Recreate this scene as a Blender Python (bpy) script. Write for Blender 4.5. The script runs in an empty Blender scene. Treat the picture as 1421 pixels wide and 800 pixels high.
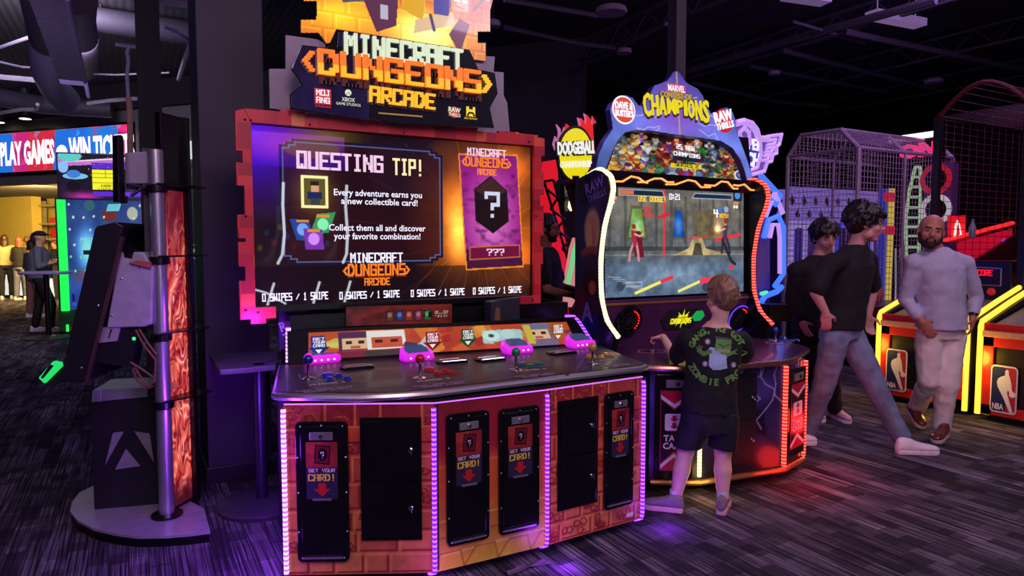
import bpy, bmesh, math, random
import numpy as np
from mathutils import Vector, Matrix
from mathutils.bvhtree import BVHTree
V = Vector
random.seed(7); np.random.seed(7)
SC = bpy.context.scene
COL = SC.collection
# ---------------- camera geometry (world x = along the cabinet fronts, y = away from them) --------
F = 940.0; CX = 710.5; CY = 400.0; HC = 1.45; PIT = math.radians(3.65)
_a = math.radians(29.1)
FW = V((math.sin(_a), math.cos(_a), 0)); RT = V((math.cos(_a), -math.sin(_a), 0)); ZA = V((0, 0, 1))
C0 = V((0, 0, HC))
FD = FW * math.cos(PIT) - ZA * math.sin(PIT); UP = FW * math.sin(PIT) + ZA * math.cos(PIT)
def ray(px, py): return FD + RT * ((px - CX) / F) - UP * ((py - CY) / F)
def G(px, py, z=0.0):
    r = ray(px, py); return C0 + r * ((z - HC) / r.z)
def PY(px, py, y):
    r = ray(px, py); return C0 + r * (y / r.y)
def PX(px, py, x):
    r = ray(px, py); return C0 + r * (x / r.x)
def PD(px, py, d):
    r = ray(px, py); return C0 + r * (d / r.dot(FW))
class Plane:
    """o + a*e1 + b*e2 + d*n, n towards the viewer's side"""
    def __init__(s, o, e1, e2):
        s.o = V(o); s.e1 = V(e1).normalized(); s.e2 = (V(e2) - s.e1 * V(e2).dot(s.e1)).normalized()
        s.n = s.e1.cross(s.e2).normalized()
    def P(s, a, b, d=0.0): return s.o + s.e1 * a + s.e2 * b + s.n * d
    def pix(s, px, py, d=0.0):
        r = ray(px, py); o = s.o + s.n * d
        t = (o - C0).dot(s.n) / r.dot(s.n); q = C0 + r * t - s.o
        return (q.dot(s.e1), q.dot(s.e2))
    def pp(s, pts, d=0.0): return [s.pix(x, y, d) for x, y in pts]
def vplane(A, B, z=0.0):
    A = V(A).copy(); A.z = z; B = V(B).copy(); B.z = z
    return Plane(A, B - A, ZA)
# ---------------- objects ------------------------------------------------------------------------
WLOC = {}
def setp(o, label=None, cat=None, group=None, kind=None):
    if label: o['label'] = label
    if cat: o['category'] = cat
    if group: o['group'] = group
    if kind: o['kind'] = kind
    return o
def empty(name, loc, label, cat, group=None):
    o = bpy.data.objects.new(name, None); COL.objects.link(o)
    o.location = loc; o.empty_display_size = 0.1; WLOC[o] = V(loc)
    return setp(o, label, cat, group)
def link(name, me, mats, parent, loc, smooth=False, bevel=0, seg=2):
    for m in (mats if isinstance(mats, (list, tuple)) else [mats]): me.materials.append(m)
    o = bpy.data.objects.new(name, me); COL.objects.link(o)
    if parent is not None:
        o.parent = parent
        WLOC[o] = loc
        o.location = V((0, 0, 0))
    else:
        o.location = loc; WLOC[o] = V(loc)
    if smooth: me.polygons.foreach_set('use_smooth', [True] * len(me.polygons))
    if bevel:
        b = o.modifiers.new('bevel', 'BEVEL'); b.width = bevel; b.segments = seg; b.limit_method = 'ANGLE'; b.angle_limit = 0.7
    return o
class MB:
    def __init__(s): s.v = []; s.f = []; s.m = []; s.c = 0
    def mat(s, i): s.c = i; return s
    def add(s, vs, fs):
        b = len(s.v); s.v.extend(V(x) for x in vs)
        for f in fs: s.f.append([b + i for i in f]); s.m.append(s.c)
        return s
    def box(s, lo, hi):
        x0, y0, z0 = lo; x1, y1, z1 = hi
        return s.add([(x0,y0,z0),(x1,y0,z0),(x1,y1,z0),(x0,y1,z0),(x0,y0,z1),(x1,y0,z1),(x1,y1,z1),(x0,y1,z1)],
                     [(0,3,2,1),(4,5,6,7),(0,1,5,4),(1,2,6,5),(2,3,7,6),(3,0,4,7)])
    def boxp(s, pl, a0, a1, b0, b1, d0, d1):
        return s.prism(pl, [(a0,b0),(a1,b0),(a1,b1),(a0,b1)], d0, d1)
    def prism(s, pl, poly, d0, d1):
        n = len(poly)
        ar = sum(poly[i][0]*poly[(i+1)%n][1]-poly[(i+1)%n][0]*poly[i][1] for i in range(n))
        if ar < 0: poly = poly[::-1]
        if d1 < d0: d0, d1 = d1, d0
        vs = [pl.P(a, b, d0) for a, b in poly] + [pl.P(a, b, d1) for a, b in poly]
        fs = [tuple(range(n))[::-1], tuple(range(n, 2*n))] + [(i, (i+1)%n, n+(i+1)%n, n+i) for i in range(n)]
        return s.add(vs, fs)
    def slab(s, pts, z0, z1):
        return s.prism(Plane((0,0,0),(1,0,0),(0,1,0)), [(p[0],p[1]) for p in pts], z0, z1)
    def rrect(s, pl, a0, a1, b0, b1, r, d0, d1, n=4):
        p = []
        for cx, cy, t in ((a1-r,b0+r,-90),(a1-r,b1-r,0),(a0+r,b1-r,90),(a0+r,b0+r,180)):
            for k in range(n+1):
                a = math.radians(t + 90*k/n); p.append((cx+r*math.cos(a), cy+r*math.sin(a)))
        return s.prism(pl, p, d0, d1)
    def tube(s, pts, r, n=8, cap=True, closed=False):
        pts = [V(p) for p in pts]; N = len(pts)
        rs = r if isinstance(r, (list, tuple)) else [r]*N
        T = []
        for i in range(N):
            a = pts[(i-1)%N] if (i > 0 or closed) else pts[0]
            b = pts[(i+1)%N] if (i < N-1 or closed) else pts[-1]
            t = (b-a); T.append(t.normalized() if t.length > 1e-9 else V((0,0,1)))
        up = V((0,0,1)) if abs(T[0].z) < .9 else V((1,0,0))
        nx = T[0].cross(up).normalized(); vs = []
        for i in range(N):
            nx = (nx - T[i]*nx.dot(T[i])).normalized(); ny = T[i].cross(nx)
            for k in range(n):
                a = 2*math.pi*k/n; vs.append(pts[i] + (nx*math.cos(a)+ny*math.sin(a))*rs[i])
        fs = []
        for i in range(N if closed else N-1):
            j = (i+1)%N
            for k in range(n): fs.append((i*n+k, i*n+(k+1)%n, j*n+(k+1)%n, j*n+k))
        if cap and not closed: fs += [tuple(range(n))[::-1], tuple(range((N-1)*n, N*n))]
        return s.add(vs, fs)
    def cyl(s, p, q, r, n=16, r2=None): return s.tube([p, q], [r, r if r2 is None else r2], n)
    def lathe(s, c, prof, n=24, axis=None, e1=None):
        c = V(c); az = V(axis).normalized() if axis is not None else ZA
        ax = (V(e1) if e1 is not None else (V((1,0,0)) if abs(az.x) < .9 else V((0,1,0))))
        ax = (ax - az*ax.dot(az)).normalized(); ay = az.cross(ax)
        vs = []
        for r, z in prof:
            for k in range(n):
                a = 2*math.pi*k/n; vs.append(c + az*z + (ax*math.cos(a)+ay*math.sin(a))*max(r,1e-5))
        fs = [(i*n+k, i*n+(k+1)%n, (i+1)*n+(k+1)%n, (i+1)*n+k) for i in range(len(prof)-1) for k in range(n)]
        fs += [tuple(range(n))[::-1], tuple(range((len(prof)-1)*n, len(prof)*n))]
        return s.add(vs, fs)
    def ell(s, c, r, M=None, n=16, m=10):
        c = V(c); vs = []
        r = (r, r, r) if isinstance(r, (int, float)) else r
        for i in range(m+1):
            th = math.pi*i/m
            for k in range(n):
                a = 2*math.pi*k/n
                p = V((r[0]*math.sin(th)*math.cos(a), r[1]*math.sin(th)*math.sin(a), -r[2]*math.cos(th)))
                vs.append(c + (M @ p if M is not None else p))
        fs = [(i*n+k, i*n+(k+1)%n, (i+1)*n+(k+1)%n, (i+1)*n+k) for i in range(m) for k in range(n)]
        return s.add(vs, fs)
    def quad(s, a, b, c, d): return s.add([a, b, c, d], [(0,1,2,3)])
    def text(s, st, pl, a, b, h, d0=0.002, d1=0.003, w=None, bold=0.0, align='C', shear=0.0, rot=0.0):
        """st on plane pl, its baseline start/centre at (a,b), capital height h, optional total width w"""
        cu = bpy.data.curves.new('t', 'FONT'); cu.body = st; cu.align_x = 'LEFT'; cu.size = 1.0; cu.offset = bold; cu.resolution_u = 2
        cu.shear = shear
        ob = bpy.data.objects.new('t', cu); COL.objects.link(ob)
        me = bpy.data.meshes.new_from_object(ob.evaluated_get(bpy.context.evaluated_depsgraph_get()))
        xs = [v.co.x for v in me.vertices]
        if not xs: return s
        x0, x1 = min(xs), max(xs); k = h/0.69
        kx = (w/(x1-x0)) if w else k; W = (x1-x0)*kx
        off = {'C': -W/2, 'L': 0, 'R': -W}[align]
        cr, sr = math.cos(rot), math.sin(rot)
        def tr(v, d):
            X = (v.x-x0)*kx+off; Y = v.y*k
            return pl.P(a+X*cr-Y*sr, b+X*sr+Y*cr, d)
        s.add([tr(v.co, d1) for v in me.vertices], [tuple(p.vertices) for p in me.polygons])
        if d1-d0 > 0.0035:
            n = len(me.vertices); ec = {}
            for p in me.polygons:
                vs = list(p.vertices)
                for i in range(len(vs)):
                    e = (vs[i], vs[(i+1)%len(vs)]); ec[e] = 1
            B = [e for e in ec if (e[1], e[0]) not in ec]
            vs = []; fs = []
            for (i, j) in B:
                q = len(vs); vi, vj = me.vertices[i].co, me.vertices[j].co
                vs += [tr(vi,d0), tr(vj,d0), tr(vj,d1), tr(vi,d1)]; fs.append((q,q+1,q+2,q+3))
            s.add(vs, fs)
        bpy.data.objects.remove(ob); bpy.data.curves.remove(cu); bpy.data.meshes.remove(me)
        return s
    def ptext(s, st, pl, a, b, h, w, d0=0.001, d1=0.003, fat=1.25, align='C', dy=0.0, skew=0.0):
        """blocky pixel lettering, w = total width, h = cap height; dy = rise over the width"""
        n = len(st)*6-1; cw = w/n; ch = h/7; x = {'C': -w/2, 'L': 0, 'R': -w}[align]
        for c in st:
            for k, colbits in enumerate(PF.get(c, PF[' '])):
                j = 0
                while j < 7:
                    if colbits >> j & 1:
                        j1 = j
                        while j1 < 7 and colbits >> j1 & 1: j1 += 1
                        X0 = x+k*cw-(fat-1)*cw/2; X1 = x+(k+1)*cw+(fat-1)*cw/2
                        Y1 = h-j*ch; Y0 = h-j1*ch
                        q = lambda X, Y: (a+X+skew*Y, b+Y+dy*(X/w if w else 0))
                        s.prism(pl, [q(X0,Y0), q(X1,Y0), q(X1,Y1), q(X0,Y1)], d0, d1)
                        j = j1
                    else: j += 1
            x += 6*cw
        return s
    def build(s, name, mats, parent=None, smooth=False, bevel=0, seg=2, auto=False):
        if parent is not None: loc = WLOC[parent]
        else:
            xs = [v.x for v in s.v]; ys = [v.y for v in s.v]
            loc = V(((min(xs)+max(xs))/2, (min(ys)+max(ys))/2, min(v.z for v in s.v)))
        me = bpy.data.meshes.new(name)
        me.from_pydata([v-loc for v in s.v], [], s.f)
        me.polygons.foreach_set('material_index', s.m)
        me.update()
        if auto or smooth:
            me.polygons.foreach_set('use_smooth', [True]*len(me.polygons))
            if auto: me.set_sharp_from_angle(angle=math.radians(35))
        return link(name, me, mats, parent, loc, False, bevel, seg)
def hexf(t): return [int(x, 16) for x in t.split()]
PF = {k: hexf(v) for k, v in {
 ' ':'0 0 0 0 0','!':'0 0 5F 0 0','/':'20 10 8 4 2','0':'7F 41 41 41 7F','1':'0 42 7F 40 0','2':'79 49 49 49 4F','3':'41 49 49 49 7F','4':'F 8 8 7F 8','5':'4F 49 49 49 79',
 '6':'7F 49 49 49 79','7':'1 1 71 9 7','8':'7F 49 49 49 7F','9':'4F 49 49 49 7F','?':'3 1 59 9 F','A':'7F 9 9 9 7F','B':'7F 49 49 49 36','C':'7F 41 41 41 63','D':'7F 41 41 63 3E',
 'E':'7F 49 49 49 41','F':'7F 9 9 9 1','G':'7F 41 49 49 7B','H':'7F 8 8 8 7F','I':'0 41 7F 41 0','J':'60 40 41 7F 1','K':'7F 8 14 22 41','L':'7F 40 40 40 40','M':'7F 2 C 2 7F',
 'N':'7F 6 8 30 7F','O':'7F 41 41 41 7F','P':'7F 9 9 9 F','Q':'7F 41 61 41 FF','R':'7F 9 19 29 4F','S':'4F 49 49 49 79','T':'1 1 7F 1 1','U':'7F 40 40 40 7F','V':'1F 20 40 20 1F',
 'W':'7F 20 18 20 7F','X':'63 14 8 14 63','Y':'7 8 70 8 7','Z':'61 51 49 45 43','.':'0 60 60 0 0',',':'0 50 30 0 0',':':'0 36 36 0 0','&':'36 49 55 22 50','-':'8 8 8 8 8',"'":'0 0 7 0 0','>':'41 63 36 1C 8','<':'8 1C 36 63 41'}.items()}
def clone(o, loc, rot=0.0, label=None, group=None, parent=None):
    r = o.copy(); COL.objects.link(r); r.location = loc; r.rotation_euler.z = rot
    if parent is not None: r.parent = parent
    if label: r['label'] = label
    if group: r['group'] = group
    def rec(src, dst):
        for ch in [c for c in src.children]:
            c = ch.copy(); COL.objects.link(c); c.parent = dst; rec(ch, c)
    rec(o, r)
    return r
# ---------------- materials ----------------------------------------------------------------------
def lin(c):
    return tuple((x/12.92 if x <= 0.04045 else ((x+0.055)/1.055)**2.4) for x in c[:3]) + (1.0,)
def c8(r, g, b): return (r/255, g/255, b/255)
def nt(name):
    m = bpy.data.materials.new(name); m.use_nodes = True
    t = m.node_tree; return m, t, t.nodes['Principled BSDF']
def N(t, ty, **kw):
    n = t.nodes.new(ty)
    for k, v in kw.items():
        if k in n.inputs: n.inputs[k].default_value = v
        else: setattr(n, k, v)
    return n
def pm(name, rgb, rough=.5, metal=0.0, var=.12, scale=18.0, bump=0.0, spec=None, coat=0.0, stretch=None):
    """plain surface with a faint procedural mottling; rgb in sRGB 0-255"""
    m, t, b = nt(name); c = lin(c8(*rgb))
    tc = N(t, 'ShaderNodeTexCoord'); no = N(t, 'ShaderNodeTexNoise', Scale=scale, Detail=3.0)
    if stretch:
        mp = N(t, 'ShaderNodeMapping'); mp.inputs['Scale'].default_value = stretch
        t.links.new(tc.outputs['Object'], mp.inputs['Vector']); t.links.new(mp.outputs['Vector'], no.inputs['Vector'])
    else: t.links.new(tc.outputs['Object'], no.inputs['Vector'])
    r = N(t, 'ShaderNodeValToRGB')
    r.color_ramp.elements[0].position = .3; r.color_ramp.elements[1].position = .7
    r.color_ramp.elements[0].color = tuple(x*(1-var) for x in c[:3])+(1,)
    r.color_ramp.elements[1].color = tuple(min(1, x*(1+var)) for x in c[:3])+(1,)
    t.links.new(no.outputs['Fac'], r.inputs['Fac']); t.links.new(r.outputs['Color'], b.inputs['Base Color'])
    b.inputs['Roughness'].default_value = rough; b.inputs['Metallic'].default_value = metal
    if spec is not None: b.inputs['Specular IOR Level'].default_value = spec
    if coat: b.inputs['Coat Weight'].default_value = coat; b.inputs['Coat Roughness'].default_value = .06
    if bump:
        bp = N(t, 'ShaderNodeBump', Strength=bump, Distance=.01)
        t.links.new(no.outputs['Fac'], bp.inputs['Height']); t.links.new(bp.outputs['Normal'], b.inputs['Normal'])
    return m
def em(name, rgb, st=1.0, rough=.3):
    m, t, b = nt(name); c = lin(c8(*rgb))
    b.inputs['Base Color'].default_value = tuple(x*.3 for x in c[:3])+(1,)
    b.inputs['Emission Color'].default_value = c; b.inputs['Emission Strength'].default_value = st
    b.inputs['Roughness'].default_value = rough
    return m
def led(name, hi, lo, s1, s2, k=260.0):
    """strip of light-emitting diodes: bright dots along the strip"""
    m, t, b = nt(name)
    ge = N(t, 'ShaderNodeNewGeometry'); dp = N(t, 'ShaderNodeVectorMath', operation='DOT_PRODUCT'); dp.inputs[1].default_value = (0, 0, k)
    sn = N(t, 'ShaderNodeMath', operation='SINE'); mr = N(t, 'ShaderNodeMapRange'); mr.inputs[1].default_value = -.6; mr.inputs[2].default_value = .9
    t.links.new(ge.outputs['Position'], dp.inputs[0]); t.links.new(dp.outputs['Value'], sn.inputs[0]); t.links.new(sn.outputs[0], mr.inputs[0])
    mx = N(t, 'ShaderNodeMix', data_type='RGBA'); mx.inputs[6].default_value = tuple(x*s2 for x in lin(c8(*lo))[:3])+(1,); mx.inputs[7].default_value = tuple(x*s1 for x in lin(c8(*hi))[:3])+(1,)
    t.links.new(mr.outputs[0], mx.inputs[0]); t.links.new(mx.outputs[2], b.inputs['Emission Color'])
    b.inputs['Emission Strength'].default_value = 1.0; b.inputs['Base Color'].default_value = (.02,.02,.02,1)
    return m
def pmat(name, emit=0.0, rough=.5, gloss=False, coat=0.0, metal=0.0, albedo=1.0):
    """surface that shows a printed or displayed picture (colours carried by the mesh)"""
    m, t, b = nt(name); a = N(t, 'ShaderNodeAttribute', attribute_name='Col')
    if emit:
        t.links.new(a.outputs['Color'], b.inputs['Emission Color']); b.inputs['Emission Strength'].default_value = emit
        b.inputs['Base Color'].default_value = (.008,.008,.01,1)
    else:
        t.links.new(a.outputs['Color'], b.inputs['Base Color'])
    b.inputs['Roughness'].default_value = rough; b.inputs['Metallic'].default_value = metal
    if coat: b.inputs['Coat Weight'].default_value = coat; b.inputs['Coat Roughness'].default_value = .04
    return m
# ---------------- painted pictures ---------------------------------------------------------------
def vnoise(h, w, cells, octv=3, seed=1):
    rs = np.random.RandomState(seed); out = np.zeros((h, w)); amp = 1; tot = 0
    for o in range(octv):
        cy, cx = max(2, int(cells[0]*2**o)), max(2, int(cells[1]*2**o))
        g = rs.rand(cy+1, cx+1); y = np.linspace(0, cy-1e-6, h); x = np.linspace(0, cx-1e-6, w)
        yi = y.astype(int); xi = x.astype(int); fy = (y-yi)[:, None]; fx = (x-xi)[None, :]
        fy = fy*fy*(3-2*fy); fx = fx*fx*(3-2*fx)
        a = g[yi][:, xi]; b_ = g[yi][:, xi+1]; c = g[yi+1][:, xi]; d = g[yi+1][:, xi+1]
        out += amp*((a*(1-fx)+b_*fx)*(1-fy)+(c*(1-fx)+d*fx)*fy); tot += amp; amp *= .5
    return out/tot
class CV:
    """picture in 0..1 coordinates, v upwards; asp = width/height"""
    def __init__(s, w, h, rgb=(0,0,0), asp=None):
        s.w, s.h = w, h; s.a = np.ones((h, w, 4)); s.a[..., :3] = np.array(rgb)/255
        s.U, s.V = np.meshgrid(np.linspace(0,1,w), np.linspace(0,1,h)); s.asp = asp or w/h
    def mix(s, m, rgb, al=1.0):
        m = (np.clip(m, 0, 1)*al)[..., None]; s.a[..., :3] = s.a[..., :3]*(1-m)+np.array(rgb)/255*m; return s
    def rect(s, u0, v0, u1, v1, rgb, al=1.0): return s.mix(((s.U>=u0)&(s.U<=u1)&(s.V>=v0)&(s.V<=v1)).astype(float), rgb, al)
    def inpoly(s, pts):
        m = np.zeros((s.h, s.w), bool); n = len(pts)
        for i in range(n):
            (x0,y0),(x1,y1) = pts[i], pts[(i+1)%n]
            if y0 == y1: continue
            c = ((y0 > s.V) != (y1 > s.V)) & (s.U < (x1-x0)*(s.V-y0)/(y1-y0)+x0); m ^= c
        return m
    def poly(s, pts, rgb, al=1.0): return s.mix(s.inpoly(pts).astype(float), rgb, al)
    def d(s, cx, cy, rx, ry=None):
        ry = ry if ry is not None else rx*s.asp
        return np.sqrt(((s.U-cx)/rx)**2+((s.V-cy)/ry)**2)
    def ell(s, cx, cy, rx, ry=None, rgb=(255,)*3, al=1.0, soft=.06): return s.mix((1-s.d(cx,cy,rx,ry))/soft+.5, rgb, al)
    def glow(s, cx, cy, rx, ry, rgb, al=1.0, p=2.0):
        g = np.exp(-(s.d(cx,cy,rx,ry)**p))[..., None]*al; s.a[..., :3] = np.clip(s.a[..., :3]+np.array(rgb)/255*g, 0, 1); return s
    def line(s, pts, wd, rgb, al=1.0):
        """wd in units of height"""
        for (x0,y0),(x1,y1) in zip(pts[:-1], pts[1:]):
            ax, ay, bx, by = x0*s.asp, y0, x1*s.asp, y1; dx, dy = bx-ax, by-ay; L = dx*dx+dy*dy+1e-12
            t = np.clip(((s.U*s.asp-ax)*dx+(s.V-ay)*dy)/L, 0, 1)
            dd = np.sqrt((s.U*s.asp-ax-t*dx)**2+(s.V-ay-t*dy)**2)
            s.mix((wd/2-dd)*s.h+.5, rgb, al)
        return s
    def noise(s, cells, amt, seed=1, octv=3, mul=True):
        n = vnoise(s.h, s.w, cells, octv, seed)[..., None]
        s.a[..., :3] = np.clip(s.a[..., :3]*(1+amt*(n-.5)*2) if mul else s.a[..., :3]+amt*(n-.5)*2, 0, 1); return s
    def tint(s, rgb0, rgb1, field, al=1.0):
        f = np.clip(field, 0, 1)[..., None]; c = np.array(rgb0)/255*(1-f)+np.array(rgb1)/255*f
        s.a[..., :3] = s.a[..., :3]*(1-al)+c*al; return s
    def cut(s, mask): s.a[..., 3] = np.where(mask, 1, 0); return s
    def ptext(s, st, u, v, w, h, rgb, al=1.0):
        n = len(st)*6-1
        for i, c in enumerate(st):
            for k, bits in enumerate(PF.get(c, PF[' '])):
                for j in range(7):
                    if bits >> j & 1: s.rect(u+(i*6+k)*w/n, v+h-(j+1)*h/7, u+(i*6+k+1.1)*w/n, v+h-j*h/7, rgb, al)
        return s
def panel(name, cv, fn, mat, parent=None, smooth=False):
    """mesh sheet that carries a picture; fn(u,v) -> world point"""
    h, w = cv.h, cv.w
    us = np.linspace(0,1,w); vs = np.linspace(0,1,h)
    P = [fn(u, v) for v in vs for u in us]
    al = cv.a[..., 3].reshape(-1) > .5
    fs = [(j*w+i, j*w+i+1, (j+1)*w+i+1, (j+1)*w+i) for j in range(h-1) for i in range(w-1)
          if al[j*w+i] and al[j*w+i+1] and al[(j+1)*w+i] and al[(j+1)*w+i+1]]
    used = sorted({i for f in fs for i in f}); mp = {o: n for n, o in enumerate(used)}
    P = [P[i] for i in used]; fs = [tuple(mp[i] for i in f) for f in fs]
    loc = WLOC[parent] if parent is not None else V((sum(p.x for p in P)/len(P), sum(p.y for p in P)/len(P), min(p.z for p in P)))
    me = bpy.data.meshes.new(name); me.from_pydata([p-loc for p in P], [], fs); me.update()
    a = me.color_attributes.new('Col', 'FLOAT_COLOR', 'POINT')
    c = cv.a.reshape(-1, 4)[used][:, :3]; c = np.where(c <= .04045, c/12.92, ((c+.055)/1.055)**2.4)
    a.data.foreach_set('color', np.concatenate([c, np.ones((len(c),1))], 1).astype(np.float32).ravel())
    return link(name, me, mat, parent, loc, smooth)
def pfn(pl, quad, d=0.0):
    """quad = plane coords of (bottom-left, bottom-right, top-right, top-left)"""
    (a0,b0),(a1,b1),(a2,b2),(a3,b3) = quad
    def fn(u, v):
        a = (a0*(1-u)+a1*u)*(1-v)+(a3*(1-u)+a2*u)*v; b = (b0*(1-u)+b1*u)*(1-v)+(b3*(1-u)+b2*u)*v
        return pl.P(a, b, d)
    return fn
def rq(a0, a1, b0, b1): return [(a0,b0),(a1,b0),(a1,b1),(a0,b1)]
def crowd(cv, n, v0, v1, size, pal, seed=3, u0=0, u1=1):
    """generic crowd of painted figures"""
    rs = random.Random(seed)
    for i in range(n):
        t = i/n; u = u0+(u1-u0)*((i*0.618034) % 1); v = v1-(v1-v0)*t+rs.uniform(-.03,.03); s_ = size*rs.uniform(.8,1.25)*(0.75+.5*t)
        c = pal[rs.randrange(len(pal))]; c2 = pal[rs.randrange(len(pal))]; dk = tuple(x*.35 for x in c)
        r = s_/cv.asp
        cv.ell(u, v-s_*1.5, r*1.25, s_*1.5, dk).ell(u, v-s_*1.5, r*1.05, s_*1.35, c)
        cv.ell(u-r*.9, v-s_*1.1, r*.5, s_*.6, c2).ell(u+r*.9, v-s_*1.1, r*.5, s_*.6, c2)
        cv.ell(u, v, r*.62, s_*.68, dk).ell(u, v, r*.52, s_*.58, (224,170,130) if rs.random() < .5 else c2)
        cv.ell(u, v+s_*.3, r*.55, s_*.32, tuple(x*.6 for x in c2)); cv.rect(u-r*.5, v-s_*1.9, u+r*.5, v-s_*1.7, c2, .8)
    return cv
# ================= materials shared ==============================================================
M = {}
M['black'] = pm('black_laminate', (26,24,32), .45, bump=.05)
M['gloss_black'] = pm('gloss_black', (14,13,18), .16)
M['dark_grey'] = pm('dark_grey_paint', (44,42,52), .5)
M['silver'] = pm('brushed_silver', (200,198,208), .32, .85, var=.08, stretch=(4,4,60))
M['chrome'] = pm('chrome', (215,215,222), .12, 1.0, var=.03)
M['gold'] = pm('gold_edge', (196,146,96), .3, .7, var=.1)
M['grey_plate'] = pm('grey_plate', (160,152,168), .5, .1, var=.04)
M['column'] = pm('column_paint', (46,40,62), .55, var=.06, scale=6, bump=.03)
M['white'] = pm('white_plastic', (225,222,230), .35, var=.04)
M['black_glass'] = pm('black_glass', (6,6,9), .05, var=.02)
M['screw'] = pm('screw_steel', (190,188,200), .3, .9)
M['duct'] = pm('duct_paint', (62,56,76), .6, var=.1)
M['cable'] = pm('cable_tan', (120,80,60), .6)
M['led_purple'] = led('purple_leds', (215,110,255), (110,18,255), 1.5, 1.7, 300)
M['led_white'] = led('violet_white_leds', (235,200,255), (165,80,255), 2.0, 2.2, 300)
M['led_yellow'] = led('warm_leds', (255,250,190), (255,214,110), 2.4, 1.7, 300)
M['led_red'] = led('red_leds', (255,120,100), (255,16,12), 1.6, 1.1, 300)
M['tube_yellow'] = em('yellow_tube', (255,206,66), 1.45)
M['tube_red'] = em('red_tube', (255,40,30), 2.0)
def struct(o, name=None): o['kind'] = 'structure'; return o
# ================= floor, ceiling, walls ==========================================================
def carpet_mat():
    m, t, b = nt('striated_carpet'); L = t.links.new
    tc = N(t, 'ShaderNodeTexCoord'); sp = N(t, 'ShaderNodeSeparateXYZ'); cb = N(t, 'ShaderNodeCombineXYZ')
    L(tc.outputs['Object'], sp.inputs[0]); L(sp.outputs['Y'], cb.inputs['X']); L(sp.outputs['X'], cb.inputs['Y'])
    def brick(wd, ht, off, c1, c2):
        k = N(t, 'ShaderNodeTexBrick', Scale=1.0); k.offset = off; k.offset_frequency = 2
        k.inputs['Brick Width'].default_value = wd; k.inputs['Row Height'].default_value = ht; k.inputs['Mortar Size'].default_value = 0.0
        k.inputs['Color1'].default_value = (c1,)*3+(1,); k.inputs['Color2'].default_value = (c2,)*3+(1,)
        L(cb.outputs[0], k.inputs['Vector']); return k
    b1 = brick(.34, .085, .37, 0, 1); b2 = brick(.12, .085, .61, 0, 1); b3 = brick(1.0, .5, .5, .0, 1.0)
    mp = N(t, 'ShaderNodeMapping'); mp.inputs['Scale'].default_value = (110, 1.6, 1); L(tc.outputs['Object'], mp.inputs['Vector'])
    n1 = N(t, 'ShaderNodeTexNoise', Scale=1.0, Detail=2.0, Roughness=.6); L(mp.outputs[0], n1.inputs['Vector'])
    st = N(t, 'ShaderNodeMapRange'); st.inputs[1].default_value = .40; st.inputs[2].default_value = .62; L(n1.outputs['Fac'], st.inputs[0])
    def math_(op, a, c, v=None):
        q = N(t, 'ShaderNodeMath', operation=op); L(a, q.inputs[0])
        if v is not None: q.inputs[1].default_value = v
        else: L(c, q.inputs[1])
        return q.outputs[0]
    tone = math_('ADD', math_('MULTIPLY', b1.outputs['Color'], None, .5), math_('MULTIPLY', b2.outputs['Color'], None, .38))
    tone = math_('ADD', tone, math_('MULTIPLY', b3.outputs['Color'], None, .18))
    tone = math_('POWER', tone, None, 1.9)
    v = math_('MULTIPLY', tone, st.outputs[0]); fz = N(t, 'ShaderNodeTexNoise', Scale=260.0, Detail=2.0); L(tc.outputs['Object'], fz.inputs['Vector'])
    v2 = math_('MULTIPLY', v, math_('ADD', fz.outputs['Fac'], None, .5))
    r = N(t, 'ShaderNodeValToRGB'); r.color_ramp.elements[0].color = lin(c8(36,33,42)); r.color_ramp.elements[1].color = lin(c8(158,148,166)); L(v2, r.inputs['Fac'])
    L(r.outputs['Color'], b.inputs['Base Color']); b.inputs['Roughness'].default_value = .95; b.inputs['Specular IOR Level'].default_value = .1
    bp = N(t, 'ShaderNodeBump', Strength=.35, Distance=.004); L(fz.outputs['Fac'], bp.inputs['Height']); L(bp.outputs['Normal'], b.inputs['Normal'])
    return m
b = MB(); b.box((-22,-6,-.1),(20,28,0)); struct(b.build('floor', carpet_mat()))
m, t, bs = nt('corrugated_ceiling'); tc = N(t,'ShaderNodeTexCoord'); wv = N(t,'ShaderNodeTexWave', Scale=3.2); wv.bands_direction = 'X'
t.links.new(tc.outputs['Object'], wv.inputs['Vector']); rp = N(t,'ShaderNodeValToRGB'); rp.color_ramp.elements[0].color = lin(c8(24,22,30)); rp.color_ramp.elements[1].color = lin(c8(52,48,62))
t.links.new(wv.outputs['Fac'], rp.inputs['Fac']); t.links.new(rp.outputs['Color'], bs.inputs['Base Color']); bs.inputs['Roughness'].default_value = .8
CZ = 4.6
b = MB(); b.box((-22,-1.5,CZ),(20,28,CZ+.1)); struct(b.build('ceiling', m))
M['wall_dark'] = pm('dark_wall', (34,30,44), .85, var=.15, scale=2)
M['wall_grey'] = pm('grey_fascia', (112,106,116), .8, var=.05, scale=2)
M['wall_yellow'] = pm('yellow_wall', (226,200,104), .8, var=.05, scale=2)
b = MB(); b.box((3.5,13.5,0),(16.2,13.7,CZ)); struct(b.build('wall_back', M['wall_dark']))
b = MB(); b.box((16,-6,0),(16.2,13.5,CZ)); struct(b.build('wall_right', M['wall_dark']))
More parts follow.
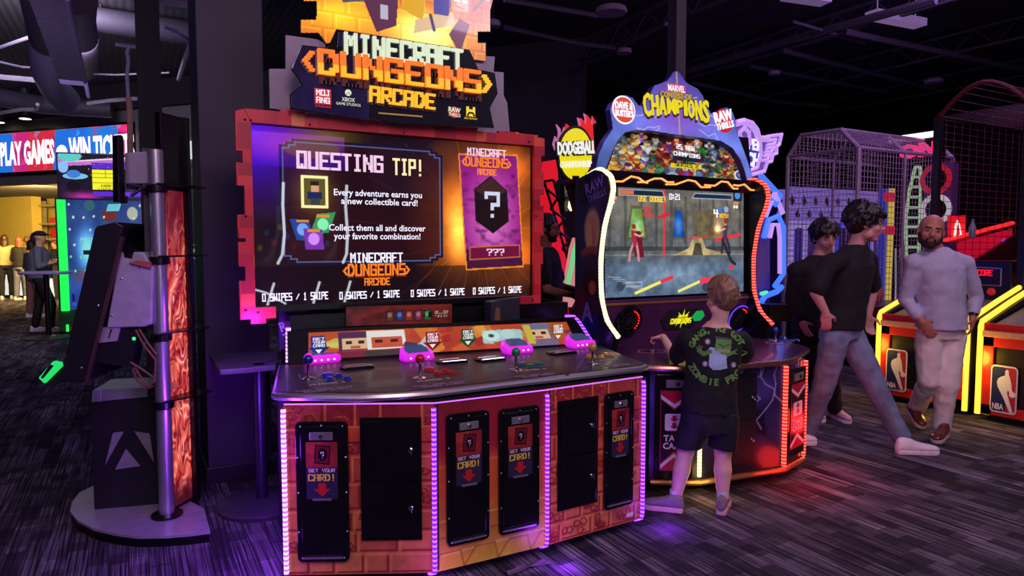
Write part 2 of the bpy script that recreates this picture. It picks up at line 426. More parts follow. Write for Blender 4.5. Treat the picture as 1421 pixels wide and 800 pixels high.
# ceiling beams and joists
def joist(name, p, q, h, w, mt='duct'):
    b = MB(); d = (V(q)-V(p)); e = d.normalized(); s_ = e.cross(ZA).normalized()*w/2
    n = max(1, int(d.length/.55))
    b.box((0,0,0),(0,0,0)); b = MB()
    P0 = V(p); P1 = V(q)
    for z0, z1 in ((0,.03),(h-.03,h)):
        a = [P0-s_+ZA*z0, P0+s_+ZA*z0, P1+s_+ZA*z0, P1-s_+ZA*z0]; c = [x+ZA*(z1-z0) for x in a]
        b.add(a+c, [(0,3,2,1),(4,5,6,7),(0,1,5,4),(1,2,6,5),(2,3,7,6),(3,0,4,7)])
    for i in range(n):
        A = P0+d*(i/n); B = P0+d*((i+.5)/n); Cc = P0+d*((i+1)/n)
        b.cyl(A+ZA*.02, B+ZA*(h-.02), .008, 5); b.cyl(B+ZA*(h-.02), Cc+ZA*.02, .008, 5)
    return setp(b.build(name, M[mt]), kind='structure')
k = 0
for x in (-5.5,-3.2,-.9,1.4,3.7,6.0,8.3,10.6,13):
    joist('trim_%d' % (k+1), (x,-1,CZ-.36), (x,13,CZ-.36), .3, .07); k += 1
def duct(name, pts, r, label, mt='duct', group=None, n=20, bands=True):
    b = MB(); b.tube(pts, r, n)
    if bands:
        P = [V(p) for p in pts]
        for i in range(len(P)-1):
            L = (P[i+1]-P[i]).length; e = (P[i+1]-P[i]).normalized()
            for q in range(1, int(L/1.2)+1): c = P[i]+e*q*1.2; b.cyl(c-e*.02, c+e*.02, r*1.035, n)
    for q in pts[:2]: b.cyl(V(q), V((q[0],q[1],CZ)), .012, 6)
    o = b.build(name, M[mt], auto=True); return setp(o, label, 'duct' if 'duct' in name else 'beam', group)
# ================= big four-player cabinet ========================================================
M['c1_screen'] = pmat('lit_display', 1.0, .015)
M['c1_print'] = pmat('printed_vinyl', 0, .35)
M['c1_lit'] = pmat('backlit_print', 1.15, .25, coat=.6)
M['deck'] = pm('deck_film', (50,45,56), .35, var=.25, scale=5, coat=.1)
M['bezel'] = pm('black_bezel', (12,10,14), .3)
def redblocks():
    m, t, b = nt('red_block_print'); L = t.links.new
    tc = N(t,'ShaderNodeTexCoord'); mp = N(t,'ShaderNodeMapping'); mp.inputs['Scale'].default_value = (15,15,15)
    fl = N(t,'ShaderNodeVectorMath', operation='FLOOR'); wn = N(t,'ShaderNodeTexWhiteNoise')
    L(tc.outputs['Object'], mp.inputs[0]); L(mp.outputs[0], fl.inputs[0]); L(fl.outputs[0], wn.inputs['Vector'])
    mp2 = N(t,'ShaderNodeMapping'); mp2.inputs['Scale'].default_value = (7.5,7.5,5); fl2 = N(t,'ShaderNodeVectorMath', operation='FLOOR'); wn2 = N(t,'ShaderNodeTexWhiteNoise')
    L(tc.outputs['Object'], mp2.inputs[0]); L(mp2.outputs[0], fl2.inputs[0]); L(fl2.outputs[0], wn2.inputs['Vector'])
    ad = N(t,'ShaderNodeMath', operation='ADD'); L(wn.outputs['Value'], ad.inputs[0]); L(wn2.outputs['Value'], ad.inputs[1])
    hf = N(t,'ShaderNodeMath', operation='MULTIPLY'); hf.inputs[1].default_value = .5; L(ad.outputs[0], hf.inputs[0])
    r = N(t,'ShaderNodeValToRGB'); r.color_ramp.interpolation = 'CONSTANT'; el = r.color_ramp.elements
    el[0].color = lin(c8(176,34,44)); el[1].position = .3; el[1].color = lin(c8(214,46,56))
    for p, c in ((.5,(228,64,66)),(.66,(196,40,60)),(.78,(236,100,62)),(.9,(244,150,70))): e = el.new(p); e.color = lin(c8(*c))
    L(hf.outputs[0], r.inputs['Fac']); L(r.outputs['Color'], b.inputs['Base Color']); b.inputs['Roughness'].default_value = .4
    return m
M['redblocks'] = redblocks()
FP = [V((.525,2.905,0)), V((1.079,2.621,0)), V((1.634,2.612,0)), V((2.222,2.642,0))]
cab = empty('arcade_cabinet', (1.4,3.2,0), 'large four-player arcade cabinet with orange brick front, purple light strips and a giant screen', 'arcade machine')
# body
b = MB(); BK = [V((2.46,3.62,0)), V((.62,3.62,0))]
ins = [p+V((0,.02,0)) for p in FP]
b.slab(ins+BK, .05, .79)
b.mat(1).slab([V((.6,2.98,0)), V((1.1,2.72,0)), V((1.62,2.71,0)), V((2.15,2.74,0)), V((2.4,3.6,0)), V((.65,3.6,0))], 0, .06)
b.build('body', [M['black'], M['bezel']], cab)
FA = [vplane(FP[i], FP[i+1]) for i in range(3)]
FL = [(FP[i+1]-FP[i]).length for i in range(3)]
def brickart(w, h, seed, x0):
    """painted stone wall, red at the top to yellow at the foot"""
    cv = CV(w, h, (196,70,60)); f = cv.V
    cv.tint((222,136,84), (202,78,78), np.clip(f*1.3, 0, 1)); cv.tint((0,0,0),(128,28,44), np.ones_like(f), 0)
    cv.mix(np.clip((f-.72)*3.2,0,1), (136,34,48), .8)
    line = (250,150,88)
    rs = random.Random(seed)
    v = 0; row = 0
    while v < 1:
        hh = .125 if v < .3 else .16
        u = -rs.random()*.2
        while u < 1:
            ww = rs.choice((.17,.2,.28,.32)); cshade = rs.uniform(-.12,.1); 
            u0, u1, v0, v1 = u+.012, u+ww-.012, v+.012, v+hh-.01
            base = (255,190,90) if cshade > 0 else (120,20,36)
            cv.rect(u0, v0, u1, v1, base, abs(cshade)*1.2+.05)
            dk = (150,40,44)
            cv.line([(u0,v0),(u1,v0),(u1,v1)], .012, dk, .9); cv.line([(u0,v0),(u0,v1),(u1,v1)], .010, line, .9)
            if rs.random() < .5:
                for q in range(5):
                    cu, cw = rs.uniform(u0+.03,u1-.03), rs.uniform(v0+.02,v1-.02)
                    pts = [(cu+math.cos(a)*.035*rs.uniform(.6,1.3), cw+math.sin(a)*.026*rs.uniform(.6,1.3)) for a in [i*1.256 for i in range(5)]]
                    cv.line(pts+[pts[0]], .010, dk, .95); cv.line([(x+.004,y+.006) for x, y in pts[:3]], .005, line, .7)
            u += ww
        v += hh; row += 1
    # big angular arch stones in the upper half
    for s_ in (-.1, .55):
        cv.poly([(s_+.2,.72),(s_+.32,.86),(s_+.62,.86),(s_+.6,.77),(s_+.36,.77),(s_+.3,.72)], (206,82,60), .85)
        cv.line([(s_+.2,.72),(s_+.32,.86),(s_+.62,.86)], .01, (240,130,80)); cv.line([(s_+.3,.72),(s_+.36,.77),(s_+.6,.77)], .01, (120,26,40))
    cv.noise((14,14), .16, seed)
    return cv
for i in range(3):
    cv = brickart(150, 190, 5+i, 0)
    if i == 1:   # plain centre field, red over orange over yellow
        cv = CV(150, 190, (214,84,56)); cv.tint((226,196,60),(216,96,56), np.clip(cv.V*2.2,0,1)); cv.mix(np.clip((cv.V-.62)*12,0,1), (168,36,62)); cv.mix(np.clip((cv.V-.75)*4,0,1), (132,30,48), .8)
        for vv, cc in ((.62,(236,120,90)),(.3,(240,190,80)),(.1,(250,220,100)),(.2,(180,120,50))): cv.line([(0,vv-.01),(.5,vv),(1,vv+.015)], .012, cc)
        for q in range(4): cv.line([(q*.3-.05,0),(q*.3+.05,.1),(q*.3+.22,.1),(q*.3+.25,.0)], .01, (180,120,50))
        cv.poly([(.55,.66),(.62,.8),(.98,.8),(.98,.66)], (206,70,70), .7); cv.noise((10,10),.12,4)
    panel('front_print', cv, pfn(FA[i], rq(0,FL[i],.05,.79), .003), M['c1_print'], cab)
# card dispenser panels and doors
def dispenser(i, quad, cls):
    pl = FA[i]; q = pl.pp(quad); a0 = (q[0][0]+q[3][0])/2; a1 = (q[1][0]+q[2][0])/2; b0 = (q[2][1]+q[3][1])/2; b1 = (q[0][1]+q[1][1])/2
    w = a1-a0; h = b1-b0
    b = MB(); b.rrect(pl, a0, a1, b0, b1, .022, .003, .018)
    b.rrect(pl, a0+.02, a1-.02, b0+.03, b1-.02, .015, .018, .021)
    o = b.build('card_dispenser', M['gloss_black'], cab, bevel=.003)
    for fu, fv in ((.1,.97),(.5,.975),(.9,.97),(.04,.75),(.96,.75),(.04,.5),(.96,.5),(.04,.22),(.96,.22),(.1,.03),(.5,.025),(.9,.03)):
        b = MB(); b.lathe(pl.P(a0+w*fu, b0+h*fv, .018), [(.0035,0),(.0035,.003),(.001,.0045)], 8, pl.n); b.build('screw', M['screw'], o)
    b = MB(); b.boxp(pl, a0+w*.28, a0+w*.72, b1-h*.125, b1-h*.07, .02, .027); b.build('lock_plate', M['silver'], o, bevel=.001)
    b = MB(); b.lathe(pl.P(a0+w*.5, b1-h*.098, .027), [(.009,0),(.009,.006),(.003,.007)], 14, pl.n); b.build('lock', M['chrome'], o)
    # small poster
    cv = CV(60, 110, (40,34,58)); cv.rect(0,.55,1,1,(150,44,46)); cv.noise((6,6),.2,3); cv.rect(0,.8,.5,1,(196,80,50),.5)
    cv.tint((0,0,0),(44,40,66), np.clip((.6-cv.V)*8,0,1), 0); cv.mix(np.clip((.58-cv.V)*8,0,1), (48,42,70))
    cv.poly([(.25,.63),(.74,.6),(.8,.93),(.3,.96)], (20,12,20)); cv.poly([(.29,.65),(.71,.625),(.76,.91),(.33,.94)], (110,26,40)); cv.poly([(.5,.66),(.66,.72),(.67,.84),(.53,.9),(.4,.84),(.38,.72)], (14,10,16))
    cv.ptext('?', .47,.71,.1,.12,(235,230,240))
    cv.poly([(.38,.28),(.62,.28),(.62,.18),(.76,.18),(.5,.05),(.24,.18),(.38,.18)], (196,36,40))
    A0, A1, B0, B1 = a0+w*.2, a0+w*.8, b0+h*.455, b0+h*.86
    pp = panel('dispenser_poster', cv, pfn(pl, rq(A0,A1,B0,B1), .0225), M['c1_print'], o)
    H = B1-B0; b = MB(); b.ptext('GET YOUR', pl, (A0+A1)/2, B0+H*.475, H*.06, w*.5, .0225, .0235); b.mat(1).ptext('CARD!', pl, (A0+A1)/2, B0+H*.32, H*.12, w*.52, .0225, .0235, fat=1.5)
    b.build('lettering', [M['ink_white'], M['ink_yellow']], pp)
    b = MB(); b.boxp(pl, (A0+A1)/2-w*.18, (A0+A1)/2+w*.18, B0-.004, B0+.003, .021, .03); b.boxp(pl, a0+w*.12, a1-w*.12, b0+h*.028, b0+h*.04, .02, .027); b.build('slot_lip', M['silver'], o)
M['ink_white'] = pm('white_ink', (232,228,240), .5, var=.03); M['ink_yellow'] = pm('yellow_ink', (240,214,80), .5, var=.05)
M['ink_grey'] = pm('grey_ink', (206,184,200), .5, var=.05); M['ink_dim'] = pm('dim_ink', (166,140,166), .5, var=.05)
dispenser(0, [(413,586),(485,583),(485,775),(413,781)], 0)
dispenser(1, [(618,574),(677,569),(677,749),(618,755)], 1)
dispenser(1, [(691,568),(746,561),(746,732),(690,741)], 1)
dispenser(2, [(837,547),(876,541),(876,699),(836,706)], 2)
def cabdoor(i, quad, parent=None, face=None, d=.003, mt='gloss_black', split=.49, locks=(.81,.2)):
    pl = face or FA[i]; q = pl.pp(quad); a0 = (q[0][0]+q[3][0])/2; a1 = (q[1][0]+q[2][0])/2; b0 = (q[2][1]+q[3][1])/2; b1 = (q[0][1]+q[1][1])/2
    w = a1-a0; h = b1-b0; parent = parent or cab
    b = MB(); b.boxp(pl, a0, a1, b0, b1, d, d+.008); o = b.build('door_frame', M[mt], parent, bevel=.002)
    for c0, c1, lv in ((b0+.015, b0+h*split-.004, locks[1]), (b0+h*split+.004, b1-.015, locks[0])):
        b = MB(); b.boxp(pl, a0+.015, a1-.015, c0, c1, d+.008, d+.014); b.build('door', M[mt], o, bevel=.002)
        b = MB(); P = pl.P(a0+w*.82, b0+h*(.74 if c0 > b0+.1 else .27), d+.014)
        b.lathe(P, [(.011,0),(.011,.004),(.007,.006),(.007,.012),(.002,.013)], 14, pl.n)
        b.tube([P+pl.n*.01, P+pl.n*.016-ZA*.016+pl.e1*.004], .002, 6); b.build('lock', M['chrome'], o)
cabdoor(0, [(501,581),(586,577),(585,746),(501,752)])
cabdoor(2, [(774,557),(828,549),(828,697),(771,709)])
# deck
DK = [(.64,3.62),(.50,2.96),(.53,2.915),(.62,2.86),(.8,2.745),(.95,2.70),(1.107,2.671),(1.29,2.68),(1.465,2.69),(1.711,2.685),(2.0,2.685),(2.25,2.69),(2.31,2.72),(2.335,2.80),(2.52,3.48),(2.5,3.62)]
DZ = .83
b = MB(); b.slab([V((x,y,0)) for x, y in DK], .795, DZ-.001); o = b.build('control_deck', M['deck'], cab)
b = MB(); b.tube([V((x,y,.812)) for x, y in DK], .017, 8, closed=True); b.build('edge_trim', M['silver'], cab, auto=True)
# printed deck art: dark rectangles and text
DP = Plane((0,0,DZ), (1,0,0), (0,1,0))
def dk(px, py): g = G(px, py, DZ); return g
cv = CV(190, 90, (52,46,56)); cv.noise((5,9), .35, 8); cv.noise((3,3), .3, 2)
rs = random.Random(3)
for q in range(26): u, v_ = rs.random(), rs.random(); cv.rect(u, v_, u+rs.uniform(.03,.12), v_+rs.uniform(.04,.12), rs.choice(((30,26,36),(76,62,70),(92,50,54),(44,40,52))), .35)
cv.rect(0,.93,1,1,(120,44,40),.5)
def deckmap(u, v):
    y = 2.70+(3.58-2.70)*v
    if y < 2.96: x0 = .54+(2.95-y)*1.75-.03
    else: x0 = .53+(y-2.96)*.2
    x1 = 2.29+(y-2.72)*.262
    return V((x0+(x1-x0)*u, y, DZ+.0005))
panel('deck_print', cv, deckmap, pmat('deck_vinyl', 0, .42, coat=.08), cab)
# light strips on the front corners
def strip(pts, mt, parent, r=.011, ch=None, chan=True, n=8):
    b = MB(); b.tube(pts, r, n); o = b.build('light_strip', M[mt], parent, auto=True)
    return o
for i, p in enumerate(FP):
    nrm = (V((-.45,-.9,0)), V((-.2,-1,0)), V((.0,-1,0)), V((.45,-.9,0)))[i].normalized()
    a = p+nrm*.012; z0 = .06
    pts = [a+ZA*z0, a+ZA*.4, a+ZA*.74, a-nrm*.004+ZA*.765]
    if i in (1,2,3): pts = [a-nrm*.03+V((-.02,0,.04)), a-nrm*.004+ZA*.055, a+ZA*.08]+pts[1:]
    strip(pts, 'led_white' if i == 0 else 'led_purple', cab, .0105)
    b = MB(); b.tube([p+nrm*.002+V((.016,0,.06)), p+nrm*.002+V((.016,0,.78))], .006, 6); b.build('strip_channel', M['dark_grey'], cab)
b = MB(); b.tube([p+V((0,-.006,.785)) for p in FP], .003, 6); b.build('light_strip', em('violet_line', (190,110,255), 1.4), cab)
# backsplash with art
BS = vplane(G(400,507,DZ), G(822,478,DZ), DZ); BW = (G(822,478,DZ)-G(400,507,DZ)).length
q = BS.pp([(428,500),(800,477),(786,447),(428,462)])
ZT = q[3][1]
b = MB(); b.prism(BS, [(.0,0),(BW-.02,0),(BW-.13,ZT+.012),(.0,ZT+.012)], -.03, -.004); b.build('backsplash', M['bezel'], cab)
cv = CV(330, 42, (196,74,40)); cv.tint((206,96,38),(178,46,40), vnoise(42,330,(2,7),2,5))
rs = random.Random(11)
for q_ in range(34):
    u = rs.random(); v_ = rs.random(); c = rs.choice(((240,150,40),(224,84,30),(250,190,70),(160,34,34),(236,120,40)))
    cv.poly([(u,v_-.3),(u+.05,v_-.1),(u+.04,v_+.35),(u-.02,v_+.1)], c, .6)
def blockman(cv, u, col, hat, skin=(236,190,150), s=1.0):
    a = .055*s
    cv.rect(u-a, .25, u+a, .97, hat); cv.rect(u-a*.8, .3, u+a*.8, .72, skin); cv.rect(u-a*.6,.5,u-a*.2,.62,(60,30,30)); cv.rect(u+a*.2,.5,u+a*.6,.62,(60,30,30)); cv.rect(u-a*.3,.34,u+a*.3,.42,(190,90,70)); cv.rect(u-a*1.2,0,u+a*1.2,.24,col)
cv.poly([(.02,.5),(.09,.75),(.13,.62),(.2,.7),(.2,.5),(.1,.35)], (210,190,90)); cv.line([(.05,.5),(.25,.55)], .16, (224,214,110)); cv.line([(.1,.2),(.16,.85)], .1, (120,40,40))
blockman(cv, .155, (130,40,60), (86,40,84)); blockman(cv, .265, (70,60,60), (244,240,232), (214,90,50), 1.25)
cv.poly([(.3,.05),(.33,.5),(.37,.42),(.385,.05)], (70,60,66)); cv.poly([(.37,.3),(.42,.8),(.44,.75),(.42,.2)], (196,206,204))
for v0_ in range(5): cv.poly([(.62+.03*v0_,.25+.1*(v0_%2)),(.66+.03*v0_,.2),(.67+.03*v0_,.75),(.63+.03*v0_,.8)], (170,214,214)); cv.ell(.66,.55,.035,.22,(206,240,236)).ell(.73,.6,.03,.2,(190,226,226)).ell(.66,.55,.012,.08,(60,80,90))
cv.poly([(.66,.25),(.74,.4),(.8,.25),(.76,.0),(.68,.0)], (196,70,34)); blockman(cv, .855, (120,110,140), (110,116,150), s=1.05); cv.rect(.8,.1,.83,.95,(214,190,70)); cv.line([(.94,.45),(1.0,.6)], .14, (110,60,70))
q = BS.pp([(428,500),(800,477),(786,447),(428,462)])
panel('backsplash_art', cv, pfn(BS, q, .001), pmat('backsplash_print', .8, .3), cab)
def arrowsign(px, py, cs, name='card_arrow'):
    pl = BS; a, b_ = pl.pix(px, py); s = .04
    m0 = pm(name+str(cs), cs, .5)
    b = MB(); b.prism(pl, [(a-s,b_+s*1.15),(a+s*.8,b_+s*1.2),(a+s*1.05,b_-s*.3),(a+s*1.5,b_-s*.3),(a,b_-s*1.5),(a-s*1.4,b_-s*.3),(a-s*.95,b_-s*.3)], .001, .004)
    b.mat(1)
    for k_, w_ in enumerate(('GET','YOUR','CARD')): b.ptext(w_, pl, a+.002, b_+s*(.62-.45*k_), s*.36, s*1.5, .004, .005, fat=1.5)
    b.prism(pl, [(a-s*.45,b_-s*.6),(a+s*.45,b_-s*.6),(a,b_-s*1.15)], .004, .005)
    b.build('card_arrow', [m0, M['ink_glow']], cab)
M['ink_glow'] = em('white_glow_ink', (250,245,250), .8)
for px, py, c in ((442,479,(28,90,170)),(600,472,(190,40,44)),(649,468,(40,140,60)),(774,460,(214,170,40))): arrowsign(px, py, c)
# side wings with strips
A = G(399,505,DZ)
strip([PY(400,503,A.y), PY(400,480,A.y), PY(400,455,A.y)], 'led_white', cab, .013)
B0 = G(822,476,DZ)
strip([PY(821,474,B0.y), PY(811,458,B0.y), PY(803,446,B0.y), PY(797,440,B0.y), PY(785,439,B0.y)], 'led_purple', cab, .011)
# recess behind, under the screen
YR = 3.80
b = MB(); b.box((.70,3.64,.75),(2.44,3.9,1.08)); b.mat(0).box((.84,3.72,.05),(2.40,4.1,1.08)); b.build('rear_box', M['bezel'], cab)
RP = vplane(V((.5,3.63,0)), V((2.6,3.63,0)))
def rpp(pts): return RP.pp(pts)
cv = CV(150, 28, (96,26,26)); cv.noise((4,12),.7,5); cv.mix(np.clip(cv.U*2-.1,0,1)*np.clip(2.2-cv.U*1.6,0,1), (176,60,44), .5)
for i, c in enumerate(((110,70,50),(50,70,150),(170,60,50),(150,60,90),(50,130,60))):
    u = .36+.09*i; cv.poly([(u,.15),(u+.075,.18),(u+.07,.75),(u-.005,.7)], (20,16,24)); cv.poly([(u+.008,.2),(u+.068,.22),(u+.063,.7),(u+.003,.66)], c); cv.ell(u+.035,.5,.02,.13,tuple(min(255,x+70) for x in c))
cv.rect(.76,.3,.8,.6,(30,26,30)); cv.ptext('COLLECT', .83,.5,.13,.14,(220,210,200)); cv.ptext('THEM ALL', .83,.3,.13,.12,(220,210,200))
panel('banner_poster', cv, pfn(RP, rpp([(480,453),(627,448),(627,422),(480,426)]), .002), pmat('dim_backlit', .5, .2), cab)
b = MB(); q = rpp([(672,447),(687,447),(687,416),(672,418)]); b.prism(RP, q, 0, .09); q = rpp([(688,446),(716,444),(716,412),(688,415)]); b.prism(RP, q, 0, .05)
b.build('payment_box', M['dark_grey'], cab, bevel=.003)
b = MB(); q = rpp([(676,445),(684,444),(684,428),(681,424),(678,428)]); b.prism(RP, q, .09, .092); b.build('payment_sticker', M['gold'], cab)
strip([PY(717,446,3.6), PY(717,424,3.6)], 'led_red', cab, .006)
pz = vplane(V((0,3.80,0)), V((1,3.80,0))); q = pz.pp([(388,486),(428,484),(428,426),(388,428)]); b = MB(); b.boxp(pz, q[0][0], q[1][0], q[0][1], q[2][1], -.04, 0); ps = b.build('rear_poster', pm('poster_violet', (52,30,84), .4), cab)
b = MB(); zc = (q[0][1]+q[2][1])/2; xc = (q[0][0]+q[1][0])/2; b.mat(1).lathe(pz.P(xc,zc+.02,.0), [(.055,0),(.055,.002),(.01,.003)], 20, pz.n); b.mat(0).text('RAW', pz, xc, zc+.005, .05, .003, .006, w=.14, bold=.03, rot=.3); b.text('THRILLS', pz, xc+.01, zc-.045, .035, .003, .006, w=.13, bold=.03, rot=.3); b.build('poster_lettering', [pm('poster_lilac', (190,160,230), .5), pm('poster_red', (170,30,50), .5)], ps)
# giant screen
SP = vplane(V((0,3.72,0)), V((1,3.72,0)))
S0, S1, Z0, Z1 = .54, 2.20, 1.132, 2.064
b = MB(); b.boxp(SP, S0-.03, S1+.03, Z0-.035, Z1+.03, -.10, -.004)
b.boxp(SP, S0-.035, S0, Z0-.03, Z1+.03, -.004, .012); b.boxp(SP, S1, S1+.03, Z0-.03, Z1+.03, -.004, .012); b.boxp(SP, S0-.035, S1+.03, Z0-.035, Z0, -.004, .012); b.boxp(SP, S0-.035, S1+.03, Z1, Z1+.03, -.004, .012)
scr = b.build('screen_housing', M['bezel'], cab, bevel=.002)
W_, H_ = 440, 248
cv = CV(W_, H_, (24,8,12)); U, V_ = cv.U, cv.V
cv.mix(np.clip(1-cv.d(.82,.52,.34,.62),0,1)**.7, (250,120,20)); cv.glow(.70,.45,.05,.2,(255,190,90),.8); cv.glow(.93,.86,.1,.12,(230,110,20),.5); cv.glow(.95,.2,.09,.2,(200,90,10),.4)
nz = vnoise(H_, W_, (7,10), 3, 9); cv.a[..., :3] *= (.65+.7*nz)[..., None]
for q_ in range(16):
    a_ = math.radians(-80+q_*23); cv.line([(.8,.4),(.8+math.cos(a_)*.5, .4+math.sin(a_)*.7)], .006, (255,170,60), .22)
cv.mix(((V_ < .21)&(U > .0)).astype(float), (24,10,14), .55); 
for q_ in range(7): cv.line([(.62+q_*.06,.23),(.52+q_*.1,.05)], .006, (220,110,30), .25)
# top-left violet reflection painted into the screen picture
cv.mix(np.clip(1-cv.d(.0,.98,.30,.55),0,1), (86,20,255), .95); cv.mix(np.clip(1-cv.d(.13,.9,.2,.13),0,1), (190,60,190), .75); cv.mix(np.clip(1-cv.d(.24,.97,.15,.1),0,1), (150,130,30), .6)
# dialogue box
def notch(a0,a1,b0,b1,e=.018):
    f = e*H_/W_*1.9
    return [(a0,b0+2*e),(a0+f,b0+2*e),(a0+f,b0+e),(a0+2*f,b0+e),(a0+2*f,b0),(a1-2*f,b0),(a1-2*f,b0+e),(a1-f,b0+e),(a1-f,b0+2*e),(a1,b0+2*e),(a1,b1-2*e),(a1-f,b1-2*e),(a1-f,b1-e),(a1-2*f,b1-e),(a1-2*f,b1),(a0+2*f,b1),(a0+2*f,b1-e),(a0+f,b1-e),(a0+f,b1-2*e),(a0,b1-2*e)]
P_ = notch(.085,.635,.23,.935); m_ = cv.inpoly(P_).astype(float)
cv.mix(m_, (38,10,18), .66); cv.mix(m_*np.clip((.3-np.abs(V_-.35)),0,1), (80,16,18), .5)
cv.line(P_+[P_[0]], .012, (14,14,40)); P2 = notch(.092,.628,.242,.923); cv.line(P2+[P2[0]], .006, (96,110,170))
# card in the little yellow frame
cy0 = -.058; cv.glow(.19,.7+cy0,.06,.12,(255,230,60),.35); cv.rect(.148,.61+cy0,.233,.795+cy0,(255,246,170)); cv.rect(.156,.625+cy0,.225,.78+cy0,(96,86,40)); cv.rect(.178,.70+cy0,.203,.75+cy0,(214,160,120)); cv.rect(.176,.74+cy0,.205,.765+cy0,(40,30,30)); cv.rect(.168,.665+cy0,.213,.705+cy0,(30,40,90)); cv.rect(.176,.63+cy0,.206,.668+cy0,(60,60,70))
for (cx_, cy_, c, r_) in ((.15,.43,(30,70,150),-.1),(.215,.46,(50,150,90),.12),(.185,.375,(120,50,170),-.03)):
    cv.poly([(cx_-.03-r_*.1,cy_-.06),(cx_+.03-r_*.1,cy_-.06+r_*.1),(cx_+.03+r_*.1,cy_+.06+r_*.1),(cx_-.03+r_*.1,cy_+.06)], c); cv.ell(cx_,cy_,.018,.035,tuple(min(255,x+90) for x in c)); cv.rect(cx_-.02,cy_+.04,cx_+.02,cy_+.055,(230,140,40))
# mystery card
cq = [(.728,.175),(.972,.19),(.945,.945),(.70,.925)]
cv.poly(cq, (236,140,40)); ci = [(.733,.185),(.967,.2),(.940,.935),(.705,.915)]; cv.mix(cv.inpoly(ci).astype(float), (150,30,130)); 
mk = cv.inpoly(ci).astype(float); cv.mix(mk*np.clip(1-cv.d(.835,.5,.13,.4),0,1), (230,130,210)); cv.mix(mk*np.clip(vnoise(H_,W_,(30,40),2,4)-.5,0,1)*1.4, (60,10,60)); cv.mix(mk*(V_ < .31), (56,16,44), .85); cv.mix(mk*np.clip((V_-.8)*6,0,1), (110,20,110), .6)
hx = [(.84,.42),(.905,.50),(.898,.70),(.83,.79),(.765,.70),(.770,.50)]
cv.poly(hx, (30,14,16)); cv.poly([(.83,.79),(.898,.70),(.835,.63),(.765,.70)], (62,34,26)); cv.line([(.835,.63),(.84,.42)], .006, (14,8,8)); cv.line(hx+[hx[0]], .006, (16,8,12))
cv.ptext('?', .805,.52,.062,.17,(208,214,240))
cv.poly([(.745,.245),(.955,.26),(.953,.34),(.745,.325)], (110,14,60)); cv.line([(.745,.245),(.955,.26),(.953,.34),(.745,.325),(.745,.245)], .008, (200,110,40))
panel('screen_picture', cv, pfn(SP, rq(S0,S1,Z0,Z1), .004), M['c1_screen'], scr)
X = lambda u: S0+(S1-S0)*u
Y = lambda v: Z0+(Z1-Z0)*v
M['t_white'] = em('screen_white', (240,240,255), 1.0); M['t_cream'] = em('screen_cream', (250,226,170), 1.0); M['t_pink'] = em('screen_pinkwhite', (236,200,226), .95); M['t_orange'] = em('screen_orange', (250,130,30), 1.0); M['t_dorange'] = em('screen_brown', (150,50,20), .9); M['t_yellow'] = em('screen_yellow', (252,210,60), 1.0); M['t_red'] = em('screen_red', (220,30,40), 1.0)
def span(pl, x0, x1, y, ht, st, px=True, d0=.004, d1=.006, fat=1.4, b=None, bold=.012):
    """lettering that runs from x0 to x1, ht in metres"""
    A = pl.pix(x0, y); B = pl.pix(x1, y+(340-y)*(x1-x0)/(2400-x0))
    if px: b.ptext(st, pl, A[0], A[1], ht, B[0]-A[0], d0, d1, fat=fat, align='L')
    else: b.text(st, pl, A[0], A[1], ht, d0, d1, w=B[0]-A[0], bold=bold, align='L')
b = MB(); span(SP, 412, 531, 234, .095, 'QUESTING', b=b, fat=1.6); b.build('screen_title', M['t_pink'], scr)
b = MB(); span(SP, 545, 587, 243, .095, 'TIP!', b=b, fat=1.6); b.build('screen_title', M['t_cream'], scr)
for st, x0, x1, y in (('Every adventure earns you',463,585,271),('a new collectible card!',473,579,283),('Collect them all and discover',456,590,320),('your favorite combination!',463,583,332)):
    b = MB(); span(SP, x0, x1, y, .034, st, False, b=b, bold=.016); b.build('screen_text', M['t_white'], scr)
for x0, x1, y in ((364,455,419),(471,554,416),(570,644,412.5),(656,723,409)):
    b = MB(); span(SP, x0, x1, y, .042, '0 SWIPES / 1 SWIPE', b=b, fat=1.6); b.build('swipe_counter', M['t_white'], scr)
def logo(pl, a, c, w, d0, mts, parent, rows=3, thick=.004, rise=0.0):
    """three-line blocky title"""
    b = MB(); h = w*.16
    b.mat(0).ptext('MINECRAFT', pl, a, c+h*1.55, h*.95, w*.82, d0, d0+thick, fat=1.3)
    b.mat(2).ptext('DUNGEONS', pl, a, c+h*.18, h*1.2, w*.9, d0, d0+thick*.6, fat=1.6)
    b.mat(1).ptext('DUNGEONS', pl, a, c+h*.32, h*1.15, w*.9, d0, d0+thick, fat=1.3)
    b.ptext('<', pl, a-w*.49, c+h*.4, h*.8, w*.07, d0, d0+thick); b.ptext('>', pl, a+w*.49, c+h*.4, h*.8, w*.07, d0, d0+thick)
    b.mat(1).ptext('ARCADE', pl, a, c-h*.62, h*.72, w*.4, d0, d0+thick, fat=1.3)
    return b.build('title_lettering', mts, parent)
TM = [M['t_white'], M['t_orange'], M['t_dorange']]
logo(SP, X(.395), Y(.135), .37, .004, TM, scr)
logo(SP, X(.815), Y(.83), .32, .004, [M['t_pink'], M['t_orange'], M['t_dorange']], scr)
b = MB(); b.ptext('???', SP, X(.85), Y(.27), .042, .12, .004, .006, fat=1.4); b.build('screen_text', M['t_pink'], scr)
# stepped red frame
FRP = vplane(V((0,3.70,0)), V((1,3.70,0)))
def fr(pts): return FRP.pp(pts, .0)
b = MB()
def pol(pts): b.prism(FRP, fr(pts), .0, .03)
a0, a1, b0, b1 = S0-.004, S1+.004, Z0-.004, Z1+.004
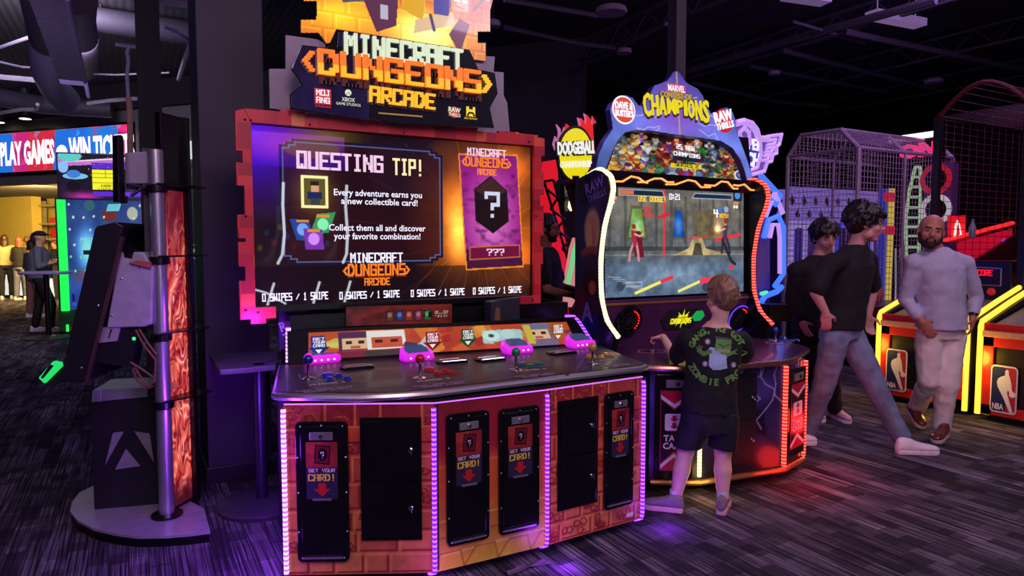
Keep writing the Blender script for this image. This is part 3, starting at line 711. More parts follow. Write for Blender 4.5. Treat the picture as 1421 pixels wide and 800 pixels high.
# left side, with stepped outer edge
L_ = fr([(325,157),(344,152),(350,175),(351,424)]); xo = L_[0][0]
zz = [fr([(325,y)])[0][1] for y in (157,210,226,258,298,331,336,370,390,430,443)]
P = [(a0,b1+.0),(a0-.035,b1+.065),(xo,b1+.05),(xo,zz[1]),(xo+.03,zz[1]),(xo+.03,zz[2]),(xo,zz[2]),(xo,zz[3]),(xo+.035,zz[3]),(xo+.035,zz[4]),(xo,zz[4]),(xo,zz[5]),(xo+.035,zz[5]),(xo+.035,zz[6]),(xo,zz[6]),(xo,zz[7]),(xo+.03,zz[7]),(xo+.03,zz[8]),(xo,zz[8]),(xo,b0-.06),(xo+.05,b0-.06),(xo+.05,b0-.085),(a0+.05,b0-.085),(a0+.05,b0-.06),(a0+.1,b0-.06),(a0+.1,b0),(a0,b0)]
b.prism(FRP, P, 0, .03)
# top
st = [a0-.035,b1+.065]
P = [(a0,b1),(a0-.035,b1+.065)]
rs = random.Random(5); x = a0-.035; up_ = b1+.068; lv = [.0,.012,-.012,.004,.018,-.02,.008,0,.015,-.01,.006,.0]
for i, dz in enumerate(lv):
    x2 = a0+(a1-a0+.03)*(i+1)/len(lv); P += [(x,up_+dz),(x2,up_+dz)]; x = x2
P += [(a1+.02,b1+.055),(a1,b1)]
b.prism(FRP, P[:1]+P[2:], 0, .03)
# right
xr = a1+.055; zs = [b1+.05,b1-.06,b1-.06,b1-.16,b1-.16,b1-.30,b1-.30,b1-.37,b1-.37,b1-.56,b1-.56,b1-.63,b1-.63,b1-.74,b1-.74,b0-.07]
xs = [xr+.02,xr+.02,xr-.005,xr-.005,xr+.015,xr+.015,xr-.01,xr-.01,xr+.015,xr+.015,xr-.01,xr-.01,xr+.01,xr+.01,xr-.005,xr-.005]
P = [(a1,b1),(a1+.02,b1+.055)]+list(zip(xs,zs))+[(a1-.10,b0-.07),(a1-.10,b0-.0),(a1,b0)]
b.prism(FRP, P, 0, .03)
frm = b.build('screen_frame', M['redblocks'], cab, bevel=.002)
b = MB()
for px, py in ((340,166),(348,167),(341,300),(341,431),(358,434),(430,173),(560,184),(734,197),(744,300),(739,417)):
    a_, c_ = FRP.pix(px, py, .03); b.lathe(FRP.P(a_, c_, .03), [(.007,0),(.006,.004),(.002,.005)], 10, FRP.n)
b.build('bolt', M['bezel'], frm)
# marquee: stepped backboard, grey plates, title sign
MPb = vplane(V((0,3.80,0)), V((1,3.80,0)))
q = MPb.pp([(400,50),(445,54),(445,30),(470,170),(400,160)])
b = MB()
def plate(pts, d0, d1, pl=MPb): b.prism(pl, pl.pp(pts), d0, d1)
plate([(397,48),(441,54),(452,60),(452,80),(700,100),(700,178),(707,186),(660,183),(375,150),(374,95),(397,95)], -.03, -.01)
plate([(640,75),(688,78),(686,102),(705,142),(709,187),(650,180)], -.035, -.012)
b.build('rear_plate', M['grey_plate'], cab)
poly = [(416,47),(416,28),(438,28),(438,3),(420,3),(420,-14),(446,-14),(446,-34),(684,-26),(684,-4),(679,16),(679,45),(662,45),(662,60),(673,60),(673,86),(655,84),(640,78),(470,58),(452,62),(441,47)]
mqp = MPb.pp(poly); au = [p[0] for p in mqp]; av = [p[1] for p in mqp]; A0, A1, B0_, B1_ = min(au), max(au), min(av), max(av)
cv = CV(260, 140, (206,120,24)); nrm_ = [((p[0]-A0)/(A1-A0), (p[1]-B0_)/(B1_-B0_)) for p in mqp]
cv.tint((236,150,30),(190,90,30), vnoise(140,260,(4,6),2,6))
for j in range(6):
    for i in range(9):
        u, v_ = i/9+(.05 if j % 2 else 0), j/6; cv.line([(u,v_),(u+.1,v_),(u+.1,v_+.15)], .012, (150,80,20), .7); cv.line([(u+.005,v_+.015),(u+.005,v_+.14),(u+.09,v_+.14)], .008, (250,190,70), .6)
cv.glow(.62,.28,.16,.2,(255,240,150),.9); cv.glow(.18,.35,.2,.2,(255,190,30),.5); cv.mix(np.clip(1-cv.d(.08,.55,.1,.2),0,1), (200,90,60), .6); cv.mix(np.clip(1-cv.d(.9,.7,.14,.3),0,1), (150,60,20), .7)
# generic blocky heroes
cv.poly([(.12,.95),(.3,1),(.36,.75),(.3,.5),(.2,.45),(.14,.62)], (76,80,100)); cv.poly([(.2,.9),(.3,.86),(.29,.6),(.22,.62)], (150,164,190)); cv.line([(.2,.7),(.26,.8),(.3,.66)], .02, (40,44,60)); cv.poly([(.3,.5),(.38,.8),(.48,.8),(.46,.3),(.36,.2)], (88,44,70)); cv.rect(.4,.62,.47,.8,(206,110,30)); cv.rect(.38,.35,.42,.5,(180,170,190))
cv.poly([(.48,.5),(.56,.75),(.62,.9),(.6,.4)], (214,160,20)); cv.poly([(.55,.25),(.78,.42),(.76,.56),(.56,.4)], (214,180,140)); cv.line([(.66,.32),(.64,.48)], .03, (60,50,90)); cv.poly([(.66,.5),(.74,.5),(.76,.95),(.66,.95)], (60,60,140)); cv.rect(.745,.6,.86,.92,(150,110,160)); cv.rect(.755,.58,.85,.75,(224,160,130)); cv.rect(.77,.68,.8,.71,(255,255,255)); cv.rect(.815,.68,.845,.71,(255,255,255)); cv.line([(.78,.63),(.82,.61)], .01, (150,40,40)); cv.rect(.79,.78,.84,.98,(230,210,216))
cv.line([(.88,.62),(.98,.86)], .03, (110,80,70)); cv.poly([(.93,.78),(.96,1.0),(.99,1.0),(.97,.75)], (220,220,240)); cv.poly([(.74,.3),(.8,.5),(.86,.45),(.8,.1)], (96,40,60))
cv.cut(cv.inpoly(nrm_))
b = MB(); b.prism(MPb, mqp, 0, .012); bk = b.build('marquee_board', M['bezel'], cab)
panel('marquee_art', cv, pfn(MPb, rq(A0,A1,B0_,B1_), .014), M['c1_lit'], bk)
MS = vplane(V((0,3.60,0)), V((1,3.60,0)))
sp_ = [(403,152),(402,131),(419,118),(404,95),(418,62),(455,66),(467,40),(652,69),(664,96),(687,101),(691,130),(680,150),(686,178),(560,172)]
b = MB(); b.prism(MS, MS.pp(sp_), -.02, 0)
b.prism(MS, MS.pp([(480,140),(640,160),(640,172),(480,160)]), -.18, -.02)
sg = b.build('title_sign', [pm('sign_green_black', (24,30,22), .12, coat=.8)], cab, bevel=.004)
b = MB(); b.prism(MS, MS.pp([(405,149),(404,132),(421,118),(406,96),(419,64),(452,68),(512,80),(512,168)]), .0005, .002); b.prism(MS, MS.pp([(470,44),(500,47),(560,57),(560,62),(500,56),(468,66)]), .0005, .002)
b.build('sign_panel', [pm('sign_violet_gloss', (48,46,84), .08, var=.5, scale=6, coat=1)], sg)
def slant(pl, q0, q1):  # frame along a slanted baseline
    A = pl.pix(*q0); B = pl.pix(*q1); e = pl.P(*B)-pl.P(*A); return Plane(pl.P(*A, .0), e, ZA), e.length
M['t_mint'] = em('lit_mint_white', (214,228,196), .95); M['t_org2'] = em('lit_orange', (242,120,34), 1.0); M['t_gold'] = em('lit_gold', (250,186,40), 1.0); M['t_shadow'] = pm('letter_side_brown', (96,40,24), .5)
pl2, L2 = slant(MS, (478,76), (641,98)); b = MB(); b.ptext('MINECRAFT', pl2, 0, 0, .115, L2, .0, .02, fat=1.35, align='L'); b.build('title_lettering', [M['t_mint']], sg)
pl2, L2 = slant(MS, (441,104), (664,131))
b = MB(); b.mat(2).ptext('DUNGEONS', pl2, .01, -.045, .13, L2, .0, .012, fat=1.5, align='L')
b.mat(0).ptext('DUNGEONS', pl2, 0, 0, .13, L2, .008, .03, fat=1.4, align='L', skew=0); b.mat(1).ptext('DUNGEONS', pl2, 0, 0, .13*.45, 0.0001, .0, .001, align='L') if 0 else None
b.mat(1)
n = len('DUNGEONS')*6-1
for i, c in enumerate('DUNGEONS'):      # golden lower half of every letter
    for k_, bits in enumerate(PF[c]):
        for j in (4,5,6):
            if bits >> j & 1:
                cw = L2/n; X0 = (i*6+k_)*cw-.2*cw; X1 = (i*6+k_+1)*cw+.2*cw; b.prism(pl2, [(X0,.13-(j+1)*.13/7),(X1,.13-(j+1)*.13/7),(X1,.13-j*.13/7),(X0,.13-j*.13/7)], .03, .032)
b.mat(0).ptext('<', pl2, -.05, .01, .1, .055, .008, .03, fat=1.4); b.mat(1).ptext('>', pl2, L2+.045, .01, .1, .055, .008, .03, fat=1.4)
b.build('title_lettering', [M['t_org2'], M['t_gold'], M['t_shadow']], sg)
pl2, L2 = slant(MS, (512,142), (602,153)); b = MB(); b.mat(1).ptext('ARCADE', pl2, .006, -.014, .085, L2, 0, .01, fat=1.4, align='L'); b.mat(0).ptext('ARCADE', pl2, 0, 0, .085, L2, .006, .024, fat=1.35, align='L'); b.build('title_lettering', [M['t_gold'], M['t_shadow']], sg)
b = MB(); A = MS.pix(448,137); R_ = .034; b.boxp(MS, A[0]-.042, A[0]+.042, A[1]-.03, A[1]+.05, .002, .005); b.mat(1).ptext('MOJ', MS, A[0], A[1]+.014, .03, .068, .005, .006); b.ptext('ANG', MS, A[0], A[1]-.024, .03, .068, .005, .006); b.mat(0).text('STUDIOS', MS, A[0], A[1]-.046, .01, .003, .005, w=.08, bold=.02)
b.build('maker_badge', [em('badge_red', (206,52,44), .8), M['t_white']], sg)
A = MS.pix(483,130); b = MB(); b.lathe(MS.P(A[0],A[1]+.004,.002), [(.017,0),(.017,.002),(.001,.003)], 20, MS.n); b.mat(1)
b.tube([MS.P(A[0]-.011,A[1]-.008,.005), MS.P(A[0]+.0,A[1]+.008,.006), MS.P(A[0]+.011,A[1]-.008,.005)], .0018, 5); b.mat(0).text('XBOX', MS, A[0], A[1]-.042, .02, .002, .005, w=.07, bold=.01); b.text('GAME STUDIOS', MS, A[0], A[1]-.063, .014, .002, .005, w=.13); b.build('maker_badge', [M['t_mint'], M['bezel']], sg)
A = MS.pix(630,156); b = MB(); b.lathe(MS.P(A[0],A[1],.002), [(.032,0),(.032,.002),(.001,.003)], 24, MS.n); b.mat(1).text('RAW', MS, A[0], A[1]+.0, .026, .004, .007, w=.075, bold=.03, rot=-.05); b.text('THRILLS', MS, A[0], A[1]-.024, .018, .004, .007, w=.075, bold=.02, rot=-.05); b.build('maker_badge', [em('badge_red2', (200,40,44), .8), M['t_mint']], sg)
A = MS.pix(653,157); b = MB(); b.boxp(MS, A[0]-.028, A[0]+.028, A[1]-.02, A[1]+.035, .002, .004); b.mat(1).prism(MS, [(A[0]-.012,A[1]+.02),(A[0]+.012,A[1]+.02),(A[0]+.012,A[1]+.036),(A[0]-.012,A[1]+.036)], .004, .005); b.tube([MS.P(A[0]-.022,A[1]-.018,.005), MS.P(A[0]-.012,A[1]+.0,.005), MS.P(A[0]+.012,A[1]+.0,.005), MS.P(A[0]+.022,A[1]-.018,.005)], .006, 5); b.mat(0).text('play mechanix', MS, A[0], A[1]-.036, .012, .002, .004, w=.08); b.build('maker_badge', [M['t_yellow'], M['bezel']], sg)
b = MB(); b.prism(MS, MS.pp([(525,156),(586,161),(586,163),(525,158)]), .001, .003); b.build('sign_line', M['ink_yellow'], sg)
# control deck things
def onDk(px, py): g = G(px, py, DZ); return V((g.x, g.y, DZ))
def reader(P, yaw, parent, sc=1.0):
    R = Matrix.Rotation(yaw, 4, 'Z'); e1 = R @ V((1,0,0)); e2 = R @ V((0,1,0))
    def fr_(z): return [(-.075,-.045),(.075,-.045),(.082,0),(.06,.05),(-.06,.05),(-.082,0)]
    def ring(k, z, zb): return [P+(e1*x*k+e2*y*k)*sc+ZA*((z+ (zb-z)*((y+.05)/.1)))*sc for x, y in fr_(0)]
    sc *= 1.12; rings = [ring(.92,.0,.0), ring(1.05,.012,.016), ring(1.0,.030,.052), ring(.80,.036,.068)]
    b = MB(); vs = [p for r in rings for p in r]; fs = [(i*6+k, i*6+(k+1)%6, (i+1)*6+(k+1)%6, (i+1)*6+k) for i in range(3) for k in range(6)]+[(5,4,3,2,1,0),(18,19,20,21,22,23)]
    b.add(vs, fs); o = b.build('card_reader', M['reader_pink'], parent, bevel=.004)
    b = MB(); t_ = rings[3]; c = sum(t_, V((0,0,0)))/6; nn = (t_[1]-t_[0]).cross(t_[2]-t_[0]).normalized()
    b.add([c+(p-c)*.9+nn*.003 for p in t_], [tuple(range(6))]); b.add([c+(p-c)*.9-nn*.004 for p in t_], [tuple(range(6))[::-1]]); b.build('reader_screen', M['reader_scr'], o)
    b = MB()
    for i in range(4): b.ell(P+(e1*(-.045+.03*i)*sc - e2*.047*sc+ZA*.018*sc), .0045*sc, None, 8, 6)
    b.build('reader_light', em('pink_dot', (255,190,255), 2.5), o)
M['reader_pink'] = em('pink_reader_shell', (226,30,232), .62, .25); M['reader_pink'].node_tree.nodes['Principled BSDF'].inputs['Base Color'].default_value = lin(c8(240,70,240)); M['reader_scr'] = em('reader_lcd', (70,92,140), .5, .1)
for px, py in ((447,503),(577,500),(716,490),(804,482)): reader(onDk(px, py)+V((0,.0,0)), 0.05, cab)
JC = [(428,526,(24,36,150)),(583,525,(190,24,34)),(716,514,(30,140,70)),(822,506,(196,160,70))]
def joystick(P, col, parent, r=.023, h=.09):
    b = MB(); b.lathe(P, [(.034,0),(.034,.003),(.012,.009),(.008,.012),(.0065,.03),(.0065,h-.01)], 20); o = b.build('joystick', M['chrome'], parent, auto=True)
    b = MB(); b.ell(P+ZA*h, r, None, 16, 10); b.build('ball_top', pm('ball', col, .15, var=.05, coat=.5), o, smooth=True)
for px, py, c in JC: joystick(onDk(px, py), c, cab)
def buttons(lst, col, parent, base, sc=1.0):
    mt = pm('button', col, .15, var=.05, coat=.6)
    for P, r in lst:
        r *= 1.2
        b = MB(); b.lathe(P, [(r*1.25,0),(r*1.25,.004),(r*1.05,.007),(r,.007),(r,.012),(r*.8,.015),(.001,.016)], 20); b.build('push_button', mt, parent, auto=True)
for (L, c) in (([(455,522,.024),(458,528,.013),(470,523,.013),(482,527,.013)], (30,60,190)), ([(597,514,.024),(607,520,.013),(617,517,.013),(627,519,.013)], (190,30,40)), ([(724,507,.02),(737,510,.013),(744,507,.013),(752,508,.013)], (30,120,110)), ([(820,496,.022),(834,497,.013),(840,493,.013),(848,494,.013)], (206,160,80))):
    buttons([(onDk(px,py), r) for px, py, r in L], c, cab, DZ)
def tray(P, parent, w=.15, d=.10, yaw=0):
    R = Matrix.Rotation(yaw, 4, 'Z'); e1 = R @ V((1,0,0)); e2 = R @ V((0,1,0)); pl = Plane(P, e1, e2)
    b = MB(); b.prism(pl, [(-w/2-.01,0),(-w/2,-d/2),(w/2,-d/2),(w/2+.01,0),(w/2-.004,d/2),(-w/2+.004,d/2)], 0, .012); o = b.build('card_slot', M['gloss_black'], parent, bevel=.002)
    b = MB(); b.boxp(pl, -w*.36, w*.36, -d*.3, d*.25, .012, .0135); b.build('card_holder', M['slotmid'], o); b = MB(); b.tube([pl.P(x*w,y*d,.0135) for x, y in ((-.38,-.32),(.38,-.32),(.38,.27),(-.38,.27))], .002, 5, closed=True); b.build('holder_rim', M['silver'], o)
    b = MB(); b.tube([pl.P(-w*.45,-d*.42,.013), pl.P(w*.45,-d*.42,.013)], .0025, 6); b.build('slot_lip', M['chrome'], o)
M['slotmid'] = pm('slot_bronze', (96,74,66), .3, .4)
for px, py, y_ in ((495,511,0),(626,503,0),(679,500,.05),(779,491,.1)): tray(onDk(px, py), cab, yaw=y_)
tray(onDk(622,499), cab, .09, .05) if 0 else None
b = MB()
for i, (px, py, w_) in enumerate(((455,533,.16),(602,528,.16),(739,514,.15),(846,500,.12))): 
    g = G(px,py,DZ); b.ptext('PLAYER %d' % (i+1), DP, g.x, g.y-.012, .026, w_, .001, .0025, fat=1.4)
b.build('player_lettering', M['ink_grey'], cab)
b = MB()
for i, (px, py, w_) in enumerate(((452,542,.24),(612,535,.24),(745,522,.22),(857,508,.17))):
    g = G(px,py,DZ); b.ptext('FREE CARD WITH', DP, g.x, g.y+.012, .022, w_, .001, .0025, fat=1.4); b.ptext('EVERY PLAY!', DP, g.x+.01, g.y-.02, .022, w_*.85, .001, .0025, fat=1.4)
    g = G(px+90,py-(10 if i < 2 else 16),DZ)
    if i < 3: b.text('MULTIPLE CARDS TO COLLECT', DP, g.x, g.y, .01, .001, .002, w=.16)
b.build('deck_lettering', M['ink_dim'], cab)
b = MB()
for px, py, w_ in ((458,520,.3),(604,516,.3),(742,507,.28)):
    g = G(px,py,DZ); q = [(g.x-w_/2,g.y-.05),(g.x+w_/2,g.y-.06),(g.x+w_/2,g.y-.057),(g.x-w_/2,g.y-.047)]; b.prism(DP, q, .001, .0018); b.prism(DP, [(g.x-w_/2,g.y-.05),(g.x-w_/2+.003,g.y-.05),(g.x-w_/2+.02,g.y+.06),(g.x-w_/2+.017,g.y+.06)], .001, .0018)
b.build('deck_line', M['ink_dim'], cab)
b = MB(); P = onDk(788,520); b.lathe(P, [(.009,0),(.008,.003),(.001,.004)], 12); b.build('bolt', M['bezel'], cab)
b = MB(); q = FA[2].pix(873,715); b.boxp(FA[2], q[0]-.022, q[0]+.022, q[1]-.008, q[1]+.012, .004, .005); b.build('maker_label', M['white'], cab)
# ================= columns ========================================================================
b = MB()
c0 = G(290,672); b.box((c0.x, c0.y, 0), (c0.x+.37, c0.y+.56, CZ)); b.mat(1).box((c0.x-.015, c0.y-.015, 0), (c0.x+.385, c0.y+.575, .1))
setp(b.build('column', [M['column'], M['black']], bevel=.004), 'square violet-lit building column behind the small standing table', 'column')
b = MB(); p = PD(214,300,6.2); b.box((p.x-.1,p.y-.1,0),(p.x+.09,p.y+.1,CZ)); setp(b.build('column', pm('matte_black', (12,11,15), .7), bevel=.004), 'thin black column rising behind the tilted-screen kiosk to the ceiling', 'column')
# ================= standing table by the column ===================================================
tb = empty('standing_table', G(345,722), 'low dark standing table with round foot tucked between column and orange cabinet', 'table')
Pp = G(364,704)
b = MB(); b.cyl((Pp.x,Pp.y,.03),(Pp.x,Pp.y,.8), .032, 24); b.build('pole', pm('table_pole', (70,64,96), .3, .7), tb, auto=True)
cc = V((Pp.x+.01, Pp.y+.02, 0))
b = MB(); b.lathe(cc, [(.24,0),(.24,.02),(.22,.035),(.08,.055),(.03,.06)], 40); b.build('base', pm('table_base', (62,54,74), .45, .2), tb, auto=True)
pl = Plane((0,0,0),(1,0,0),(0,1,0)); b = MB()
t0 = G(276,492,.82); t1 = G(297,517,.79); t2 = G(384,507,.8)
b.slab([V((max(.37,G(x,y,.8).x), min(G(x,y,.8).y,4.38), 0)) for x,y in ((279,489),(277,493),(281,503),(289,511),(299,514),(340,511),(383,507),(387,500),(384,488))], .77, .8)
b.build('table_top', pm('table_laminate', (88,80,104), .4), tb, bevel=.006)
# ================= kiosk with tilted screen =======================================================
K = empty('gaming_kiosk', G(195,712), 'tall silver and black gaming kiosk on round grey base, seen from the side', 'kiosk')
# base: half disc cut on the right
BZ = .055
pts = [(97,710),(100,697),(110,684),(135,672),(200,662),(283,706),(292,738),(262,742),(230,744.5),(190,745),(160,741),(130,734),(108,723)]
pw = [G(x,y,BZ) for x, y in pts]
b = MB(); b.mat(0).slab(pw, BZ-.012, BZ); b.mat(1); cen = sum(pw, V((0,0,0)))/len(pw); b.slab([cen+(q-cen)*.985 for q in pw], .0, BZ-.012)
b.build('base', [pm('kiosk_base_plate', (166,160,174), .35, .25), M['bezel']], K)
fpl = vplane(G(131,708,BZ), G(222,700,BZ), 0); fq = lambda pts, d=0.0: fpl.pp(pts, d)
q = fq([(131,716),(222,704),(222,545),(128,545)]); W2 = q[1][0]
b = MB(); b.prism(fpl, [(q[0][0],BZ),(q[1][0],BZ),(q[1][0],q[2][1]),(q[0][0],q[2][1])], -.32, 0); lowb = b.build('lower_cabinet', M['black'], K, bevel=.005)
b = MB(); ztop = q[2][1]
b.prism(fpl, fq([(140,557),(205,551),(205,538),(140,541)]), -.3, .006); b.prism(fpl, fq([(128,558),(141,557),(141,541),(129,542)]), -.3, .012)
b.build('top_rail', pm('rail_silver', (170,172,182), .3, .6), lowb, bevel=.002)
b = MB(); b.prism(fpl, fq([(157,601),(172,599),(146,646)]), .001, .004); b.prism(fpl, fq([(187,599),(208,602),(214,642)]), .001, .004); b.prism(fpl, fq([(175,623),(195,647),(160,652)]), .001, .004)
b.build('emblem', pm('emblem_silver', (150,140,158), .4, .3), lowb)
# post with clamps
PB = G(232,716, BZ); PT = PD(214,210,PB.dot(FW)+.04)
ax = V((PB.x,PB.y,0)); PT = V((PB.x+.01, PB.y+.0, PT.z+.0))
zt = PT.z
b = MB(); b.cyl(PB, V((PB.x,PB.y,zt)), .036, 28); b.build('post', M['silver'], K, auto=True)
b = MB(); b.lathe(PB, [(.075,0),(.075,.012),(.045,.016)], 28); b.build('post_foot', M['bezel'], K, auto=True)
def zpost(py): return PD(225,py,PB.dot(FW)).z
for py in (262,362,468,562):
    z = zpost(py); b = MB(); b.lathe((PB.x,PB.y,z-.02), [(.044,0),(.05,.005),(.05,.035),(.044,.04)], 24)
    b.slab([V((PB.x+.0,PB.y-.05,0)),V((PB.x+.17,PB.y+.03,0)),V((PB.x+.24,PB.y+.12,0)),V((PB.x+.2,PB.y+.2,0)),V((PB.x-.02,PB.y+.05,0))], z+.018, z+.026)
    b.build('clamp', M['bezel'], K, auto=True)
# upper square tube housing behind the post
b = MB(); b.box((PB.x-.06,PB.y+.035,zpost(470)),(PB.x+.03,PB.y+.12,zpost(205))); b.build('rear_channel', M['dark_grey'], K, bevel=.003)
# backlit red swirl panel and its black frame
E1 = V((PB.x+.075,PB.y+.10,0)); pr = PD(263,700,PB.dot(FW)+.18); E1 = E1 - (V((pr.x,pr.y,0))-E1).normalized()*.045; BP_ = vplane(E1, V((pr.x,pr.y,0)))
q = BP_.pp([(228,705),(261,700),(250,235),(218,240)]); qa = min(q[0][0],q[3][0]); zb_, zt_ = .075, q[2][1]
wL = .125
b = MB(); b.boxp(BP_, -.03, wL, BZ, 2.12, -.03, -.004)
b.boxp(BP_, wL, wL+.03, BZ, 2.12, -.14, .03); b.boxp(BP_, wL+.03, wL+.07, BZ, 2.12, -.17, .0)
b.boxp(BP_, -.03, wL+.03, zpost(258), 2.12, -.03, .006)
fr2 = b.build('panel_frame', M['bezel'], K, bevel=.004)
cv = CV(46, 380, (200,40,40)); rs = np.random.RandomState(4)
wx = vnoise(380,46,(9,2),3,2)*6; f = np.sin(cv.V*46+wx*5+np.sin(cv.U*5+wx*3)*2.2)
f2 = np.sin(cv.V*90+wx*9+cv.U*8); cv.tint((150,16,26),(255,126,104), np.clip(.5+.45*f+.25*f2,0,1)); cv.mix(np.clip((f*f2-.55)*3,0,1), (255,206,190), .8); cv.mix(np.clip((-f-.7)*3,0,1),(96,6,16),.7)
cv.mix(np.clip((.09-cv.V)*14,0,1),(50,4,12),.85); cv.mix(np.clip((cv.V-.72)*4,0,1),(80,8,20),.8)
panel('backlit_panel', cv, pfn(BP_, rq(-.01,wL,BZ+.02,zpost(262)), .001), pmat('kiosk_backlit', 1.0, .35), fr2)
# upper grey box and edge-on monitor
d0 = PB.dot(FW)
UP2 = vplane(PD(173,300,d0-.02), PD(206,300,d0+.0)); q = UP2.pp([(173,255),(205,255),(205,210),(173,212)])
b = MB(); b.prism(UP2, q, -.12, .0); b.build('upper_box', M['grey_plate'], K, bevel=.006)
b = MB(); b.cyl(V((PB.x,PB.y,zpost(256))),V((PB.x,PB.y,zpost(211))),.037,24); b.build('post_cap', M['silver'], K, auto=True)
MO = vplane(PD(162,250,d0-.1), PD(176,250,d0-.05))
b = MB(); b.prism(MO, MO.pp([(164,281),(175,283),(172,190),(169,187),(163,188)]), -.04, .0); b.prism(MO, MO.pp([(172,281),(176,283),(176,272),(172,272)]), -.05, .01); b.build('side_monitor', M['bezel'], K, bevel=.006)
b = MB(); b.prism(MO, MO.pp([(163,293),(167,293),(170,284),(166,283)]), -.08, -.01); b.build('monitor_light', em('cyan_glow', (120,220,230), .7), K)
b = MB(); b.tube([PD(176,258,d0-.08), PD(200,262,d0-.03), PD(221,259,d0-.02)], .012, 8); b.tube([PD(182,272,d0-.08), PD(196,262,d0-.05)], .008, 8); b.build('monitor_arm', M['bezel'], K)
# tilted black screen leaning outward with grey bracket
TS = vplane(PD(90,450,d0-.12), PD(190,450,d0-.08))
b = MB(); b.prism(TS, TS.pp([(82,531),(119,531),(167,328),(171,314),(160,308),(135,314),(131,318)]), -.42, 0); ts = b.build('tilted_screen', M['black'], K, bevel=.006)
b = MB(); b.prism(TS, TS.pp([(118,531),(121,531),(172,330),(168,328)]), -.02, .006); b.build('screen_edge', pm('edge_brown', (92,60,66), .4, .4), ts)
b = MB(); b.prism(TS, TS.pp([(168,346),(178,338),(184,345),(181,360),(170,358)]), -.1, -.02); b.build('hinge', M['bezel'], ts)
b = MB(); b.prism(TS, TS.pp([(145,456),(196,455),(208,451),(210,372),(196,350),(163,350)]), -.16, -.02); br = b.build('bracket_housing', pm('bracket_grey', (176,170,190), .45, .1), K, bevel=.008, seg=3)
b = MB(); b.prism(TS, TS.pp([(131,478),(158,475),(163,455),(137,456)]), -.12, -.03); b.mat(1).prism(TS, TS.pp([(146,471),(148,470.5),(152,458),(150,458)]), -.03, -.028); b.build('slotted_plate', [M['grey_plate'], M['bezel']], K, bevel=.002)
b = MB(); b.prism(TS, TS.pp([(124,505),(178,512),(188,455),(160,455),(155,477),(128,480)]), -.13, -.04); b.build('lower_housing', M['black'], K)
for px, py in ((155,438),(169,387),(195,372),(139,424),(116,510)):
    a_, c_ = TS.pix(px,py,-.02); b = MB(); b.lathe(TS.P(a_,c_,-.02 if px > 140 else 0), [(.006,0),(.006,.002),(.002,.004)], 10, TS.n); b.build('screw', M['screw'], br)
b = MB(); b.prism(TS, TS.pp([(53,525),(61,533),(84,510),(83,504),(73,502)]), -.03, .0); b.build('light_bar', em('green_light_bar', (40,230,110), .9), K, bevel=.004)
b = MB(); b.prism(TS, TS.pp([(57,524),(60,526),(75,508),(70,506)]), .001, .004); b.prism(TS, TS.pp([(61,533),(84,510),(86,530),(74,536)]), -.06, -.02); b.build('light_bar_cover', M['black'], K)
b = MB(); a_, c_ = TS.pix(187,470,-.05); b.ell(TS.P(a_,c_,-.05), .014, None, 10, 8); b.build('indicator_light', em('green_dot', (40,240,120), 1.4), K, smooth=True)
for i, pts in enumerate(([(188,458),(200,480),(216,500),(214,530),(206,538),(196,525),(184,505)], [(193,457),(206,478),(217,492)], [(181,503),(196,512),(207,520),(216,526)], [(184,512),(190,528),(203,540),(214,536)])):
    b = MB(); b.tube([PD(x,y,d0-.09+.02*i+.01*j) for j, (x, y) in enumerate(pts)], .0055, 6); b.build('cable', M['cable'], K, auto=True)
b = MB(); b.prism(TS, TS.pp([(178,365),(208,372),(208,364),(190,362)]), -.1, 0.0); b.build('copper_tab', pm('copper_tab', (190,104,84), .4, .2), K)
# ================= second cabinet (fighting game) ================================================
c2 = empty('arcade_cabinet', (3.3,3.4,0), 'arched arcade cabinet with purple lightning art and a fighting game on its tilted screen', 'arcade machine')
Q = [V((2.50,3.10,0)), V((2.555,2.967,0)), V((2.794,2.821,0)), V((3.405,2.737,0)), V((3.686,2.817,0)), V((3.98,3.25,0))]
b = MB(); b.slab([V((2.6,3.84,0))]+Q+[V((4.0,3.84,0))], .075, .735); b.mat(1).slab([V((2.65,3.8,0)),V((2.62,3.1,0)),V((2.85,2.93,0)),V((3.4,2.85,0)),V((3.6,2.92,0)),V((3.9,3.3,0)),V((3.98,3.8,0))], 0, .08)
b.build('body', [M['black'], M['bezel']], c2)
b = MB(); b.tube([p+V((0,-.012,.085)) for p in Q[1:5]]+[Q[5]+V((.012,0,.085))], .017, 8); b.build('foot_rail', M['gold'], c2, auto=True)
FB = [vplane(Q[i], Q[i+1]) for i in range(5)]; LB = [(Q[i+1]-Q[i]).length for i in range(5)]
def stormart(w, h, seed):
    cv = CV(w, h, (36,28,84)); cv.tint((24,18,48),(92,78,176), vnoise(h,w,(4,4),3,seed)); cv.mix(np.clip((.35-cv.V)*3,0,1), (16,12,26), .9); cv.poly([(.1,.95),(.75,.55),(.8,.3),(.4,.45)], (24,18,44), .9)
    rs = random.Random(seed)
    for q in range(5):
        u, v = rs.uniform(.3,1), 1.0; pts = [(u,v)]
        for k in range(7): u += rs.uniform(-.12,.12); v -= rs.uniform(.05,.12); pts.append((u,v))
        cv.line(pts, .018, (120,110,220), .5); cv.line(pts, .007, (214,214,255), .9)
    return cv
for i, wpx in ((1,50),(2,110),(3,60)):
    panel('front_print', stormart(wpx, 110, 5+i), pfn(FB[i], rq(0,LB[i],.11,.735), .003), pmat('storm_print%d' % i, 0, .3, coat=.3), c2)
cabdoor(0, [(1010,520),(1049,518),(1047,640),(1010,648)], c2, FB[2], .004, 'black', .5)
M['plate_red'] = pm('plate_crimson', (176,26,56), .4); 
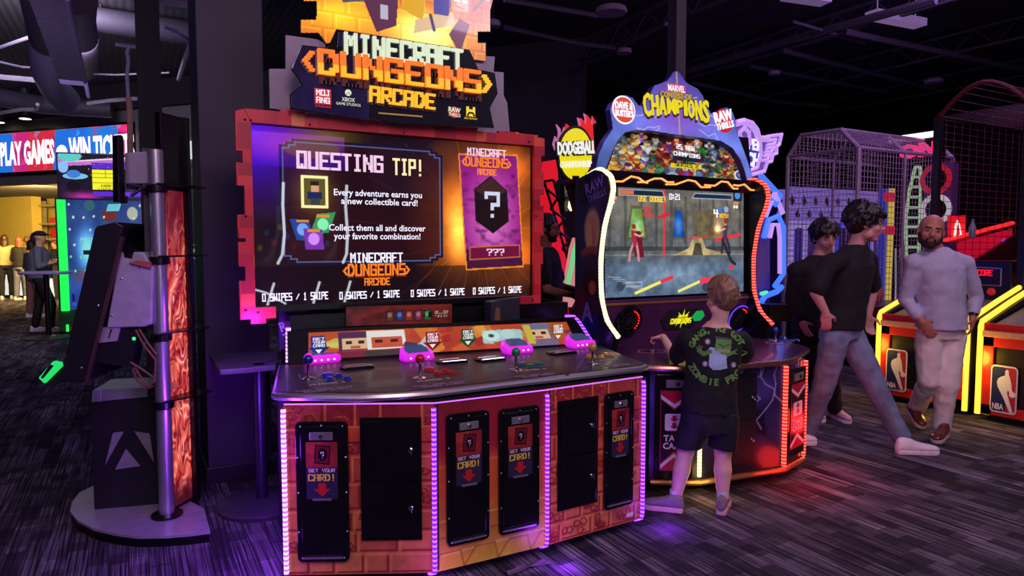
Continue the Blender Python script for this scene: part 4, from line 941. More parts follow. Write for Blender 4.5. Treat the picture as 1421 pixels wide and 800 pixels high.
def takecard(pl, a0, a1, b0, b1, parent, tsc=1.0):
    w = a1-a0; h = b1-b0; m = (a0+a1)/2
    b = MB(); b.rrect(pl, a0-.03, a1+.03, b0-.05, b1+.09, .02, .004, .02); o = b.build('card_dispenser', M['gloss_black'], parent, bevel=.003)
    b = MB(); b.boxp(pl, m-w*.3, m+w*.34, b1+.015, b1+.06, .02, .027); b.build('lock_plate', M['silver'], o); b = MB(); b.lathe(pl.P(m+w*.1,b1+.037,.027), [(.01,0),(.01,.006),(.003,.007)], 14, pl.n); b.build('lock', M['bezel'], o)
    b = MB(); b.boxp(pl, a0, a1, b0, b1, .021, .023)
    b.mat(1).prism(pl, [(a0,b1-.003),(a1,b1-.003),(a1,b1-h*.1),(m,b1-h*.25),(a0,b1-h*.1)], .023, .0235); b.mat(2).prism(pl, [(a0,b1-h*.05),(m,b1-h*.17),(a1,b1-h*.05),(a1,b1-h*.1),(m,b1-h*.22),(a0,b1-h*.1)], .0235, .0245)
    b.mat(1).prism(pl, [(a0,b0+.003),(a1,b0+.003),(a1,b0+h*.08),(m,b0+h*.25),(a0,b0+h*.08)], .023, .0235); b.mat(2).prism(pl, [(a0,b0+h*.02),(m,b0+h*.17),(a1,b0+h*.02),(a1,b0+h*.07),(m,b0+h*.22),(a0,b0+h*.07)], .0235, .0245)
    b.mat(2).rrect(pl, m-w*.33, m+w*.33, b0+h*.5, b0+h*.71, w*.07, .0235, .0245)
    for z in (.61,.52): b.mat(1).prism(pl, [(m-w*.07,b0+h*(z+.08)),(m+w*.07,b0+h*(z+.08)),(m+w*.07,b0+h*(z+.04)),(m+w*.17,b0+h*(z+.04)),(m,b0+h*z),(m-w*.17,b0+h*(z+.04)),(m-w*.07,b0+h*(z+.04))], .0245, .0255)
    b.mat(2).text('TAKE', pl, m, b0+h*.37, h*.075, .0235, .0245, w=w*.74, bold=.03); b.text('CARD', pl, m, b0+h*.275, h*.075, .0235, .0245, w=w*.78, bold=.03)
    b.mat(1)
    for z0 in (a0,a1-.004): b.boxp(pl, z0, z0+.004, b0, b1, .023, .0245)
    b.build('take_card_plate', [M['bezel'], M['plate_red'], M['ink_white']], o)
q = FB[1].pp([(914,652),(946,652),(946,541),(914,541)]); takecard(FB[1], max(.0,q[0][0]), q[1][0]+.03, q[0][1], q[2][1], c2)
q = FB[3].pp([(1089,626),(1104,618),(1104,530),(1089,535)]); takecard(FB[3], q[0][0]+.02, q[1][0]+.06, q[0][1]+.0, q[2][1], c2)
M['led_red2'] = led('red_leds_fine', (255,90,80), (240,14,14), 1.5, .9, 380)
def vst(pt, z0, z1, mt, off=(0,-.012,0), r=.012): o = V(off); strip([V((pt.x,pt.y,z0))+o, V((pt.x,pt.y,(z0+z1)/2))+o, V((pt.x,pt.y,z1))+o], mt, c2, r)
vst(Q[2], .12, .72, 'led_yellow'); vst(Q[3], .11, .72, 'led_red', r=.015); vst(Q[4], .11, .72, 'led_red', r=.015); vst(Q[3]+(Q[4]-Q[3])*.78, .12, .72, 'led_red2', r=.005)
# deck
DZ2 = .77
D2 = [V((2.62,3.84,0)),V((2.60,3.75,0)),V((2.50,3.3,0)),V((2.44,3.06,0)),V((2.50,2.97,0)),V((2.72,2.80,0)),V((2.85,2.755,0)),V((3.36,2.70,0)),V((3.44,2.71,0)),V((3.86,2.93,0)),V((3.92,2.99,0)),V((3.99,3.2,0)),V((4.02,3.5,0)),V((4.02,3.84,0))]
d2 = [G(868,477,DZ2), G(880,487,DZ2), G(905,497,DZ2)]
b = MB(); b.slab(D2, .735, DZ2); b.build('control_deck', pm('deck_purple', (74,44,84), .3, var=.35, scale=4, coat=.3), c2)
b = MB(); b.tube([p+ZA*.752 for p in D2], .018, 8, closed=True); b.build('edge_trim', pm('gold_trim', (176,136,120), .25, .85), c2, auto=True)
for px, py in ((878,466),(1052,461)): 
    g = G(px,py,DZ2); reader(V((g.x,g.y,DZ2)), 0.0, c2)
g = G(1076,474,DZ2); joystick(V((g.x,g.y,DZ2)), (30,60,190), c2, .02, .08)
g = G(905,488,DZ2); JK = V((g.x,g.y,DZ2)); joystick(JK, (170,40,90), c2, .018, .08)
buttons([(V((G(x,y,DZ2).x,G(x,y,DZ2).y,DZ2)),r) for x,y,r in ((1091,474,.013),(1098,474,.013),(1105,473,.013),(1086,470,.018))], (40,90,200), c2, DZ2)
buttons([(V((G(x,y,DZ2).x,G(x,y,DZ2).y,DZ2)),r) for x,y,r in ((1032,466,.02),)], (30,140,60), c2, DZ2)
buttons([(V((G(x,y,DZ2).x,G(x,y,DZ2).y,DZ2)),r) for x,y,r in ((1040,474,.016),(930,482,.013))], (190,30,50), c2, DZ2)
DP2 = Plane((0,0,DZ2),(1,0,0),(0,1,0)); b = MB()
for cx, cy in ((JK.x,JK.y),(G(1080,476,DZ2).x,G(1080,476,DZ2).y)):
    R_ = .085; hexp = [(cx+R_*1.3*math.cos(a),cy+R_*math.sin(a)) for a in [math.pi/3*k for k in range(6)]]; hex2 = [(cx+(x-cx)*.88,cy+(y-cy)*.88) for x, y in hexp]
    for k in range(6): b.prism(DP2, [hexp[k],hexp[(k+1)%6],hex2[(k+1)%6],hex2[k]], .001, .002)
b.build('deck_line', pm('deck_line_rose', (190,110,110), .4), c2)
tray(V((G(1014,478,DZ2).x,G(1014,478,DZ2).y,DZ2)), c2, .12, .07)
# riser behind the deck
YS = 3.55; s0, s1 = 2.66, 4.0
RB = V((s0,3.50,1.09)); 
RPl = Plane(V((s0-.02,3.62,DZ2)), V((1,0,0)), V((0,-.10,.31)))
b = MB(); b.boxp(RPl, 0, s1-s0+.04, 0, .325, -.05, 0); rz = b.build('speaker_riser', pm('riser_plum', (92,44,92), .35, var=.3, scale=4), c2)
M['speaker'] = pm('speaker_mesh', (26,22,28), .7)
def speaker(px, py, parent, ringm, dots, r=.105):
    a_, c_ = RPl.pix(px, py); P = RPl.P(a_, c_, 0)
    b = MB(); b.lathe(P, [(r,0),(r,.02),(r*.82,.026),(r*.78,.012),(.001,.004)], 32, RPl.n); o = b.build('speaker', M['gloss_black'], parent, auto=True)
    b = MB()
    for k in range(6): a = k*math.pi/6; b.tube([P+(RPl.e1*math.cos(a)+RPl.e2*math.sin(a))*r*.75+RPl.n*.016, P-(RPl.e1*math.cos(a)+RPl.e2*math.sin(a))*r*.75+RPl.n*.016], .003, 5)
    for rr in (.3,.55): b.tube([P+(RPl.e1*math.cos(a)+RPl.e2*math.sin(a))*r*rr+RPl.n*.016 for a in [k*math.pi/10 for k in range(20)]], .003, 5, closed=True)
    b.build('speaker_grille', M['speaker'], o)
    b = MB(); b.tube([P+(RPl.e1*math.cos(a)+RPl.e2*math.sin(a))*r*.97+RPl.n*.02 for a in [k*math.pi/16 for k in range(32)]], .006, 6, closed=True); b.build('speaker_ring', ringm, o)
    b = MB()
    for k in range(9): a = math.radians(dots+k*14); b.ell(P+(RPl.e1*math.cos(a)+RPl.e2*math.sin(a))*r*.72+RPl.n*.024, .0055, None, 8, 6)
    b.build('speaker_lights', em('red_dots', (255,40,40), 1.6), o)
speaker(871,445, c2, M['gloss_black'], -40); speaker(1023,441, c2, em('blue_violet_ring', (90,60,235), 1.1), -30)
a_, c_ = RPl.pix(946,442)
b = MB(); b.prism(RPl, [(a_-.2,c_),(a_-.15,c_+.075),(a_+.13,c_+.075),(a_+.17,c_),(a_+.12,c_-.08),(a_-.14,c_-.08)], 0, .008); o = b.build('badge_plate', M['dark_grey'], rz, bevel=.002)
b = MB(); b.ptext('CHAMPIONS', RPl, a_-.01, c_-.035, .04, .19, .008, .012, fat=1.5); b.ptext('CONTEST OF', RPl, a_, c_+.012, .016, .09, .008, .011, fat=1.3)
for k in range(8): a = k*math.pi/4; b.prism(RPl, [(a_+math.cos(a-.3)*.025,c_+math.sin(a-.3)*.025),(a_+math.cos(a)*.075,c_+math.sin(a)*.075),(a_+math.cos(a+.3)*.025,c_+math.sin(a+.3)*.025)], .008, .0085)
b.build('badge_lettering', em('badge_yellow', (238,230,40), .95), o)
b = MB(); e_ = RPl.pix(968,438); b.prism(RPl, [(e_[0]+.06*math.cos(k*math.pi/3),e_[1]+.045*math.sin(k*math.pi/3)) for k in range(6)], .008, .01); b.build('green_hexagon', em('green_hex', (30,170,80), .8), o)
# tilted screen
sl = .33/.75
S2 = Plane(V((2.665,3.545,1.105)), V((1,0,0)), V((0,.02,.76)))
w2, h2 = 1.27, .76
b = MB(); b.boxp(S2, -.06, w2+.10, -.03, h2+.06, -.12, -.003); sc2 = b.build('screen_housing', M['bezel'], c2)
b = MB(); b.tube([S2.P(-.04,-.045,.01), S2.P(w2+.12,-.045,.01)], .014, 10); b.build('gold_rail', M['gold'], c2, auto=True)
cv = CV(330, 212, (92,100,112)); U, V_ = cv.U, cv.V
cv.tint((70,86,104),(120,112,96), V_); cv.mix(np.clip((.36-V_)*8,0,1), (84,104,128)); cv.mix(np.clip(1-cv.d(.45,.18,.4,.16),0,1), (150,176,200), .6); cv.mix(np.clip((V_-.86)*6,0,1), (58,66,84), .7)
for u in np.linspace(.03,.97,10): cv.rect(u-.012,.42,u+.012,.9,(60,60,62),.5); cv.line([(u+.014,.42),(u+.014,.9)], .006, (150,150,140), .4)
cv.rect(0,.4,1,.44,(48,50,54),.7); cv.rect(0,.36,1,.37,(160,160,150),.4)
for (u, c, wd) in ((.21,(110,150,70),.075),(.5,(20,70,150),.06),(.8,(140,106,70),.09)):
    cv.poly([(u-wd,.5),(u-wd*.55,.8),(u+wd*.55,.8),(u+wd,.5)], (90,84,64)); cv.poly([(u-wd*.75,.52),(u-wd*.4,.77),(u+wd*.4,.77),(u+wd*.75,.52)], c); cv.glow(u,.62,.03,.07,(120,150,180),.5)
cv.rect(.6,.5,.76,.78,(96,84,56),.6); cv.rect(.64,.52,.72,.74,(120,104,60),.5)
cv.poly([(.46,.36),(.62,.36),(.64,.5),(.66,.36),(.88,.36),(.7,.42),(.67,.53),(.61,.53),(.57,.42)], (176,160,112)); cv.poly([(.6,.36),(.62,.47),(.66,.47),(.68,.36)], (70,64,54))
cv.noise((16,24), .28, 4)
# energy beams
cv.line([(.40,.97),(.395,.36)], .022, (255,40,50), .85); cv.line([(.36,.7),(.43,.73)], .03, (220,30,40), .8); cv.line([(.56,.5),(.72,.535)], .014, (230,40,70), .8); cv.line([(.78,.5),(.97,.555)], .03, (255,40,60), .85)
def fighter(u, v, s, top, leg, flip, cape=None):
    f = -1 if flip else 1
    if cape: cv.poly([(u-.03*s,v+.26*s),(u+.05*s,v+.25*s),(u+.075*s,v-.02),(u-.0*s,v-.01)], cape)
    for (x0,x1) in ((-.01,-.045*1),(.012,.03)): cv.line([(u+x0*f*s,v+.13*s),(u+x1*f*s*.8,v+.04*s),(u+x1*f*s,v-.05*s)], .028*s, leg)
    cv.line([(u,v+.12*s),(u-.004*f,v+.24*s)], .05*s, top); cv.line([(u,v+.22*s),(u+.04*f*s,v+.2*s),(u+.065*f*s,v+.22*s)], .02*s, (214,170,150)); cv.ell(u-.002*f,v+.285*s,.016*s,.03*s,(206,150,120)); cv.ell(u-.006*f,v+.30*s,.017*s,.026*s,(150,50,30))
fighter(.195,.36,.85,(170,40,60),(196,140,140),False,(110,20,40)); fighter(.85,.42,.85,(70,50,90),(50,36,60),True); cv.line([(.83,.5),(.9,.3),(.93,.27)], .03, (40,34,50)); cv.glow(.79,.6,.02,.03,(255,160,60),.8); cv.ell(.9,.24,.02,.025,(220,60,80))
for u, v in ((.1,.1),(.7,.06)): cv.poly([(u+.03*math.cos(k*math.pi/3),v+.05*math.sin(k*math.pi/3)) for k in range(6)], (56,66,84)); cv.line([(u+.035,v-.01),(u+.14,v-.01),(u+.14,v+.025),(u+.035,v+.025)], .008, (170,180,200))
cv.line([(.2,.03),(.38,.125)], .026, (244,236,90)); cv.line([(.38,.125),(.45,.16)], .034, (230,50,80)); cv.line([(.5,.03),(.66,.115)], .026, (240,230,110)); cv.line([(.67,.115),(.78,.135)], .05, (236,60,90))
for q_ in range(6): cv.line([(.02+.03*q_,.18-.02*q_),(.1+.03*q_,.17-.02*q_)], .006, (220,220,220), .6)
# bars
cv.rect(.02,.875,.085,.975,(40,30,34)); cv.ell(.052,.93,.022,.035,(190,90,60)); cv.poly([(.095,.885),(.4,.885),(.385,.935),(.095,.935)], (30,40,56)); cv.rect(.1,.895,.19,.925,(220,110,60)); cv.line([(.095,.885),(.4,.885),(.385,.935),(.095,.935),(.095,.885)], .006, (190,210,230))
cv.rect(.915,.875,.985,.975,(24,40,80)); cv.ell(.95,.93,.022,.035,(80,140,220)); cv.poly([(.6,.885),(.905,.885),(.905,.93),(.62,.93)], (30,44,66)); cv.line([(.6,.885),(.905,.885),(.905,.93),(.62,.93),(.6,.885)], .006, (190,210,230))
for u in (.03,.05,.07,.93,.95): cv.ell(u,.855,.009,.014,(240,150,50))
for u in (.035,.055,.925,.945): cv.ell(u,.82,.01,.016,(230,236,245))
cv.ell(.81,.79,.018,.03,(60,120,200)); cv.ell(.86,.79,.018,.03,(150,170,210))
def s2map(u, v): 
    return S2.P(u*w2, v*h2, .003)
sp2 = panel('screen_picture', cv, s2map, pmat('game_display', 1.05, .09), sc2)
b = MB(); b.ptext('0:21', S2, .6, .655, .042, .1, .004, .006, fat=1.6); b.mat(1).ptext('USE DODGE!', S2, .40, .635, .035, .24, .004, .006, fat=1.5); b.mat(0).ptext('4', S2, .99, .54, .06, .045, .004, .006, fat=1.5); b.mat(1).ptext('HITS!', S2, 1.07, .54, .03, .09, .004, .006, fat=1.5); b.mat(2).ptext('HIT', S2, .36, .575, .028, .06, .004, .006, fat=1.4); b.ptext('MISS', S2, .36, .535, .028, .08, .004, .006, fat=1.4)
b.build('screen_text', [M['t_white'], M['t_yellow'], M['t_red']], sc2)
# side panels
XL, XR = 2.60, 3.99
ledL = [(857,468),(842,446),(834,412),(833,360),(838,315),(847,280),(850,262),(847,246),(838,238),(829,236),(815,244)]
LP = [PX(x,y,XL) for x, y in ledL]
PS = vplane(V((XL,6,0)), V((XL,2,0)))   # faces -x
def yz(p): return PS.pix  # unused
prof = [(p.y,p.z) for p in LP]; back = max(p[0] for p in prof)
yb = 3.76
P_ = prof[:-1]+[(yb,prof[-1][1]-.02),(yb,.73),(prof[0][0]+.05,.75)]
def sidepanel(x, name='side_panel'):
    pl = Plane(V((x,0,0)), V((0,-1,0)), ZA); b = MB(); b.prism(pl, [(-y,z) for y, z in P_], -.022, .022); return b.build(name, M['bezel'], c2, bevel=.003), pl
spL, plL = sidepanel(XL-.0); spR, plR = sidepanel(XR)
ys = [-y for y, z in P_]; zs_ = [z for y, z in P_]; A0, A1, B0_, B1_ = min(ys), max(ys), min(zs_), max(zs_)
cv = CV(150, 200, (30,22,52)); cv.tint((24,16,40),(74,58,120), vnoise(200,150,(5,4),3,9)); U, V_ = cv.U, cv.V
def yu(px, py): p = PX(px, py, XL-.022); return ((-p.y-A0)/(A1-A0), (p.z-B0_)/(B1_-B0_))
def blob(px, py, rx, ry, c, al=1.0, soft=.3):
    u, v = yu(px, py); u2, _ = yu(px+rx, py); _, v2 = yu(px, py-ry); cv.ell(u, v, abs(u2-u), abs(v2-v), c, al, soft)
blob(822,320,11,30,(196,160,110)); blob(823,312,6,11,(196,140,116)); blob(822,330,5,14,(180,120,100)); blob(818,330,4,22,(206,170,110)); blob(822,352,16,10,(150,70,60)); blob(822,368,15,16,(60,40,70)); blob(812,262,10,22,(24,20,34)); blob(808,262,5,16,(44,40,60)); blob(820,395,12,22,(52,20,34)); blob(822,400,5,10,(170,80,60)); blob(815,440,14,24,(34,40,130)); blob(805,420,8,24,(110,24,40),.7); blob(822,425,9,14,(74,24,44),.8)
cv.cut(cv.inpoly([((a-A0)/(A1-A0),(b_-B0_)/(B1_-B0_)) for a, b_ in zip(ys,zs_)]))
panel('side_art', cv, pfn(Plane(V((XL,0,0)), V((0,-1,0)), ZA), rq(A0,A1,B0_,B1_), .024), pmat('side_vinyl', 0, .3, coat=.4), spL)
qa = plL.pix(829,262,.024); b = MB(); b.text('RAW', plL, qa[0]-.02, qa[1]-.01, .07, .024, .0265, w=.2, bold=.03, rot=.25); b.text('THRILLS', plL, qa[0]-.0, qa[1]-.065, .045, .024, .0265, w=.2, bold=.02, rot=.25); qb = plL.pix(815,446,.024); b.text('A', plL, qb[0], qb[1], .12, .024, .0265, bold=.03)
b.build('side_lettering', pm('violet_ink', (120,104,190), .4), spL)
def stripx(x, mt): 
    pts = [V((x,y,z)) for y, z in prof]; sm = []
    for i in range(len(pts)-1):
        p0, p1, p2, p3 = pts[max(i-1,0)], pts[i], pts[i+1], pts[min(i+2,len(pts)-1)]
        for k in range(4):
            t = k/4; sm.append(.5*((2*p1)+(p2-p0)*t+(2*p0-5*p1+4*p2-p3)*t*t+(3*p1-p0-3*p2+p3)*t**3))
    sm.append(pts[-1]); return strip([p+V((0,-.008,0)) for p in sm], mt, c2, .016)
M['led_warmwhite'] = led('warm_white_leds', (255,250,215), (255,228,160), 2.2, 1.6, 300)
stripx(XL, 'led_warmwhite'); stripx(XR, 'led_red')
# zigzag light bar over the screen
ZB = vplane(V((0,3.50,0)), V((1,3.50,0)))
b = MB(); b.prism(ZB, ZB.pp([(848,236),(1048,252),(1048,269),(850,259)]), -.03, 0); zb = b.build('light_bar_panel', M['bezel'], c2)
zz_ = ([(852,252),(864,252),(876,245),(886,247),(894,253),(899,254)],[(885,253),(896,253),(908,248),(918,248),(926,253),(935,253)],[(924,256),(938,256),(955,250),(965,252),(973,260),(986,260)],[(978,257),(992,258),(1001,252),(1010,253),(1018,262),(1024,262)],[(1018,257),(1025,258),(1033,256),(1042,264),(1049,264)])
for z in zz_:
    b = MB(); b.tube([PY(x,y,3.494) for x, y in z], .0065, 6); b.build('zigzag_light', em('orange_zigzag', (255,150,70), 1.8), zb)
# marquee: art band and blue header
MA = Plane(PY(842,245,3.66), V((1,0,0)), V((0,.12,1)))
q = MA.pp([(842,243),(1046,252),(1046,205),(860,185)]); a0, a1 = q[0][0], q[1][0]; b0 = min(q[0][1],q[1][1]); b1 = MA.pix(870,182)[1]
archpx = [(842,236),(1040,251),(1036,236),(1029,222),(1018,205),(1000,194),(968,190),(935,186),(905,182),(880,182),(866,184),(856,196),(850,212)]
ap = MA.pp(archpx); A0, A1 = min(p[0] for p in ap), max(p[0] for p in ap); B0_, B1_ = min(p[1] for p in ap), max(p[1] for p in ap)
cv = CV(240, 86, (30,16,22)); cv.noise((5,8),.6,2)
pal = [(220,90,30),(240,170,50),(110,60,160),(60,110,90),(180,190,200),(150,30,40),(70,100,150),(230,200,140),(90,70,60),(60,150,70),(210,130,60)]
crowd(cv, 54, .12, .95, .105, pal, 4)
cv.noise((9,26), .75, 6); cv.a[..., :3] *= .86; cv.rect(.42,.2,.64,.3,(236,206,40)); cv.rect(.44,.36,.66,.58,(24,20,34),.8); cv.ell(.93,.12,.045,.13,(240,240,245)).ell(.93,.12,.036,.105,(60,90,170)).ell(.935,.13,.02,.05,(230,120,40))
cv.cut(cv.inpoly([((a-A0)/(A1-A0),(c-B0_)/(B1_-B0_)) for a, c in ap]))
b = MB(); b.boxp(MA, A0-.03, A1+.03, B0_-.02, B1_+.03, -.08, -.006); mq = b.build('marquee_box', M['bezel'], c2)
panel('marquee_art', cv, pfn(MA, rq(A0,A1,B0_,B1_), .0), pmat('marquee_backlit', .95, .25), mq)
b = MB(); q = (A0+(A1-A0)*.53, B0_+(B1_-B0_)*.22); b.mat(1).ptext('SERIES 2', MA, q[0], q[1], .028, .22, .002, .004, fat=1.4, dy=-.006); b.mat(0).ptext('CHAMPIONS', MA, q[0]+.01, q[1]+.075, .03, .25, .002, .004, fat=1.5, dy=-.01); b.ptext('25 NEW', MA, q[0], q[1]+.125, .035, .17, .002, .004, fat=1.5, dy=-.01)
b.build('marquee_lettering', [M['t_white'], M['bezel']], mq)
HD = Plane(PY(842,245,3.56), V((1,0,0)), V((0,.10,1)))
outer = [(826,238),(830,215),(838,196),(850,178),(848,165),(846,152),(850,142),(858,134),(868,132),(878,136),(886,146),(893,148),(897,138),(903,128),(907,119),(918,115),(925,112),(930,106),(934,100),(939,98),(944,102),(950,112),(956,117),(968,123),(975,132),(979,143),(986,157),(992,157),(1000,151),(1009,149),(1017,156),(1021,168),(1021,180),(1029,200),(1038,225),(1046,254)]
inner = [(1036,250),(1033,238),(1027,222),(1016,206),(1000,196),(968,191),(935,187),(905,182),(882,181),(868,184),(858,195),(850,210),(841,234)]
hp = HD.pp(outer+inner)
b = MB(); b.prism(HD, hp, -.05, 0); hd = b.build('header', pm('header_edge', (60,50,120), .4), c2)
A0, A1 = min(p[0] for p in hp), max(p[0] for p in hp); B0_, B1_ = min(p[1] for p in hp), max(p[1] for p in hp)
cv = CV(250, 190, (80,92,210)); cv.tint((40,44,140),(118,136,240), np.clip(1.25-cv.V*.9,0,1)); cv.mix(np.clip(1-cv.d(.5,.62,.3,.4),0,1), (150,80,200), .9); cv.mix(np.clip((.35-cv.U)*2.6,0,1)*np.clip((.5-cv.V)*2,0,1),(30,70,110),.8); cv.noise((6,8),.22,3); cv.mix(np.clip((cv.V-.86)*8,0,1),(90,50,150),.7)
rs = random.Random(8)
for q_ in range(13):
    a = rs.uniform(-3.1,.2) if q_ % 3 else rs.uniform(0,3.1); u, v = .51, .5; pts = []
    rr = .13
    for k_ in range(5): pts.append((u+math.cos(a)*rr, v+math.sin(a)*rr*1.15)); rr += .035; a += rs.uniform(-.25,.25)
    cv.line(pts, .01, (190,190,255), .8)
cv.line([(.51,.98),(.51,.32)], .012, (200,170,110), .9)
cv.cut(cv.inpoly([((a-A0)/(A1-A0),(c-B0_)/(B1_-B0_)) for a, c in hp]))
panel('header_art', cv, pfn(HD, rq(A0,A1,B0_,B1_), .002), pmat('header_backlit', .9, .3), hd)
pl3, L3 = slant(HD, (891,161), (983,171)); pl3 = Plane(pl3.o+HD.n*.004, pl3.e1, HD.e2)
b = MB()
n_ = len('CHAMPIONS'); adv = [{'I':.55,'M':1.2}.get(ch, 1.0) for ch in 'CHAMPIONS']; wl = L3/sum(adv); xs_ = [sum(adv[:i])+adv[i]/2 for i in range(n_)]
for i, ch in enumerate('CHAMPIONS'):
    t = (i-(n_-1)/2)/((n_-1)/2); hh = .080+.055*abs(t); yb_ = .042-.042*abs(t)
    ww = {'I':.42,'M':1.15}.get(ch, .92); xc = xs_[i]*wl; hh *= 1.12
    b.mat(1).text(ch, pl3, xc+.004, yb_-.010, hh+.012, 0, .01, w=wl*(ww+.1), bold=.04); b.mat(0).text(ch, pl3, xc, yb_, hh, .004, .018, w=wl*ww*.96, bold=.02)
b.mat(1).text('CONTEST OF', pl3, L3*.5+.004, .14, .045, 0, .008, w=L3*.5, bold=.05); b.mat(2).text('CONTEST OF', pl3, L3*.5, .143, .04, .004, .012, w=L3*.48, bold=.03)
b.build('title_lettering', [em('title_yellow', (232,216,30), .9), pm('title_shadow', (60,50,20), .5), em('title_olive', (190,160,60), .8)], hd)
b = MB(); q = HD.pix(938,124); b.boxp(HD, q[0]-.085, q[0]+.085, q[1]-.03, q[1]+.035, .003, .006); b.mat(1).text('MARVEL', HD, q[0], q[1]-.018, .042, .006, .008, w=.155, bold=.03); b.build('title_badge', [em('badge_red3', (206,90,110), .7), M['t_white']], hd)
b = MB(); q = HD.pix(865,153); b.lathe(HD.P(q[0],q[1],.003), [(.095,0),(.095,.004),(.001,.0045)], 32, HD.n); b.mat(1).lathe(HD.P(q[0],q[1],.007), [(.084,0),(.084,.002),(.001,.0025)], 32, HD.n)
b.mat(0).text('DAVE &', HD, q[0], q[1]+.005, .045, .009, .013, w=.15, bold=.04); b.text("BUSTER'S", HD, q[0], q[1]-.045, .04, .009, .013, w=.15, bold=.04); b.build('round_badge', [M['t_white'], em('badge_orange', (224,80,40), .8)], hd)
b = MB(); q = HD.pix(1004,168); b.mat(1).lathe(HD.P(q[0],q[1],.003), [(.088,0),(.088,.004),(.001,.0045)], 32, HD.n); b.mat(0).text('RAW', HD, q[0], q[1]+.0, .07, .007, .012, w=.19, bold=.04, rot=.25); b.text('THRILLS', HD, q[0]+.01, q[1]-.055, .045, .007, .012, w=.18, bold=.03, rot=.25); b.build('round_badge', [M['t_white'], em('badge_red4', (206,40,50), .8)], hd)
# cabinet back
b = MB(); b.box((XL+.03,3.68,.735),(XR-.03,3.80,1.8)); b.build('rear_box', M['bezel'], c2)
# ================= machine facing the big screen (its lights mirror in the glass) =================
FM = empty('arcade_cabinet', (2.0,-2.2,0), 'arcade cabinet with white light strips facing the giant screen and mirrored in its glass', 'arcade machine')
b = MB(); b.box((1.35,-2.7,.06),(2.65,-2.05,.80)); b.box((1.35,-2.9,.8),(2.65,-2.45,2.5)); b.box((1.3,-2.75,2.5),(2.7,-2.3,3.0)); b.build('body', M['black'], FM, bevel=.01)
b = MB(); b.add([V((1.33,-1.95,.82)),V((2.67,-1.95,.82)),V((2.67,-2.45,.98)),V((1.33,-2.45,.98)),V((1.33,-1.95,.76)),V((2.67,-1.95,.76)),V((2.67,-2.45,.80)),V((1.33,-2.45,.80))], [(3,2,1,0),(4,5,6,7),(0,1,5,4),(1,2,6,5),(2,3,7,6),(3,0,4,7)]); b.build('control_deck', M['deck'], FM)
wl = em('white_strip', (235,240,255), 15.0)
for x in (1.80,2.67):
    b = MB(); b.tube([V((x,-2.2,2.3)),V((x,-2.28,2.0)),V((x,-2.2,1.6)),V((x-.06,-2.05,1.32)),V((x-.14,-1.95,1.2))], .02, 6); b.build('light_strip', wl, FM)
for x, y in ((1.6,-1.9),(2.2,-1.92),(2.62,-1.9)):
    b = MB(); b.tube([V((x,y,.95)),V((x-.08,y,.7)),V((x-.12,y,.5))], .016, 6); b.build('light_strip', wl, FM)
b = MB(); b.tube([V((1.0,-1.93,.98)),V((1.5,-1.93,.82)),V((1.75,-1.93,.66))], .014, 6); b.build('light_strip', wl, FM)
FS = Plane(V((1.42,-2.44,1.15)), V((1,0,0)), V((0,-.1,1))); FS.n = V((0,1,0)); cv = CV(90, 70, (40,50,70)); cv.tint((30,30,60),(110,80,70), vnoise(70,90,(5,6),3,8)); 
for k in range(12): cv.ell(.08+.08*k,.3+.4*((k*.618)%1),.03,.05,((200,160,60),(60,120,210),(200,70,60))[k%3])
panel('screen_picture', cv, lambda u, v: V((1.42+1.16*u, -2.44+.0, 1.15+.85*v)), pmat('far_screen', 2.0, .2), FM)
cv = CV(90, 34, (90,30,230)); cv.tint((60,10,240),(200,90,210), cv.V); cv.ell(.35,.6,.3,.3,(200,170,60),.7); panel('marquee_art', cv, lambda u, v: V((1.33+1.34*(1-u), -2.295, 2.52+.46*v)), pmat('far_marquee', 5.0, .3), FM)
for i, c in enumerate(((230,60,60),(60,120,230),(230,200,60))): buttons([(V((1.7+.3*i,-2.15,.885)), .02)], c, FM, 0)

# small crumpled card wrapper on the carpet
P = G(733,789); b = MB(); rs = random.Random(4); n = 7
vs = [P+V((.05*(i-3),.022*(j-1)+rs.uniform(-.006,.006),.004+abs(rs.uniform(0,.016)))) for j in range(3) for i in range(n)]
vs = [P+(v-P)*.75 for v in vs]; b.add(vs+[v-ZA*.003 for v in vs], [(j*n+i,j*n+i+1,(j+1)*n+i+1,(j+1)*n+i) for j in range(2) for i in range(n-1)]+[(21+(j+1)*n+i,21+(j+1)*n+i+1,21+j*n+i+1,21+j*n+i) for j in range(2) for i in range(n-1)])
setp(b.build('card_wrapper', pm('wrapper_grey', (120,100,130), .35, .3)), 'small crumpled wrapper on the carpet in front of the orange cabinet', 'litter')
# ================= far left: shop wall with lit banner ===========================================
WA = PD(187,200,13.5); wd = V((.665,-.746,0)).normalized(); BWp = Plane(V((WA.x,WA.y,0)), wd, ZA)
def wq(pts, d=0.0): return BWp.pp(pts, d)
rr_ = BWp.pix(330,300)[0]; b = MB(); b.boxp(BWp, rr_, 9, 0, CZ, -.3, 0); setp(b.build('wall_far', M['wall_dark']), kind='structure')
b = MB(); b.boxp(BWp, -9, rr_, 2.75, 4.1, -.3, 0); setp(b.build('wall_left', M['wall_grey']), kind='structure')
b = MB(); b.boxp(BWp, -9, rr_, 4.1, CZ, -.3, .15); setp(b.build('wall_left_top', M['wall_dark']), kind='structure').name = 'wall_soffit'
b = MB(); l_, r_ = wq([(215,300)])[0][0], wq([(285,300)])[0][0]; b.boxp(BWp, l_, rr_, 0, 2.75, -.3, 0); setp(b.build('wall_side', pm('greenish_wall', (84,88,84), .8, var=.05)), kind='structure')
b = MB(); b.boxp(BWp, -9.5, 9, 0, 2.9, -5.4, -5.2); setp(b.build('wall_shop', M['wall_yellow']), kind='structure')
